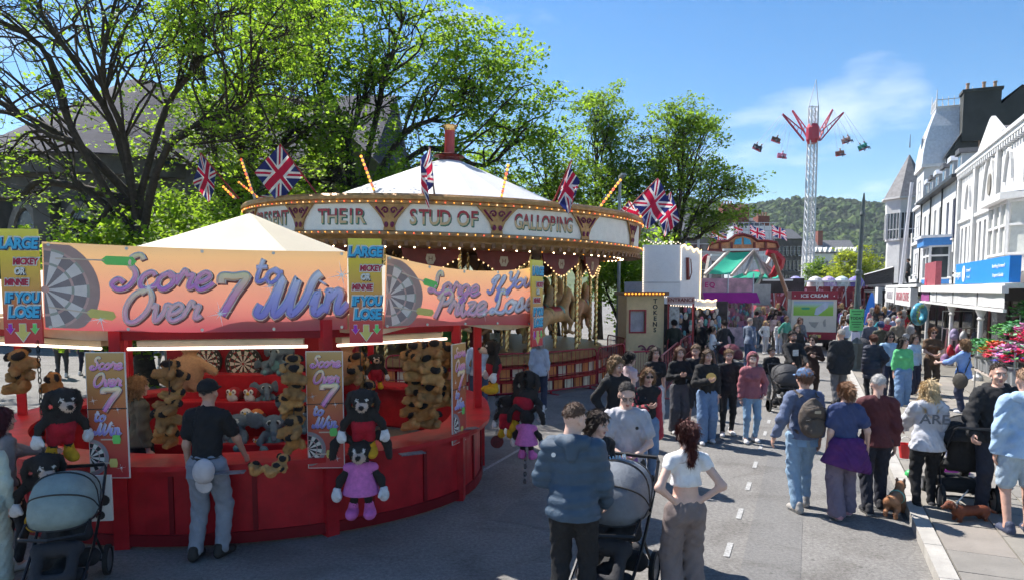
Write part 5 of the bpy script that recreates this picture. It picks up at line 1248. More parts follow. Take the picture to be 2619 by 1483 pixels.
# ---- first floor balcony with rail in front of the dormer terrace
bal = thing('iron_balcony', 'long first floor balcony with black iron railings over the far shop fronts', 'balcony', street(50, T0), SROT)
MB().span((-26, -2.7, 2.95), (0, -.05, 3.15)).build('deck', M_GUT, bal)
mb = MB()
for i in range(105): mb.span((-26 + i * .25, -2.66, 3.15), (-25.97 + i * .25, -2.63, 4.15))
o = mb.build('balusters', M_BLACK, bal); o['kind'] = 'stuff'
MB().span((-26, -2.7, 4.15), (0, -2.6, 4.22)).build('handrail', M_TRIM, bal)
# ---- canopies over the pavement
cb = thing('shop_canopy', 'white timber pavement canopy on cast iron columns with blank white valance panels', 'canopy', street(20.4, 4.5), SROT)
MB().span((-14.2, -.1, 2.78), (0, 3.0, 2.9)).build('canopy_roof', M_TRIM, cb); MB().span((-14.25, -.16, 2.66), (.05, -.02, 2.84)).build('gutter', M_TRIM, cb)
for i, (a, b) in enumerate(((-3.1, -.1), (-6.8, -3.2), (-10.1, -6.9), (-11.7, -10.2), (-14.1, -11.9))):
    mb = MB(); mb.grid(lambda p, q: (a + (b - a) * p, -.06 - .02 * math.sin(p * 9) * q, 2.28 + .40 * q - .03 * math.sin(p * math.pi) * (q > .5)), 12, 4)
    mb.build('valance_panel', mat('magenta_valance', (.30, .06, .22), .6) if i == 4 else mat_thin('valance_white', (.82, .82, .83), .35), cb)
MB().span((-14.2, -.1, 2.18), (0, -.03, 2.26)).build('valance_rail', M_TRIM, cb)
for x in (-3.15, -7.6, -13.0, -16.8):
    if x < -15: continue
    mb = MB(); mb.lathe([(.14, 0), (.14, .12), (.07, .2), (.065, 1.75), (.1, 1.8), (.07, 1.86), (.12, 2.0), (.16, 2.1), (.16, 2.18)], 10); mb.build('column', M_TRIM, cb, (x, .05, .1), smooth=False)
# next canopies along the street
cb2 = thing('bargain_shop_canopy', 'white boxed shop canopy lettered in red behind the pale lamp post', 'canopy', street(36.2, 4.5), SROT)
MB().span((-14, -.05, 2.86), (0, 3, 3.0)).build('canopy_roof', M_TRIM, cb2)
MB().span((-6.8, -.2, 1.95), (-.6, .1, 2.8)).build('fascia', M_TRIM, cb2); MB().span((-12.2, -.2, 2.0), (-7.3, .1, 2.8)).build('fascia', M_TRIM, cb2)
text('BARGAIN CENTRE', .62, mat('sign_red', (.42, .10, .13), .6), cb2, (-3.7, -.215, 2.38), sx=1.02, name='lettering')
text('AMUSEMENT', .62, mat('sign_grey', (.35, .33, .36), .6), cb2, (-9.7, -.215, 2.4), sx=.9, name='lettering')
mb = MB(); mb.span((-14, -.1, .1), (-13.9, 0, 2.86))
for x in (-.4, -4.5, -9, -13.9): MB().tube((x, .05, .1), (x, .05, 2.0), .06, n=8).build('column', M_TRIM, cb2)
cb3 = thing('dark_shop_canopy', 'dark boxed shop canopy on black posts beyond the lettered one', 'canopy', street(52, 4.5), SROT)
MB().span((-18, -.05, 2.5), (0, 3, 2.7)).build('canopy_roof', M_GUT, cb3); MB().span((-2.6, -.3, 1.8), (-.4, .1, 2.9)).build('sign_box', M_TRIM, cb3); MB().span((-6.5, -.2, 1.9), (-3.2, .1, 2.7)).build('fascia', M_GREYW, cb3)
for x in (-.4, -4, -8, -12, -16): MB().tube((x, .05, .1), (x, .05, 2.5), .07, n=8).build('column', M_BLACK, cb3)
# shop interiors under the canopies
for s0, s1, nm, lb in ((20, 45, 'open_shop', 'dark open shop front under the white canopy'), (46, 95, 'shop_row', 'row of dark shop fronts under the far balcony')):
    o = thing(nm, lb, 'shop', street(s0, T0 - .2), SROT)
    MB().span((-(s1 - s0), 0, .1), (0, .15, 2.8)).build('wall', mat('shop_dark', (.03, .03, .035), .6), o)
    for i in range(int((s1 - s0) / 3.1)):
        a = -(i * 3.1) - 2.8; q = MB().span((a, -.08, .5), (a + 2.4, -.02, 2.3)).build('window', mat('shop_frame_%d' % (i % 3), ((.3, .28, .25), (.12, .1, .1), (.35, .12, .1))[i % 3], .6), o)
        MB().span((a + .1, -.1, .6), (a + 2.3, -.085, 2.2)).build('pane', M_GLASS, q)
# blue sign board on the canopy, maroon board next to it
sg = thing('blue_shop_sign', 'large bright blue shop sign with white logo standing on the white canopy', 'sign', street(20.4, 4.62, 2.9), SROT)
MB().span((-6.95, -.12, .02), (-.1, .12, .68)).build('board', mat('sign_blue', (.02, .24, .72), .45, var=.05), sg)
M_SW = mat('sign_white', (.8, .82, .84), .5, var=0)
text('hays', .34, M_SW, sg, (-6.45, -.135, .34), sx=1.5, bold=.004); o = MB().lathe([(.0, .004), (.26, .004), (.26, -.004), (0, -.004)], 20).build('logo_disc', M_SW, sg, (-5.55, -.135, .34), (R(90), 0, 0)); o.scale = (.9, 1, 1)
text('travel', .16, M_SW, sg, (-4.85, -.135, .44), sx=1.6); text('travel', .14, mat('sign_pale', (.45, .62, .8), .5), sg, (-4.85, -.135, .23), sx=1.5)
text('Looking Forward', .13, M_SW, sg, (-1.15, -.135, .46), sx=1.45); text('Expert Guide', .13, M_SW, sg, (-1.15, -.135, .22), sx=1.6)
sg2 = thing('maroon_sign_board', 'faded maroon sign board on the canopy left of the blue sign', 'sign', street(31.4, 4.62, 2.9), SROT)
MB().span((-3.0, -.1, .0), (-.2, .1, .95)).build('board', mat('maroon_board', (.32, .07, .09), .55, var=.2), sg2)
MB().lathe([(0, .006), (.16, .006), (.16, 0)], 14).build('badge', mat('badge_red', (.5, .03, .09), .5), sg2, (-2.5, -.106, .15), (R(90), 0, 0))
# ---- buildings beyond the rides on the left of the street
def block(name, label, u0, u1, Y, ztop, m, mroof, zr, rows_, nx, cat='building', dep=10.0, mg=None, z0=3.0):
    A = at(u0, 700, Y); B = at(u1, 700, Y)
    o = thing(name, label, cat, (A.x, Y, 0)); w = B.x - A.x
    holes = []
    for (za, zb) in rows_:
        for i in range(nx): c = w * (i + .5) / nx; holes.append((c - .5, c + .5, za, zb))
    wallm(0, w, 0, ztop, holes).build('wall', m, o); hull(o, 0, w, 0, dep, ztop, m)
    for h in holes: window(o, *h, mg=mg)
    mb = MB(); mb.add([(-.3, -.3, ztop), (w + .3, -.3, ztop), (w + .3, dep / 2, zr), (-.3, dep / 2, zr), (-.3, dep + .3, ztop), (w + .3, dep + .3, ztop)], [(0, 1, 2, 3), (3, 2, 5, 4), (0, 3, 4), (1, 5, 2)]); mb.build('roof', mroof, o)
    return o, w
b1, w1 = block('white_house', 'white rendered house half hidden behind the trees right of the carousel', 1690, 1815, 58, 7.6, M_WHITE, M_SLATE, 9.5, ((3.6, 5.2), (5.9, 7.2)), 4)
b2, w2 = block('brick_chimney_block', 'stone block with tall red brick chimney stacks behind the scaffold', 1800, 1915, 95, 11.2, M_STONE, M_SLATE, 13.0, ((4, 6), (7, 9.2)), 3)
for x, h_, wd in ((1.2, 14.6, 1.8), (3.4, 14.2, 1.5), (6.2, 13.0, 1.6)):
    MB().span((x, 2, 10), (x + wd, 4, h_)).build('chimney', M_BRICK, b2); pots(b2, x + .25, 3, h_, 4, .4, .14, .6)
sc_ = thing('scaffold_screen', 'pale scaffold sheeting and tubes wrapped around a building behind the rides', 'scaffold', at(1838, 700, 88).to_3d() * 1)
sc_.location.z = 0
M_SHEET = mat_thin('scaffold_net', (.62, .65, .68), .3); M_TUBE = mat('steel_tube', (.42, .43, .45), .4, metal=.6)
MB().span((.2, .2, 2), (5.2, 4, 10.8)).build('sheeting', M_SHEET, sc_)
mb = MB()
for i in range(9): mb.tube((i * .66, 0, 0), (i * .66, 0, 11.2), .04, n=5)
for i in range(12): mb.tube((-.2, -.03, i + .2), (5.6, -.03, i + .2), .035, n=5)
o = mb.build('tubes', M_TUBE, sc_); o['kind'] = 'stuff'
b3, w3 = block('dark_terrace', 'row of dark stone town houses behind the tall swing mast', 1925, 2008, 120, 11.5, M_DSTONE, M_SLATE, 13.6, ((3.5, 5.2), (6, 7.8), (8.6, 10.2)), 9)
b4, w4 = block('pale_roof_terrace', 'long far terrace with pale roof and many small dormers under the hill', 2040, 2150, 190, 12.5, M_CREAM, M_SLATE2, 16.5, ((5, 7), (8.6, 10.6)), 11)
for i in range(9): MB().slab([(i * 1.35 + .4, 13), (i * 1.35 + 1.2, 13), (i * 1.35 + .8, 14.3)], -.6, 2).build('dormer', M_TRIM, b4)
MB().span((2.5, 3, 14), (3.8, 5, 19)).build('chimney', M_BRICK, b4)
b5, w5 = block('hill_villa', 'small pale villa among the trees at the foot of the hill', 1998, 2032, 330, 22, M_WHITE, M_SLATE2, 26, ((14, 18),), 4, dep=8)
b6, w6 = block('street_end_house', 'grey house closing the street below the round green tree', 2120, 2225, 150, 7.0, M_CREAM, M_SLATE, 9.6, ((2.4, 4), (4.9, 6.3)), 7)
# ---- church on the left
ch = thing('stone_church', 'dark stone church with round apse under a big conical slate roof on the left', 'church', (-22.5, 43, 0))
M_SLATEC = mat('church_slate', (.030, .031, .052), .9, var=.25, scale=2.0, bump=.3, bscale=5)
# apse: wall with lancet windows, conical slate roof in courses
mb = MB(); mb.lathe([(9.0, 0), (9.0, 8.4), (9.5, 8.4), (9.5, 9.3)], 28, (0, 0, 0)); mb.build('wall', M_DSTONE, ch)
mb = MB(); n_ = 22; prof = []
for i in range(n_):
    r0 = 9.9 - i * .40; z0 = 9.3 + i * .27; prof += [(r0, z0), (r0 - .345, z0 + .255)]
mb.lathe(prof, 64); mb.build('roof', M_SLATEC, ch)
for i in range(9):
    a = R(-150 + i * 17); mb = MB(); mb.slab(lancet(-.75, .75, 3.0, 6.6), -.12, .1); e = mb.build('window', M_GLASS, ch, (9.0 * math.cos(a), 9.0 * math.sin(a), 0), (0, 0, a + R(90)))
    mb = MB(); ring2(mb, lancet(-.9, .9, 2.9, 6.9)[2:], .35, -.25, .05); mb.build('window_arch', M_STONE, e)
    mb = MB(); mb.box((9.35 * math.cos(a + R(8.5)), 9.35 * math.sin(a + R(8.5)), 3.6), (1.0, .8, 7.2), a + R(8.5)); mb.build('buttress', M_DSTONE, ch)
mb = MB(); mb.tube((0, 0, 15), (0, 0, 16.8), .05, n=5); mb.bar((-.35, 0, 16.3), (.35, 0, 16.3), .07); mb.build('cross', M_BLACK, ch)
# nave behind
mb = MB(); mb.span((-1, -7.5, 0), (15, 7.5, 9)); mb.build('nave_wall', M_DSTONE, ch)
mb = MB(); mb.add([(-1, -8.2, 9), (15.4, -8.2, 9), (15.4, 0, 14.6), (-1, 0, 14.6), (-1, 8.2, 9), (15.4, 8.2, 9)], [(0, 1, 2, 3), (3, 2, 5, 4), (0, 3, 4), (1, 5, 2)]); mb.build('nave_roof', M_SLATEC, ch)
mb = MB(); mb.span((12, -9.5, 0), (16.5, -7, 8)); mb.slab([(11.6, 8), (16.9, 8), (14.2, 10.6)], -9.8, -6); mb.build('porch_gable', M_STONE, ch)
# ================================================================== REST OF THE FAIR
M_FW = mat('stall_white', (.74, .76, .80), .45, var=.04)
M_PINKB = mat_thin('pink_print', (.70, .42, .50), .3, var=.35, scale=2.2); M_MAG = mat_thin('magenta_canvas', (.52, .03, .34), .35); M_GREENC = mat_thin('green_canvas', (.06, .55, .38), .45, var=.05)
M_BEAM = mat('ride_timber', (.46, .40, .36), .55, var=.15); M_RIDER = mat('ride_red', (.33, .02, .03), .4); M_ORNG = mat('ride_orange', (.55, .22, .10), .5, var=.35, scale=4)
NEON = glow('neon_warm', (1.0, .74, .36), 1.2); BW = glow('bulb_white', (1.0, .82, .62), 1.0)
def dots(pts, name, par, r=.03, m=None):
    mb = MB()
    for p in pts: mb.ball(p, r, 6, 4)
    o = mb.build(name, m or BW, par, smooth=True); o['kind'] = 'stuff'; return o
# ---- token kiosk
a, b = at(1573, 800, 22.6), at(1668, 800, 22.6); kx = b.x - a.x
tk = thing('token_kiosk', 'small cream token kiosk with red framed window and bulb lit roof edge', 'kiosk', (a.x, 22.6, 0), .05)
M_KC = mat('kiosk_cream', (.72, .54, .30), .5, var=.08)
wallm(0, kx, 0, 2.55, [(.12, .62, 1.35, 2.05)], rec=.1).build('wall', M_KC, tk); hull(tk, 0, kx, 0, 1.4, 2.55, M_KC)
MB().span((-.12, -.22, 2.55), (kx + .1, 1.5, 2.68)).build('roof', M_BROWN, tk); dots([(-.1 + i * .115, -.24, 2.61) for i in range(int(kx / .115) + 2)], 'roof_bulbs', tk, .035, BULBS[0])
mb = MB()
for q in (((.08, -.03, 1.31), (.66, .02, 1.36)), ((.08, -.03, 2.04), (.66, .02, 2.09)), ((.08, -.03, 1.361), (.13, .02, 2.039)), ((.61, -.03, 1.361), (.66, .02, 2.039))): mb.span(*q)
w_ = mb.build('window', mat('kiosk_red', (.40, .04, .05), .45), tk); MB().span((.13, .09, 1.36), (.61, .1, 2.04)).build('pane', mat('kiosk_glass', (.42, .40, .46), .15, var=.2), w_)
for i, q in enumerate('TOKENS'): text(q, .2, M_BK, tk, (kx - .30, -.008, 2.36 - i * .19), name='letter', ext=.003, bold=.006)
mb = MB()
for x in (-1, 1):
    for s in (1, .6): mb.path([(kx * .55 + x * .16 * s * (1 - math.cos(t)), -.012, .62 + .28 * s * math.sin(t * .9)) for t in [k * .35 for k in range(8)]], .028, 5)
mb.build('scroll_paint', mat('kiosk_plum', (.22, .03, .08), .5), tk)
es = thing('entrance_sign', 'pale ENTRANCE sign board on posts right of the token kiosk', 'sign', (b.x + .06, 22.5, 0), .05)
MB().span((0, 0, 2.28), (.92, .05, 2.52)).build('board', mat('entrance_pink', (.55, .38, .36), .5), es); text('ENTRANCE', .17, M_MAROON, es, (.46, -.008, 2.40), ext=.003, bold=.004)
for x in (.03, .86): MB().span((x, .0, 0), (x + .05, .05, 2.28)).build('post', M_RIDER, es)
MB().span((.09, .02, .0), (.42, .04, 2.2)).build('strip_curtain', mat('grey_curtain', (.42, .40, .38), .6, var=.5, scale=9), es)
# ---- shuttered white stall with bulb edging
a = at(1612, 760, 26); ws = thing('white_shutter_stall', 'tall white folded stall shutter edged with lit bulbs, seen from behind', 'stall', (a.x, 26, 0), .0)
w0 = at(1709, 700, 26).x - a.x; w1 = at(1757, 700, 27).x - a.x
MB().span((0, 0, 2.32), (w0, .08, 4.42)).build('shutter', M_FW, ws); o = MB(); o.add([(w0, 0, 2.32), (w1, .9, 2.32), (w1, .9, 4.25), (w0, 0, 4.45)], [(0, 1, 2, 3)]); sp = o.build('side_shutter', M_FW, ws)
mb = MB(); mb.bar((w0 + .33, .20, 3.1), (w0 + .30, .18, 3.95), .085); mb.path([(w0 + .44, .28, 3.9), (w0 + .5, .32, 3.4), (w0 + .40, .26, 3.12)], .02, 4); mb.build('painted_bar', M_MAROON, sp)
MB().span((.02, -.015, 3.0), (w0 - .02, -.002, 3.02)).build('shutter_seam', mat('seam_grey', (.35, .36, .4), .6), ws)
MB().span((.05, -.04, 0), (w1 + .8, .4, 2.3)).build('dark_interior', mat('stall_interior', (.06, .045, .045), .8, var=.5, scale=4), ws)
dots([(.05 + i * .085, -.02, 4.46 + .05 * (i % 2) + (.1 if i < 3 else 0)) for i in range(int(w0 / .085))] + [(0.02, -.03, 2.4 + i * .07) for i in range(28)] + [(w0, -.03, 3.1 + i * .06) for i in range(22)], 'edge_bulbs', ws, .022)
mb = MB(); pts = [(w0 + (w1 - w0) * i / 24, .9 * i / 24 - .03, 4.30 + .16 * abs(math.sin(i * .42)) - .008 * i) for i in range(25)]; mb.path(pts, .032, 5); mb.path([(w1, .87, 2.35), (w1, .87, 4.3)], .018, 5); mb.build('neon_scallop', NEON, ws)
fx = at(1802, 700, 25.6).x - a.x
mb = MB(); mb.add([(.1, -.25, 2.28), (1.6, -.42, 2.14), (fx, -.3, 2.0), (fx, -.3, 2.34), (1.6, -.42, 2.42), (.1, -.25, 2.55)], [(0, 1, 4, 5), (1, 2, 3, 4)]); mb.build('fascia', M_FW, ws)
dots([(.1 + i * .095, -.27 - .17 * min(1, i * .095 / 1.5), 2.54 - .13 * min(1, i * .095 / 1.5) - (.09 * max(0, (i * .095 - 1.5)))) for i in range(int(fx / .095))] + [(1.0 + i * .095, -.43, 2.16 - .02 * i * .3) for i in range(int((fx - 1) / .095))], 'fascia_bulbs', ws, .024)
mb = MB()
for z in (2.30, 2.02): mb.path([(fx - .75 + i * .075, -.36, z + .06 * (i % 4 in (1, 2))) for i in range(11)], .024, 4)
mb.build('neon_zigzag', NEON, ws)
# hanging goods under the white stall
rs = random.Random(8); mb = MB(); gm = [mat('goods_%d' % i, c, .7, var=.3, scale=15) for i, c in enumerate(((.45, .30, .22), (.50, .16, .22), (.18, .26, .40), (.55, .50, .46), (.20, .14, .10), (.14, .40, .38)))]
for i in range(130): mb.cur = rs.randrange(6); x = rs.uniform(1.15, fx + .3); z = rs.uniform(.6, 2.0); mb.ball((x, -.12 - rs.uniform(0, .1), z), rs.uniform(.05, .09), 6, 4, (1, .6, 1.6))
o = mb.build('hanging_goods', gm, ws); o['kind'] = 'stuff'
wl = at(1568, 740, 27.5); o = MB().span((0, 0, 0), (1.0, .1, 3.05)).build('blue_grey_panel', mat('panel_bluegrey', (.34, .38, .48), .5)); o.location = (wl.x, 27.5, 0); tag(o, 'plain blue grey panel between the carousel and the white shutter', 'panel')
# ---- pink sweet stall
a = at(1755, 740, 33); ps = thing('pink_sweet_stall', 'pink and white candy stall with magenta scalloped awning', 'stall', (a.x, 33, 0)); W = at(1890, 740, 33).x - a.x
mb = MB(); mb.span((0, 0, 2.62), (W * .52, .08, 3.28)); mb.build('banner', M_PINKB, ps); mb = MB(); mb.span((W * .55, 0, 2.62), (W, .08, 3.28)); mb.build('banner', M_PINKB, ps)
for x, s in ((.35, 'E'), (.62, 'Q')): text(s, .34, mat('candy_letter', (.60, .03, .22), .5), ps, (x, -.01, 2.95), ext=.004, bold=.01)
mb = MB(); mb.grid(lambda p, q: (W * p + .1, -.25 - .5 * q, 2.60 - .45 * q - .05 * abs(math.sin(p * 30)) * (q > .9)), 60, 5); mb.build('awning', M_MAG, ps)
MB().span((0, .1, 0), (W, 2.5, 2.6)).build('body', mat('stall_pink', (.55, .25, .35), .6, var=.4, scale=3), ps); MB().span((.0, -.15, 0), (W, .1, .95)).build('counter', mat('stall_pale', (.62, .45, .5), .6, var=.4, scale=4), ps)
MB().span((W, .1, 2.0), (W + .9, .2, 3.0)).build('end_panel', mat('panel_grey', (.42, .41, .40), .6, var=.2), ps)
mb = MB()
for i in range(90): mb.cur = rs.randrange(6); mb.ball((rs.uniform(0, W), -.02, rs.uniform(1.0, 2.1)), rs.uniform(.05, .1), 6, 4, (1, .6, 1.5))
o = mb.build('hanging_goods', gm, ps); o['kind'] = 'stuff'
mb = MB()
for x in (.0, W * .53, W): mb.tube((x, -.05, 0), (x, -.05, 3.5), .03, n=6)
mb.build('post', M_FW, ps)
# ---- swing boat ride with green tilt
a = at(1770, 690, 46); rd = thing('boat_ride', 'swing ride with painted arched sign board, green canvas tilts and timber trestles', 'ride', (a.x, 46, 0)); px = lambda u, v, Y=46: Vector(at(u, v, Y)) - Vector((a.x, 46, 0))
ol = [(1777, 628), (1782, 614), (1800, 608), (1826, 606), (1845, 592), (1865, 590), (1885, 595), (1900, 606), (1925, 606), (1948, 610), (1953, 622), (1950, 626), (1840, 632)]
q = [px(u, v) for u, v in ol]; MB().slab([(p.x, p.z) for p in q][::-1], -.1, .1).build('sign_board', M_ORNG, rd)
mb = MB(); P = [p + Vector((0, -.13, 0)) for p in q]; mb.path(P, .10, 5, closed=True)
for u in (1806, 1835, 1892, 1921): mb.bar(px(u, 609) + Vector((0, -.13, 0)), px(u, 628) + Vector((0, -.13, 0)), .14)
mb.build('sign_edging', M_MAROON, rd)
for s, u0 in ((-1, 1860), (1, 1866)): c = [px(u0, 615), px(u0 + s * 19, 615), px(u0 + s * 15, 603), px(u0, 597)]; MB().slab([(p.x, p.z) for p in (c if s > 0 else c[::-1])], -.16, -.11).build('painted_light', mat('sky_blue_paint', (.06, .35, .55), .5, var=.2), rd)
def sheet(name, c, m, n=8, sag=.2, Ys=(46, 46, 43, 43)):
    A, B, C_, D = [px(u, v, Y) for (u, v), Y in zip(c, Ys)]; mb = MB(); mb.grid(lambda p, q: A.lerp(B, p).lerp(D.lerp(C_, p), q) - Vector((0, 0, sag * math.sin(math.pi * p) * math.sin(math.pi * q))), n, n); return mb.build(name, m, rd, smooth=True)
sheet('tilt_canvas', ((1830, 632), (1893, 630), (1835, 690), (1770, 688)), M_GREENC); sheet('tilt_canvas', ((1842, 694), (1925, 682), (1930, 700), (1838, 700)), M_GREENC, sag=-.3); sheet('tilt_canvas', ((1930, 694), (1958, 690), (1962, 702), (1926, 703)), M_GREENC)
mb = MB(); Z = [((1893, 628), (1835, 692)), ((1830, 630), (1770, 690)), ((1893, 630), (1935, 700)), ((1938, 640), (1900, 715)), ((1940, 640), (1992, 775)), ((1890, 640), (1870, 690)), ((1896, 640), (1915, 690)), ((1905, 655), (1945, 690)), ((1895, 648), (1960, 690)), ((1780, 645), (1770, 700))]
for (p0, p1) in Z: mb.bar(px(*p0, 44), px(*p1, 43), .17)
mb.build('trestle', M_BEAM, rd); mb = MB(); mb.bar(px(1785, 641), px(1826, 641), .14); mb.bar(px(1895, 641), px(1940, 640), .14); mb.bar(px(1915, 703, 43), px(1990, 703, 43), .12); mb.bar(px(1815, 628, 44), px(1905, 627, 44), .14); mb.build('cross_beam', M_FW, rd)
for (p0, p1) in (((1940, 638), (1994, 790)),): MB().bar(px(*p0, 42), px(*p1, 41), .18).build('slide_beam', mat('beam_brown', (.30, .15, .09), .5), rd)
mb = MB(); mb.path([px(u, v, 43) for u, v in ((1925, 634), (1945, 640), (1958, 655), (1956, 668), (1942, 690), (1930, 695))], [.2, .3, .35, .3, .22, .1], 6); mb.path([px(u, v, 47) for u, v in ((1780, 645), (1772, 650), (1768, 660))], .25, 6); mb.build('boat_end', M_RIDER, rd)
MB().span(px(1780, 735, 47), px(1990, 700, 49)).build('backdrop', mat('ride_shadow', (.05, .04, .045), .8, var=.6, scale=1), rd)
for (z0, z1, m) in ((.9, 1.25, M_RIDER), (.0, .85, mat('ride_lamps', (.10, .14, .12), .6, var=.8, scale=6))): MB().span((px(1880, 700).x, -3, z0), (px(1995, 700).x, -2.8, z1)).build('front_panel', m, rd)
for i, (u, v) in enumerate(((1792, 580), (1850, 568), (1890, 575), (1945, 575))): flag('small far Union flag, %s from the left above the ride sign' % ('first', 'second', 'third', 'fourth')[i], at(u - 6, 615, 50), at(u - 7, v - 10, 50), 1.3 if i != 1 else .7, .75, (.9, 0, -.35), .15, i, 'small union flags above the ride sign', M_FPOLE)
# ---- red amusement ride beyond with domes and rails
a = at(1985, 760, 62); rr = thing('red_amusement_ride', 'long red amusement ride front with white railings and coloured domes', 'ride', (a.x, 62, 0)); W = at(2195, 760, 62).x - a.x
MB().span((-2, 0, 0), (W, 6, 3.0)).build('platform_front', mat('ride_front', (.30, .04, .06), .5, var=.5, scale=.8), rr); MB().span((-2, -.2, 3.4), (W * .75, .2, 3.55)).build('light_beam', M_FW, rr)
mb = MB()
for i in range(16): mb.bar((-1.5 + i * .65, -.15, 1.2), (-1.2 + i * .65 + (.5 if i % 2 else -.5), -.15, 3.4), .07)
o = mb.build('white_struts', M_FW, rr); o['kind'] = 'stuff'
for i, (x, c) in enumerate(((.6, (.30, .28, .55)), (2.4, (.62, .6, .6)), (3.6, (.45, .35, .6)), (4.8, (.5, .6, .62)), (6.1, (.22, .18, .55)))):
    mb = MB(); mb.lathe([(.75, 3.0), (.7, 3.4), (.5, 3.75), (.2, 3.92), (.02, 3.95)], 12, (x, .5, 0)); mb.build('dome', mat('dome_%d' % i, c, .4, var=.3, scale=3), rr)
mb = MB(); mb.lathe([(1.7, 2.9), (1.5, 3.7), (1.0, 4.3), (.05, 4.55)], 14, (-2.2, 2.5, 0)); mb.build('red_dome', mat('dome_red', (.42, .03, .05), .5, var=.6, scale=4), rr)
for i in range(9): MB().tube((-1.5 + i * 1.0, -.3, 0), (-1.5 + i * 1.0, -.3, 2.6), .06, n=6).build('post', mat('ride_salmon', (.55, .16, .14), .5), rr)
mb = MB()
for i in range(70): mb.ball((rs.uniform(-2, W), -.06, rs.uniform(1.4, 3.0)), rs.uniform(.05, .12), 6, 4)
o = mb.build('ride_lamps', mat('lamp_pink', (.65, .3, .4), .4, var=.5, scale=.5), rr); o['kind'] = 'stuff'
fl_ = thing('feather_banner', 'blue curved feather banner standing among the crowd', 'banner', at(2192, 815, 40).to_3d()); fl_.location.z = 0
mb = MB(); mb.grid(lambda p, q: (-.55 + .5 * q + .5 * p * math.sin(math.pi * (.08 + .8 * (1 - q))) + .35 * q * q - .5 * q, .0, .7 + 1.85 * q), 6, 12); mb.build('cloth', mat_thin('feather_blue', (.02, .12, .45), .3), fl_); MB().tube((-.6, 0, 0), (-.55, 0, 1.6), .02).build('pole', M_BLACK if 'M_BLACK' in globals() else M_BK, fl_)
# ---- ice cream trailer
A, B = at(1985, 858, 31), at(2085, 858, 31.6); ic = thing('ice_cream_trailer', 'cream ice cream trailer with dark red top band reading ICE CREAM', 'trailer', (A.x, 31, 0), R(-19)); W = 1.86
M_ICR = mat('trailer_red', (.30, .015, .04), .4); M_ICC = mat('trailer_cream', (.66, .63, .56), .45, var=.05)
MB().span((0, 0, .85), (W, 3.4, 2.35)).build('body', M_ICC, ic); MB().span((-.02, -.03, 2.3), (W + .02, 3.42, 2.68)).build('top_band', M_ICR, ic); MB().span((-.01, -.02, .52), (W + .01, 3.41, .85)).build('bottom_band', M_ICR, ic)
text('ICE CREAM', .21, M_SW if 'M_SW' in globals() else M_WH, ic, (W / 2, -.036, 2.46), ext=.003, bold=.004, sx=1.08)
for x in (.12, W - .12): MB().ball((x, -.03, 2.46), .03, 6, 4).build('rosette', M_WH, ic)
g = MB().span((.08, -.012, 1.58), (W - .14, -.002, 2.22)).build('picture_panel', mat_ramp('ice_picture', [(0, (.25, .52, .06)), (.55, (.32, .58, .08)), (.8, (.38, .58, .55)), (1, (.35, .45, .68))], 'Z', rough=.5), ic)
MB().slab([(.95, 1.62), (1.1, 1.6), (1.5, 1.95), (1.52, 2.15), (1.38, 2.18), (1.0, 1.9)], -.02, -.013).build('bottle_print', mat('print_iceblue', (.48, .56, .70), .5), g); MB().slab([(.38, 1.9), (.46, 1.85), (.7, 1.85), (.78, 1.9), (.7, 1.95), (.46, 1.95)], -.02, -.013).build('tub_print', mat('print_tubgreen', (.05, .35, .2), .5), g)
MB().slab([(.72, 1.30), (.85, 1.1), (1.0, 1.02), (1.15, 1.3)], -.012, -.002).build('dish_print', mat('print_grey', (.36, .36, .33), .5), ic); MB().slab([(1.3, 1.3), (1.36, 1.08), (1.44, 1.12), (1.42, 1.45), (1.36, 1.4)], -.012, -.002).build('cone_print', mat('print_grey', (.36, .36, .33), .5), ic)
MB().span((.75, -.035, .60), (1.25, -.021, .73)).build('number_plate', C_YEL, ic)
for x in (.15, W - .3):
    for y in (.8, 2.2): MB().tube((x, y, .3), (x + .18, y, .3), .29, n=14).build('wheel', M_BK, ic)
MB().span((.1, .1, .35), (W - .1, 3.2, .52)).build('chassis', M_BK, ic)
# ---- star flyer: lattice mast, star of arms, swinging seats
Yf = 112; bp = at(2025, 780, Yf); sfy = thing('swing_tower', 'very tall white lattice swing tower with red star arms and flying seats', 'ride', (bp.x, Yf, 0)); M_MAST = mat('mast_white', (.56, .56, .59), .45, var=.06); M_MRED = mat('mast_red', (.42, .02, .05), .4)
tp = at(2043, 268, Yf) - bp; tp.z += bp.z; lean = tp.x / tp.z; cx_ = lambda z: lean * z
mb = MB(); hw = .64; zt = tp.z
for sx in (-1, 1):
    for sy in (-1, 1): mb.tube((sx * hw, sy * hw, 0), (cx_(zt) + sx * hw * .82, sy * hw * .82, zt), .13, n=6)
mb.build('mast_leg', M_MAST, sfy); mb = MB(); n = 26
for i in range(n):
    z0, z1 = zt * i / n, zt * (i + 1) / n; w0_, w1_ = hw * (1 - .18 * i / n), hw * (1 - .18 * (i + 1) / n)
    for sy in (-1, 1):
        mb.tube((cx_(z0) - w0_, sy * w0_, z0), (cx_(z1) + w1_, sy * w1_, z1), .05, n=4); mb.tube((cx_(z0) + w0_, sy * w0_, z0), (cx_(z1) - w1_, sy * w1_, z1), .05, n=4); mb.tube((cx_(z0) - w0_, sy * w0_, z0), (cx_(z0) + w0_, sy * w0_, z0), .05, n=4)
    for sx in (-1, 1): mb.tube((cx_(z0) + sx * w0_, -w0_, z0), (cx_(z1) + sx * w1_, w1_, z1), .05, n=4)
o = mb.build('lattice', M_MAST, sfy); o['kind'] = 'stuff'
top = cx_(zt); mb = MB()
for s in (-1, 1): mb.tube((top + s * .75, 0, zt), (top + .25, 0, zt + 4.2), .07, .04, 5)
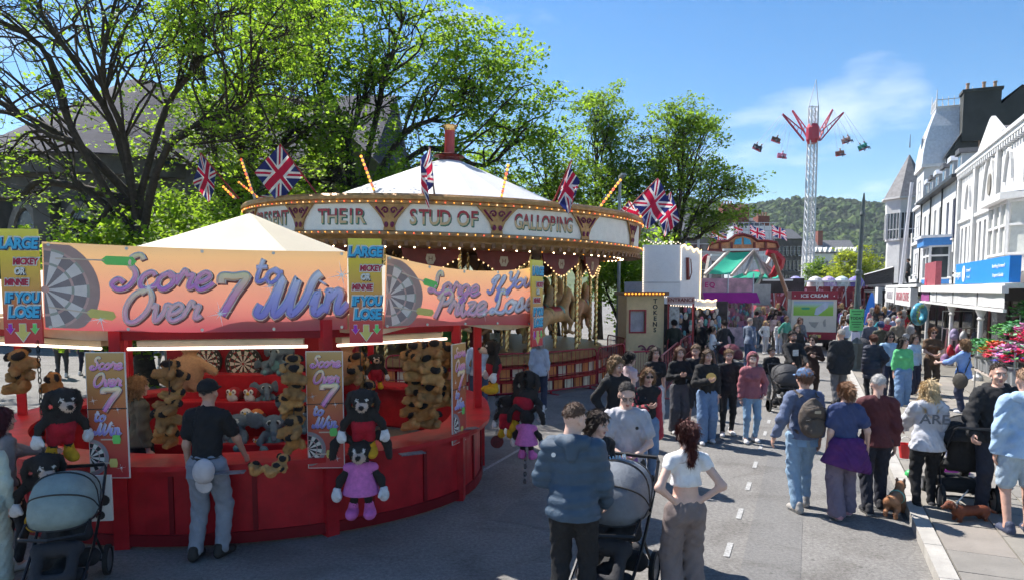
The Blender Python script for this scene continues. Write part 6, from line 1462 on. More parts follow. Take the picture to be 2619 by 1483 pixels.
mb.tube((top - .8, 0, zt), (top + .8, 0, zt), .08, n=5); mb.build('mast_top', M_MAST, sfy)
hz = zt - 4.6; hub = Vector((cx_(hz), 0, hz)); MB().lathe([(.75, -1.2), (1.0, -.6), (1.0, 1.2), (.75, 1.8)], 12, hub).build('hub', M_MRED, sfy)
ends = [(1965, 288), (1990, 279), (2090, 277), (2118, 284)]; M_CAB = mat('cable', (.55, .57, .6), .5)
for i, (u, v) in enumerate(ends):
    e = at(u, v, Yf + (3 if i in (1, 2) else -1)) - Vector((bp.x, Yf, 0)); d = (e - hub).normalized(); s = hub + Vector((d.x * 1.6, 0, -.8)); mb = MB()
    mb.bar(s, e, .22); mb.bar(s + Vector((0, 0, 1.4)), e + Vector((0, 0, .1)), .14)
    for k in range(1, 6): mb.bar(s.lerp(e, k / 6), (s + Vector((0, 0, 1.4))).lerp(e + Vector((0, 0, .1)), k / 6 - .06), .09)
    mb.build('star_arm', M_MRED, sfy)
seats = [(1903, 372, 0, (.04, .04, .06), 'two dark clad riders at the far left'), (1950, 352, 1, (.10, .06, .04), 'rider in brown, second from left'), (1965, 392, 1, (.6, .25, .4), 'rider in pink below the left arms'), (2112, 386, 2, (.25, .10, .07), 'rider in red brown right of the mast'), (2128, 353, 2, (.45, .30, .28), 'pale clothed riders upper right'), (2170, 370, 3, (.05, .32, .28), 'riders in green at the far right')]
for i, (u, v, k, c, lb) in enumerate(seats):
    p = at(u, v, Yf + (3 if k in (1, 2) else -1)); e = at(*ends[k], Yf + (3 if k in (1, 2) else -1)); tilt = math.atan2(p.x - e.x, e.z - p.z)
    o = thing('flying_chair', 'flying swing seat with ' + lb, 'swing seat', p, group='flying seats of the swing tower', rot=(0, -tilt * .7, 0))
    mb = MB()
    for dx in (-.5, .5): mb.tube((dx, 0, .3), Vector((dx * .3, 0, 0)) + Matrix.Rotation(tilt * .7, 3, 'Y') @ (e - p), .022, n=4)
    mb.build('cables', M_CAB, o); MB().span((-.75, -.1, -.35), (.75, .45, -.22)).build('seat', M_MRED, o); MB().span((-.75, .4, -.25), (.75, .5, .5)).build('backrest', mat('seat_%d' % i, c, .6), o)
    f = Field(.08)
    for s in ((-.38, .38) if i in (0, 4, 5) else (0,)):
        f.cap((s, .25, -.1), (s, .2, .42), .17, .2, c).oval((s, .18, .78), (.13, .14, .16), (.35, .22, .15), k=.03).cap((s - .1, .1, -.12), (s - .1, -.5, -.2), .1, .08, (.05, .06, .1)).cap((s + .1, .1, -.12), (s + .1, -.5, -.2), .1, .08, (.05, .06, .1)).cap((s - .1, -.5, -.2), (s - .12, -.62, -.65), .08, .06, (.05, .06, .1)).cap((s + .1, -.5, -.2), (s + .12, -.62, -.65), .08, .06, (.05, .06, .1)).cap((s - .2, .2, .4), (s - .3, -.1, .3), .07, .05, c).cap((s + .2, .2, .4), (s + .3, -.1, .3), .07, .05, c)
    me = f.mesh(.09, 'rider'); me.materials.append(mat_paint('rider_cloth', (.2, .2, .2), .8)); link('rider', me, o)
# ================================================================== STREET FURNITURE
M_LGREEN = mat('lamp_grey_green', (.075, .095, .095), .5, var=.2)
p = gnd(2140, 936); lp = thing('lamp_post', 'old cast iron grey lamp post with octagonal base and green notice', 'lamp post', p, rot=(0, R(1.5), 0))
MB().lathe([(.30, 0), (.30, .12), (.26, .16), (.25, .95), (.28, 1.0), (.22, 1.08), (.10, 1.3), (.09, 1.34)], 8).build('base', M_LGREEN, lp); MB().lathe([(.09, 1.34), (.085, 3.2), (.11, 3.25), (.11, 3.33), (.075, 3.4), (.065, 5.1), (.1, 5.15), (.07, 5.25), (.05, 5.6), (.02, 5.85)], 12).build('shaft', M_LGREEN, lp, smooth=False)
nt_ = thing('green_notice', 'bright green notice reading TODAY tied to the old lamp post', 'sign', p + Vector((.0, -.14, 1.42)))
MB().span((-.22, -.01, 0), (.22, .01, .70)).build('board', mat('notice_green', (.12, .50, .16), .6, var=.08), nt_); text('TODAY', .125, M_BK, nt_, (0, -.014, .40), ext=.001, bold=.004)
mb = MB()
for z, w in ((.62, .17), (.53, .12), (.28, .17), (.20, .15), (.12, .10)): mb.span((-w, -.0145, z - .014), (w, -.0105, z + .014))
o = mb.build('small_print', mat('print_darkgreen', (.02, .12, .04), .6), nt_); o['kind'] = 'stuff'
o = MB().span((-.15, -.01, -.62), (.13, .01, -.05)).build('paper_notice', mat('paper_lilac', (.55, .55, .68), .6), None); o.location = nt_.location; tag(o, 'white paper notice below the green one on the lamp post', 'sign')
p = gnd(2246, 845); wp = thing('pale_pole', 'tall plain pale grey pole leaning slightly right by the shop canopies', 'pole', p, rot=(R(-1), R(4.5), 0)); MB().lathe([(.15, 0), (.15, .9), (.10, 1.0), (.085, 8.9)], 12).build('shaft', mat('pole_grey', (.48, .48, .52), .5), wp); MB().lathe([(.2, 0), (.2, .04), (.0, .04)], 10).build('foot', mat('pole_grey', (.48, .48, .52), .5), wp)
p = at(1553, 740, 28); tl = thing('street_lamp', 'plain grey street lamp column behind the right of the carousel', 'street lamp', (p.x, 28, 0)); zz = at(1553, 448, 28).z
MB().lathe([(.11, 0), (.11, 1.2), (.075, 1.3), (.06, zz)], 10).build('column', mat('lamp_galv', (.30, .33, .34), .5), tl); MB().span((-.05, -.7, zz), (.12, .06, zz + .09)).build('lantern', mat('lamp_galv', (.30, .33, .34), .5), tl)
# ---- flower stall
fs_ = thing('flower_stand', 'tiered flower stand crowded with green, pink, red and white blooms by the right edge', 'flower stand', street(19.4, 4.2, .1), SROT)
for k, (y, z) in enumerate(((-.1, .55), (.35, 1.0), (.8, 1.45))): MB().span((-2.3, y, z - .05), (1.6, y + .42, z)).build('shelf', M_BEAM, fs_)
for x in (-2.25, -.4, 1.5):
    for y in (-.08, .4, .85, 1.2): MB().tube((x, y, 0), (x, y, 2.0 if y > .8 else 1.3), .02, n=6).build('post', M_STEEL, fs_)
rs = random.Random(12); PAL = {'green': ((.08, .30, .06), (.16, .42, .10), (.20, .45, .26), (.05, .22, .06)), 'bloom': ((.62, .02, .10), (.60, .04, .28), (.70, .30, .55), (.75, .70, .68), (.70, .28, .05), (.65, .14, .12), (.10, .10, .45), (.72, .66, .35))}
BM_ = [mat('bouquet_%d' % i, c, .7, var=.25, scale=20) for i, c in enumerate(PAL['green'] + PAL['bloom'])]
def bouquet(r, seed, cm):
    mb = MB(); q = random.Random(seed)
    for i in range(46):
        th, ph = q.uniform(0, 6.28), q.uniform(0, 1.7); rr = r * q.uniform(.75, 1.05); c = Vector((rr * math.sin(ph) * math.cos(th), rr * math.sin(ph) * math.sin(th), r * .9 + rr * math.cos(ph) * .8)); mb.cur = cm[i % len(cm)]; s = q.uniform(.032, .06)
        for k in range(5):
            a = k * 1.257 + q.uniform(0, 1); d = Vector((math.cos(a), math.sin(a), q.uniform(.1, .6))).normalized(); e = d.cross(Vector((0, 0, 1))).normalized()
            mb.add([c, c + d * s + e * s * .6, c + d * s * 1.9, c + d * s - e * s * .6], [(0, 1, 2, 3)])
    return mb.mesh('blooms')
BQ = []
for i in range(12):
    cm = [0] * 4 + [0] if i < 4 else None; g = i % 4
    me = bouquet(.26, i, (g, g, (g + 1) % 4) if i < 4 else (4 + i - 4, 4 + i - 4, 4 + i - 4, i % 4))
    for m in BM_: me.materials.append(m)
    BQ.append(me)
VASE = MB().lathe([(.07, 0), (.10, .02), (.12, .26), (.10, .26)], 10).mesh('bucket'); VASE.materials.append(mat('bucket_grey', (.25, .26, .27), .4))
cn = ['leafy green', 'bright green', 'pale sage', 'dark fern', 'crimson', 'deep pink', 'lilac', 'white', 'orange', 'coral', 'violet blue', 'cream']
ordn = ('first', 'second', 'third', 'fourth', 'fifth', 'sixth', 'seventh', 'eighth', 'ninth', 'tenth', 'eleventh')
for ti, (y, z, tn) in enumerate(((-.0, .55, 'bottom'), (.5, 1.0, 'middle'), (.95, 1.45, 'top'))):
    for i in range(11):
        x = -2.15 + i * .36; ki = rs.randrange(0, 4) if i < 4 + ti else rs.randrange(0, 12)
        if i >= 5 and rs.random() < .7: ki = rs.randrange(4, 12)
        o = thing('flower_bucket', '%s blooms in a bucket, %s from the left on the %s flower tier' % (cn[ki], ordn[i], tn), 'flowers', street(19.4, 4.2, .1) - DS * x + NS * y + Vector((0, 0, z)), rs.uniform(0, 6), 'flower buckets on the stand', scale=rs.uniform(1.1, 1.5)); link('bucket', VASE, o); q_ = link('blooms', BQ[ki], o, (0, 0, .16)); q_['kind'] = 'stuff'
# ---- bags and inflatables outside the next shop
f = Field(.04).oval((0, 0, .24), (.17, .12, .24)).oval((0, -.11, .16), (.11, .06, .11)).cap((-.05, 0, .47), (.05, 0, .47), .02); ME_PACK = f.mesh(.025, 'backpack')
for i, (u, v, c, nm) in enumerate(((2395, 842, (.30, .25, .40), 'lilac'), (2385, 882, (.50, .03, .05), 'red'), (2408, 880, (.45, .12, .28), 'pink'), (2430, 885, (.55, .03, .03), 'scarlet'), (2425, 908, (.40, .22, .35), 'dusty pink'), (2418, 848, (.5, .5, .52), 'white'), (2448, 850, (.08, .08, .1), 'black'), (2372, 905, (.20, .10, .22), 'plum'))):
    o = link('hanging_bag', ME_PACK, None, at(u, v + 12, 23.5), (0, 0, rs.uniform(-1, 1)), .85, [mat('bag_' + nm.replace(' ', '_'), c, .6)]); tag(o, nm + ' backpack hung on the rack under the white canopy', 'backpack', 'backpacks outside the shop')
rk = thing('bag_rack', 'metal display rack carrying backpacks and scarves under the white canopy', 'rack', at(2410, 935, 23.9).to_3d()); rk.location.z = .1; mb = MB()
for x in (-.7, .7): mb.tube((x, 0, 0), (x, 0, 1.9), .02, n=6)
mb.tube((-.7, 0, 1.9), (.7, 0, 1.9), .02, n=6); mb.tube((-.7, 0, 1.3), (.7, 0, 1.3), .02, n=6); mb.build('frame', M_STEEL, rk)
for i in range(8): MB().grid(lambda p, q: (-.6 + i * .17 + .07 * p, -.05 + .03 * math.sin(q * 5 + i), .35 + .95 * q), 1, 6).build('scarf', mat('scarf_%d' % (i % 4), ((.5, .36, .32), (.25, .18, .16), (.55, .5, .48), (.35, .2, .25))[i % 4], .8), rk)
o = thing('inflatable_ring', 'large blue and yellow patterned inflatable swim ring hung outside a shop', 'inflatable', at(2308, 788, 26.5), group=None, rot=(0, R(8), .5)); mb = MB(); n = 24
mb.path([(.32 * math.cos(t), 0, .32 * math.sin(t)) for t in [2 * math.pi * i / n for i in range(n)]], .13, 10, closed=True); mb.build('tube', mat('ring_blue', (.015, .06, .10), .3, col2=(.10, .40, .55), scale=4, var=.3), o, smooth=True)
mb = MB()
for k in range(9): t = 1.6 + k * .35; mb.ball((.32 * math.cos(t), -.09, .32 * math.sin(t)), .075, 7, 4, (1, .7, 1))
mb.build('yellow_patches', mat('ring_yellow', (.6, .5, .05), .35, col2=(.1, .4, .1), var=.4, scale=6), o, smooth=True); MB().tube((0, 0, .5), (0, .1, 1.1), .01, n=5).build('cord', M_BK, o)
# ================================================================== PEOPLE
SKIN = [mat_paint('skin_%d' % i, c, .5, var=.08, scale=18) for i, c in enumerate(((.56, .33, .25), (.62, .40, .32), (.46, .26, .19), (.34, .18, .12)))]
_cl = {}
def cloth(col, rough=.85, var=.14, sc=9.0):
    k = tuple(round(c, 3) for c in col)
    if k not in _cl: _cl[k] = mat_paint('cloth_%02d' % len(_cl), col, rough, var=var, scale=sc, bump=.4, bscale=170, crease=True)
    return _cl[k]
_hm = {}
def hairm(col):
    if col not in _hm:
        m = mat('hair_%02d' % len(_hm), col, .55, var=.35, scale=30, bump=.8, bscale=90); _hm[col] = m
    return _hm[col]
BR, DB, BK_, BL, GY, RD, GI = (.10, .055, .03), (.045, .026, .018), (.015, .012, .011), (.50, .34, .17), (.42, .40, .38), (.13, .025, .02), (.24, .10, .04)
# ---- head, hands, shoes, hair: modelled once
def head_field(jaw=1.0):
    f = Field(.022); lip, dk, wh = (.36, .13, .12), (.03, .022, .02), (.55, .50, .48)
    f.oval((0, .012, .028), (.076, .094, .092)).oval((0, -.022, -.042), (.056 * jaw, .066, .078)).oval((0, -.07, -.095), (.026 * jaw, .02, .02)).cap((0, .018, -.06), (0, .024, -.17), .05, .056)
    f.cap((0, -.092, .008), (0, -.110, -.030), .008, .014, k=.012).oval((-.014, -.094, -.036), (.01, .01, .008), k=.01).oval((.014, -.094, -.036), (.01, .01, .008), k=.01).oval((0, -.08, .032), (.05, .014, .012))
    for x in (-1, 1):
        f.oval((x * .077, .012, -.012), (.010, .020, .030), k=.008).oval((x * .038, -.062, -.03), (.024, .024, .022))
        f.oval((x * .031, -.0835, .006), (.0145, .006, .0062), wh, k=.003).oval((x * .031, -.0855, .006), (.0065, .006, .0065), dk, k=.003).oval((x * .032, -.087, .024), (.019, .006, .0042), dk, k=.003)
    f.oval((0, -.0905, -.064), (.023, .007, .0075), lip, k=.004); return f
HEADM, HEADF = head_field(1.0).solve(.0085), head_field(.9).solve(.0085)
HEADL = head_field(1.0).solve(.016); HEADC = head_field(.95).solve(.0115)
def hand_field(curl):
    f = Field(.012); f.oval((0, 0, -.05), (.017, .040, .05)).cap((0, 0, .02), (0, 0, -.03), .024, .022)
    for y, l in ((-.029, .062), (-.0095, .072), (.0095, .067), (.028, .052)):
        m = (-.012 - .02 * curl, y, -.088 - l * .5 * (1 - .3 * curl)); e = (-.022 - .05 * curl, y, -.088 - l * (1 - .62 * curl)); f.cap((0, y, -.085), m, .0095, .009, k=.006).cap(m, e, .009, .0075, k=.006)
    f.cap((-.004, -.034, -.028), (-.018, -.058, -.062), .012, .0105, k=.012).cap((-.018, -.058, -.062), (-.026, -.056, -.092), .0105, .008, k=.006); return f
HANDS = {'relaxed': hand_field(.25).solve(.0082), 'grip': hand_field(.95).solve(.0082)}
HANDC = hand_field(.6).solve(.0125)
HANDL = Field(.02).oval((0, 0, -.06), (.022, .042, .075)).solve(.02)
f = Field(.02).cap((0, .055, .045), (0, -.11, .038), .044, .040).cap((0, .05, .06), (0, .04, .105), .042, .044).oval((0, -.12, .035), (.044, .06, .04)).cut((0, 0, 0), (0, 0, -1)); V, F, _ = f.solve(.014)
def shoe(sole, name):
    P = np.zeros((len(V), 4), np.float32)
    if sole: P[V[:, 2] < .027] = (.62, .61, .60, 1)
    return fmesh(V, F, P, name)
SHOE, BOOT = shoe(True, 'trainer'), shoe(False, 'boot')
HAIR = {}
def hair_mesh(st):
    if st in HAIR: return HAIR[st]
    f = Field(.02); rnd = np.random.default_rng(len(st)); front = ((0, -.066, .060), (0, -.80, -.60)); low = -.05; amp = .006; tight = st in ('crop', 'pony', 'bun', 'braid')
    f.oval((0, .016, .031), (.080, .099, .097) if tight else (.087, .105, .103))
    if st == 'crop': front = ((0, -.052, .086), (0, -.8, -.6)); low = -.04; amp = .003
    if st in ('crop', 'short'): f.cut((0, 0, .046 if st == 'crop' else .022), (0, -.36, -.93) if st == 'crop' else (0, -.58, -.81))
    if st in ('long', 'fringe'):
        for x in (-1, 1): f.chain([(x * .066, .02, .0), (x * .078, .035, -.10), (x * .072, .05, -.20), (x * .05, .06, -.27)], [.032, .038, .036, .02])
        f.chain([(0, .075, .0), (0, .09, -.12), (0, .085, -.26)], [.06, .066, .04]); low = -.5; amp = .007
    if st == 'bob':
        for x in (-1, 1): f.chain([(x * .070, .01, .0), (x * .074, .02, -.09)], [.03, .03])
        f.cap((0, .07, 0), (0, .08, -.08), .06, .05); low = -.13; amp = .006
    if st == 'curly':
        for i in range(34):
            d = rnd.normal(size=3); d[1] += .5; d[2] += .3; d /= np.linalg.norm(d); f.oval(d * (.085, .10, .10) + np.array((0, .018, .03)), (.03, .03, .028), k=.01)
        for x in (-1, 1): f.oval((x * .085, .02, -.05), (.035, .04, .05))
        low = -.13; amp = .006
    if st == 'pony': f.chain([(0, .10, .045), (0, .15, .02), (0, .155, -.10), (0, .13, -.22)], [.03, .036, .034, .012], k=.012); low = -.06
    if st == 'bun': f.oval((0, .10, .075), (.042, .038, .038), k=.012); low = -.06
    if st == 'braid':
        for i in range(8): f.oval((.004 * (-1) ** i, .10 - .002 * i, -.02 - .045 * i), (.034 - .002 * i, .028, .03), k=.012)
        low = -.5
    f.cut(*front) if st not in ('long', 'bob', 'fringe', 'braid', 'pony', 'bun', 'curly') else f.cut((0, -.064, .058), (0, -.86, -.5))
    f.cut((0, 0, low), (0, 0, -1)); a = amp
    f.wr = lambda P: (a * (np.sin(P[..., 0] * 130 + 30 * P[..., 2]) * np.sin(P[..., 1] * 110 - P[..., 2] * 25) + .9 * np.sin(P[..., 0] * 62 + 5 * np.sin(P[..., 1] * 40)) * np.sin(P[..., 1] * 55 + P[..., 2] * 48))).astype(np.float32)
    HAIR[st] = f.mesh(.012, 'hair_' + st, (900, .022, .0022, (0, .1, -.4), .35) if st == 'crop' else (1500, .075 if st not in ('short', 'curly') else .045, .0028, (0, .22, -1), .12 if st != 'curly' else .4)); return HAIR[st]
f = Field(.02).oval((0, .014, .045), (.093, .110, .092)).cut((0, 0, .028), (0, 0, -1)); V1, F1, _ = f.solve(.011)
f = Field(.01).oval((0, -.11, .030), (.078, .072, .011)).cut((0, -.075, 0), (0, 1, 0)); V2, F2, _ = f.solve(.009)
CAPM = fmesh(np.concatenate([V1, V2]), np.concatenate([F1, F2 + len(V1)]), np.zeros((len(V1) + len(V2), 4)), 'cap')
f = Field(.03).oval((0, .03, .02), (.115, .125, .140)).cap((0, .07, -.10), (0, .06, -.16), .10, .12).cut((0, -.045, .02), (0, -.92, -.38)); HOODUP = f.mesh(.014, 'hood')
f = Field(.03).cap((-.075, .075, -.15), (.075, .075, -.15), .055, .055).cap((0, .10, -.16), (0, .12, -.24), .07, .05).cap((-.085, .0, -.15), (-.09, .06, -.15), .035, .045).cap((.085, .0, -.15), (.09, .06, -.15), .035, .045); HOODDN = f.mesh(.014, 'hood')
mb = MB()
for x in (-1, 1): mb.ball((x * .032, -.098, .006), .024, 8, 5, (1, .45, .8)); mb.bar((x * .055, -.095, .01), (x * .078, .0, .0), .006)
mb.bar((-.01, -.103, .01), (.01, -.103, .01), .006); SHADES = mb.mesh('glasses', True)

def ik(a, b, l1, l2, pole):
    a, b, pole = Vector(a), Vector(b), Vector(pole); d = b - a; L = min(d.length, (l1 + l2) * .995); d.normalize(); x = (l1 * l1 - l2 * l2 + L * L) / (2 * L); hgt = math.sqrt(max(0, l1 * l1 - x * x)); pl = (pole - d * pole.dot(d)).normalized(); return a + d * x + pl * hgt, a + d * L
ARM = {'down': (.055, -.02, -.54, (.3, 1, 0)), 'fwd': (.06, -.22, -.48, (.2, 1, 0)), 'back': (.07, .18, -.49, (.2, 1, 0)), 'phone': (-.11, -.30, -.34, (.7, .2, -.6)), 'akimbo': (-.045, .04, -.38, (1, .55, 0)), 'push': (.0, -.44, -.36, (.6, .4, -.5)), 'pocket': (.055, -.06, -.44, (.7, 1, 0)), 'chest': (-.10, -.24, -.20, (.6, .3, -.6)), 'reach': (.02, -.48, -.22, (.5, .3, -.6)), 'cross': (-.16, -.20, -.24, (.8, .2, -.5)), 'lead': (.12, -.26, -.44, (.4, 1, 0)), 'hold': (.16, -.05, -.50, (.4, 1, 0)), 'lean': (.05, -.30, -.46, (.8, .6, 0)), 'up': (.0, -.34, .02, (.7, .2, -.5))}
def wr(a, s):
    return lambda P: (a * (np.sin(P[..., 2] * 46 + 13 * np.sin(P[..., 0] * 9 + s) + s) * np.sin(P[..., 0] * 21 + P[..., 1] * 17 + P[..., 2] * 8 + s * 2) + .6 - 1.1 * np.abs(np.sin(P[..., 2] * 27 + 3.2 * np.sin(P[..., 0] * 13 + s * 3) + 2.5 * np.sin(P[..., 1] * 11 + s))))).astype(np.float32)
def person(label, pos, H, yaw, top, bot, hair=('short', BR), arms=('down', 'down'), stride=.0, skin=0, build=1.0, lean=0.0, look=(0, 0), shoes=((.6, .6, .6), True), sleeve='long', fit=.016, hem=.92, leg='straight', h=.022, girl=False, hood=None, cap=None, shades=False, grip=(0, 0), kind='tee', group=None, neck=1.50, waist=1.03, side=0.0, puff=False, belly=0.0, name='person', low=False):
    root = thing(name, label, 'person', pos, yaw, group, scale=H / 1.75); sw = .150 if girl else .170; sd = random.Random(label).random() * 6
    ln = Matrix.Rotation(lean, 3, 'X') if lean else None
    T = lambda p: (ln @ (Vector(p) - Vector((0, 0, .95))) + Vector((side, 0, .95))) if ln else Vector(p) + Vector((side * max(0, (p[2] - .5)), 0, 0))
    hips = [Vector((x * .092, 0, .92)) for x in (-1, 1)]; fy = [-stride, stride]; kn, an = [], []
    for i, x in enumerate((-1, 1)):
        A = Vector((x * .105, fy[i] + .02, .085 + (.09 if fy[i] > .12 else 0))); k_, a_ = ik(hips[i], A, .43, .425, (x * .12, -1, 0)); kn.append(k_); an.append(a_)
    sh, el, wrp = [], [], []
    for i, x in enumerate((-1, 1)):
        S = T((x * sw, .01, 1.40)); dx, dy, dz, pl = ARM[arms[i]]; W = S + Vector((x * dx, dy, dz)); e_, w_ = ik(S, W, .285, .265, (x * pl[0], pl[1], pl[2])); sh.append(S); el.append(e_); wrp.append(w_)
    b = build
    def torso(f, o=0.0, z0=.92):
        f.cap(T((0, .005, max(z0, .9))), T((0, 0, 1.12)), .132 * b + o, (.108 if girl else .116) * b + o + belly, None, .72).cap(T((0, -belly * .4, 1.12)), T((0, 0, 1.32)), (.108 if girl else .116) * b + o + belly, (.122 if girl else .134) * b + o, None, .70 + belly)
        for i_ in (0, 1): f.cap(T((0, .012, 1.45)), sh[i_].lerp(T((0, .012, 1.42)), .12), .062 + o * .7, .050 + o)
        if girl: f.oval(T((-.065, -.075, 1.27)), (.062 + o * .5, .055 + o * .5, .06)).oval(T((.065, -.075, 1.27)), (.062 + o * .5, .055 + o * .5, .06))
    # body
    f = Field(.035); torso(f, 0, 1.03); f.oval((0, .01, .93), (.15 * b, .11 * b, .11)).cap(T((0, .01, 1.42)), T((0, .015, 1.53)), .062, .05)
    for i in (0, 1):
        f.cap(sh[i], el[i], .046 * (.5 + .5 * b), .038).cap(el[i], wrp[i], .037, .026); f.cap(hips[i], kn[i], .082 * b, .055).cap(kn[i], an[i], .054, .036).cap(an[i], an[i] + Vector((0, -.1, -.045)), .036, .03)
    Vb, Fb, _ = f.solve(h * 1.3); parts = [(Vb, Fb, np.zeros((len(Vb), 4), np.float32))]
    hc = T((0, -.005, 1.632)); HR = Euler((look[1], 0, look[0])).to_matrix(); HM = Matrix.Translation(hc) @ HR.to_4x4()
    hv, hf, hp = HEADL if low else (HEADF if girl else HEADM) if h < .018 else HEADC; parts.append((hv @ np.array(HR).T * 1.04 + np.array(hc), hf, hp))
    for i in (0, 1):
        d = (wrp[i] - el[i]).normalized(); q = Vector((0, 0, -1)).rotation_difference(d).to_matrix(); v, fc, _ = HANDL if low else HANDC if h > .018 else HANDS['grip' if grip[i] else 'relaxed']; v = v.copy()
        if i == 0: v[:, 0] *= -1; fc = fc[:, ::-1]
        parts.append((v @ np.array(q).T + np.array(wrp[i]), fc, np.zeros((len(v), 4), np.float32)))
    off = 0; VV, FF, PP = [], [], []
    for v, fc, p in parts: VV.append(v); FF.append(fc + off); PP.append(p if p is not None else np.zeros((len(v), 4), np.float32)); off += len(v)
    me = fmesh(np.concatenate(VV), np.concatenate(FF), np.concatenate(PP), 'body'); link('body', me, root, mats=[SKIN[skin]])
    # top
    f = Field(.04); torso(f, fit, hem); up = {'long': (1, .93), 'short': (.60, 0), 'cap': (.22, 0), 'three': (1, .45), 'none': (0.02, 0)}[sleeve]
    if hem < .93:
        f.cap((0, .012, .97), (0, .015, hem), .146 * b + fit, .156 * b + fit * 1.3 + (.03 if kind == 'dress' else 0), None, .88)
        if girl: f.oval((0, .06, .90), (.15 * b + fit, .095 * b + fit, .12))
    for i in (0, 1):
        f.cap(sh[i], sh[i].lerp(el[i], up[0]), .052 + fit, .047 + fit * (1.5 if sleeve == 'short' else 1))
        if up[1]: f.cap(el[i], el[i].lerp(wrp[i], up[1]), .044 + fit, .034 + fit * .9)
    if puff: f.wr = lambda P: (-.013 * np.abs(np.sin(P[..., 2] * 36 + .6 * np.sin(P[..., 0] * 5))) + .004 * np.sin(P[..., 0] * 40 + P[..., 2] * 9)).astype(np.float32)
    else: f.wr = wr(.0045 + fit * .12, sd)
    f.cut(T((0, 0, neck)), ln @ Vector((0, -.25, .97)) if ln else (0, -.25, .97)); f.cut((0, 0, hem), (0, 0, -1))
    link('top' if kind == 'tee' else kind, f.mesh(h * .92, 'top'), root, mats=[cloth(top, .55 if puff else .85)])
    # trousers
    if leg != 'none':
        f = Field(.035); r = {'slim': (.098, .066, .046, .95), 'straight': (.104, .080, .068, .97), 'wide': (.108, .098, .108, .98), 'jogger': (.104, .082, .050, .93), 'shorts': (.108, .092, 0, 0), 'skirt': (.12, .15, .18, 0), 'longskirt': (.12, .17, .2, 0)}[leg]
        f.oval((0, .012, .93), (.152 * b + .012, .112 * b + .014, .13)); f.cap((0, .005, .98), (0, .0, 1.04), .13 * b, .118 * b, None, .72)
        if leg in ('skirt', 'longskirt'): f.cap((0, 0, .95), (0, 0, .55 if leg == 'skirt' else .25), .14 * b, r[2] + .03, None, .8); f.cut((0, 0, .56 if leg == 'skirt' else .26), (0, 0, -1))
        for i in (0, 1):
            if leg in ('skirt', 'longskirt'): break
            f.cap(hips[i], kn[i] if leg != 'shorts' else hips[i].lerp(kn[i], .88), r[0] * b, r[1])
            if r[2]: f.cap(kn[i], kn[i].lerp(an[i], r[3]), r[1], r[2])
        if girl: f.oval((-.07, .055, .90), (.085 * b, .085 * b, .10)).oval((.07, .055, .90), (.085 * b, .085 * b, .10))
        f.wr = wr(.006, sd + 1); f.cut((0, 0, waist), (0, 0, 1))
        if leg not in ('shorts', 'skirt', 'longskirt'): f.cut((0, 0, .045), (0, 0, -1))
        link('trousers' if 'skirt' not in leg and leg != 'shorts' else leg, f.mesh(h * .92, 'trousers'), root, mats=[cloth(bot)])
    for i in (0, 1):
        lift = fy[i] > .12; link('shoe', SHOE if shoes[1] else BOOT, root, (an[i].x, an[i].y, .085 * 0 + (.06 if lift else 0)), (R(28) if lift else 0, 0, R(-9 if i == 0 else 9)), 1.06, [cloth(shoes[0], .6)])
    if hair and hair[0] != 'bald': o = link('hair', hair_mesh(hair[0]), root, hc, (look[1], 0, look[0]), 1.06, [hairm(hair[1])])
    if cap is not None: link('cap', CAPM, root, hc, (look[1], 0, look[0]), 1.05, [cloth(cap)])
    if hood == 'up': link('hood', HOODUP, root, hc, (look[1], 0, look[0]), 1.0, [cloth(top)])
    if hood == 'down': link('hood', HOODDN, root, hc, (0, 0, 0), 1.1, [cloth(top)])
    if shades: link('sunglasses', SHADES, root, hc, (look[1], 0, look[0]), 1.05, [mat('shades_black', (.01, .01, .012), .15)])
    root['_w'] = 0; del root['_w']
    return root, dict(sh=sh, el=el, wr=wrp, hc=hc, T=T)
PI = math.pi; JEAN, LJEAN, NAVY, BLKC, DGY, WHT, KHK = (.14, .22, .36), (.30, .40, .54), (.025, .03, .06), (.014, .014, .016), (.05, .05, .055), (.68, .67, .68), (.16, .13, .10)
TR_W, TR_B, BT = ((.62, .60, .60), True), ((.03, .03, .035), True), ((.03, .025, .022), False)
HN, HM_ = .0155, .021
G1 = 'people strolling through the fair'
# ---- nearest figures
r, J = person('man in black t-shirt and cap leaning on the red stall counter, seen from behind', gnd(528, 1398), 1.83, PI - .12, (.012, .012, .014), (.24, .25, .29), ('crop', BK_), ('lean', 'down'), .06, 2, 1.04, h=HN, sleeve='short', hem=.97, leg='straight', shoes=BT, cap=(.012, .012, .013), lean=.10, look=(.15, -.05), waist=1.04)
link('hanging_cap', CAPM, r, (-.08, .135, .90), (R(-90), R(172), 0), 1.12, [cloth((.50, .46, .47))])
text('SURF', .045, M_WH, r, (-.08, .262, .86), (R(90), 0, PI), name='lettering', ext=.001)
for q in (-1, 1): MB().box((0, 0, 0), (.115, .008, .125)).build('back_pocket', cloth((.20, .21, .25)), r, (q * .075, .148, .885), (R(8), 0, q * -.2), bevel=.003)
MB().lathe([(.150, -.018), (.152, .018)], 24).build('belt', M_BK, r, (0, .004, 1.0)).scale = (1.02, .78, 1)
r, J = person('stall woman with light brown hair and olive top inside the red counter', (-4.50, 8.15, 0), 1.70, PI - .7, (.10, .095, .07), BLKC, ('bob', (.36, .20, .09)), ('down', 'fwd'), 0, 1, 1.1, h=HN, girl=True, hem=.90, leg='slim')
r, J = person('woman with long dark red hair and grey patterned top at the left of the stall', (-4.95, 6.55, 0), 1.60, PI - .6, (.22, .21, .22), (.03, .03, .035), ('long', (.07, .012, .018)), ('down', 'reach'), .05, 1, .98, h=HN, girl=True, hem=.95, leg='slim', shoes=TR_W)
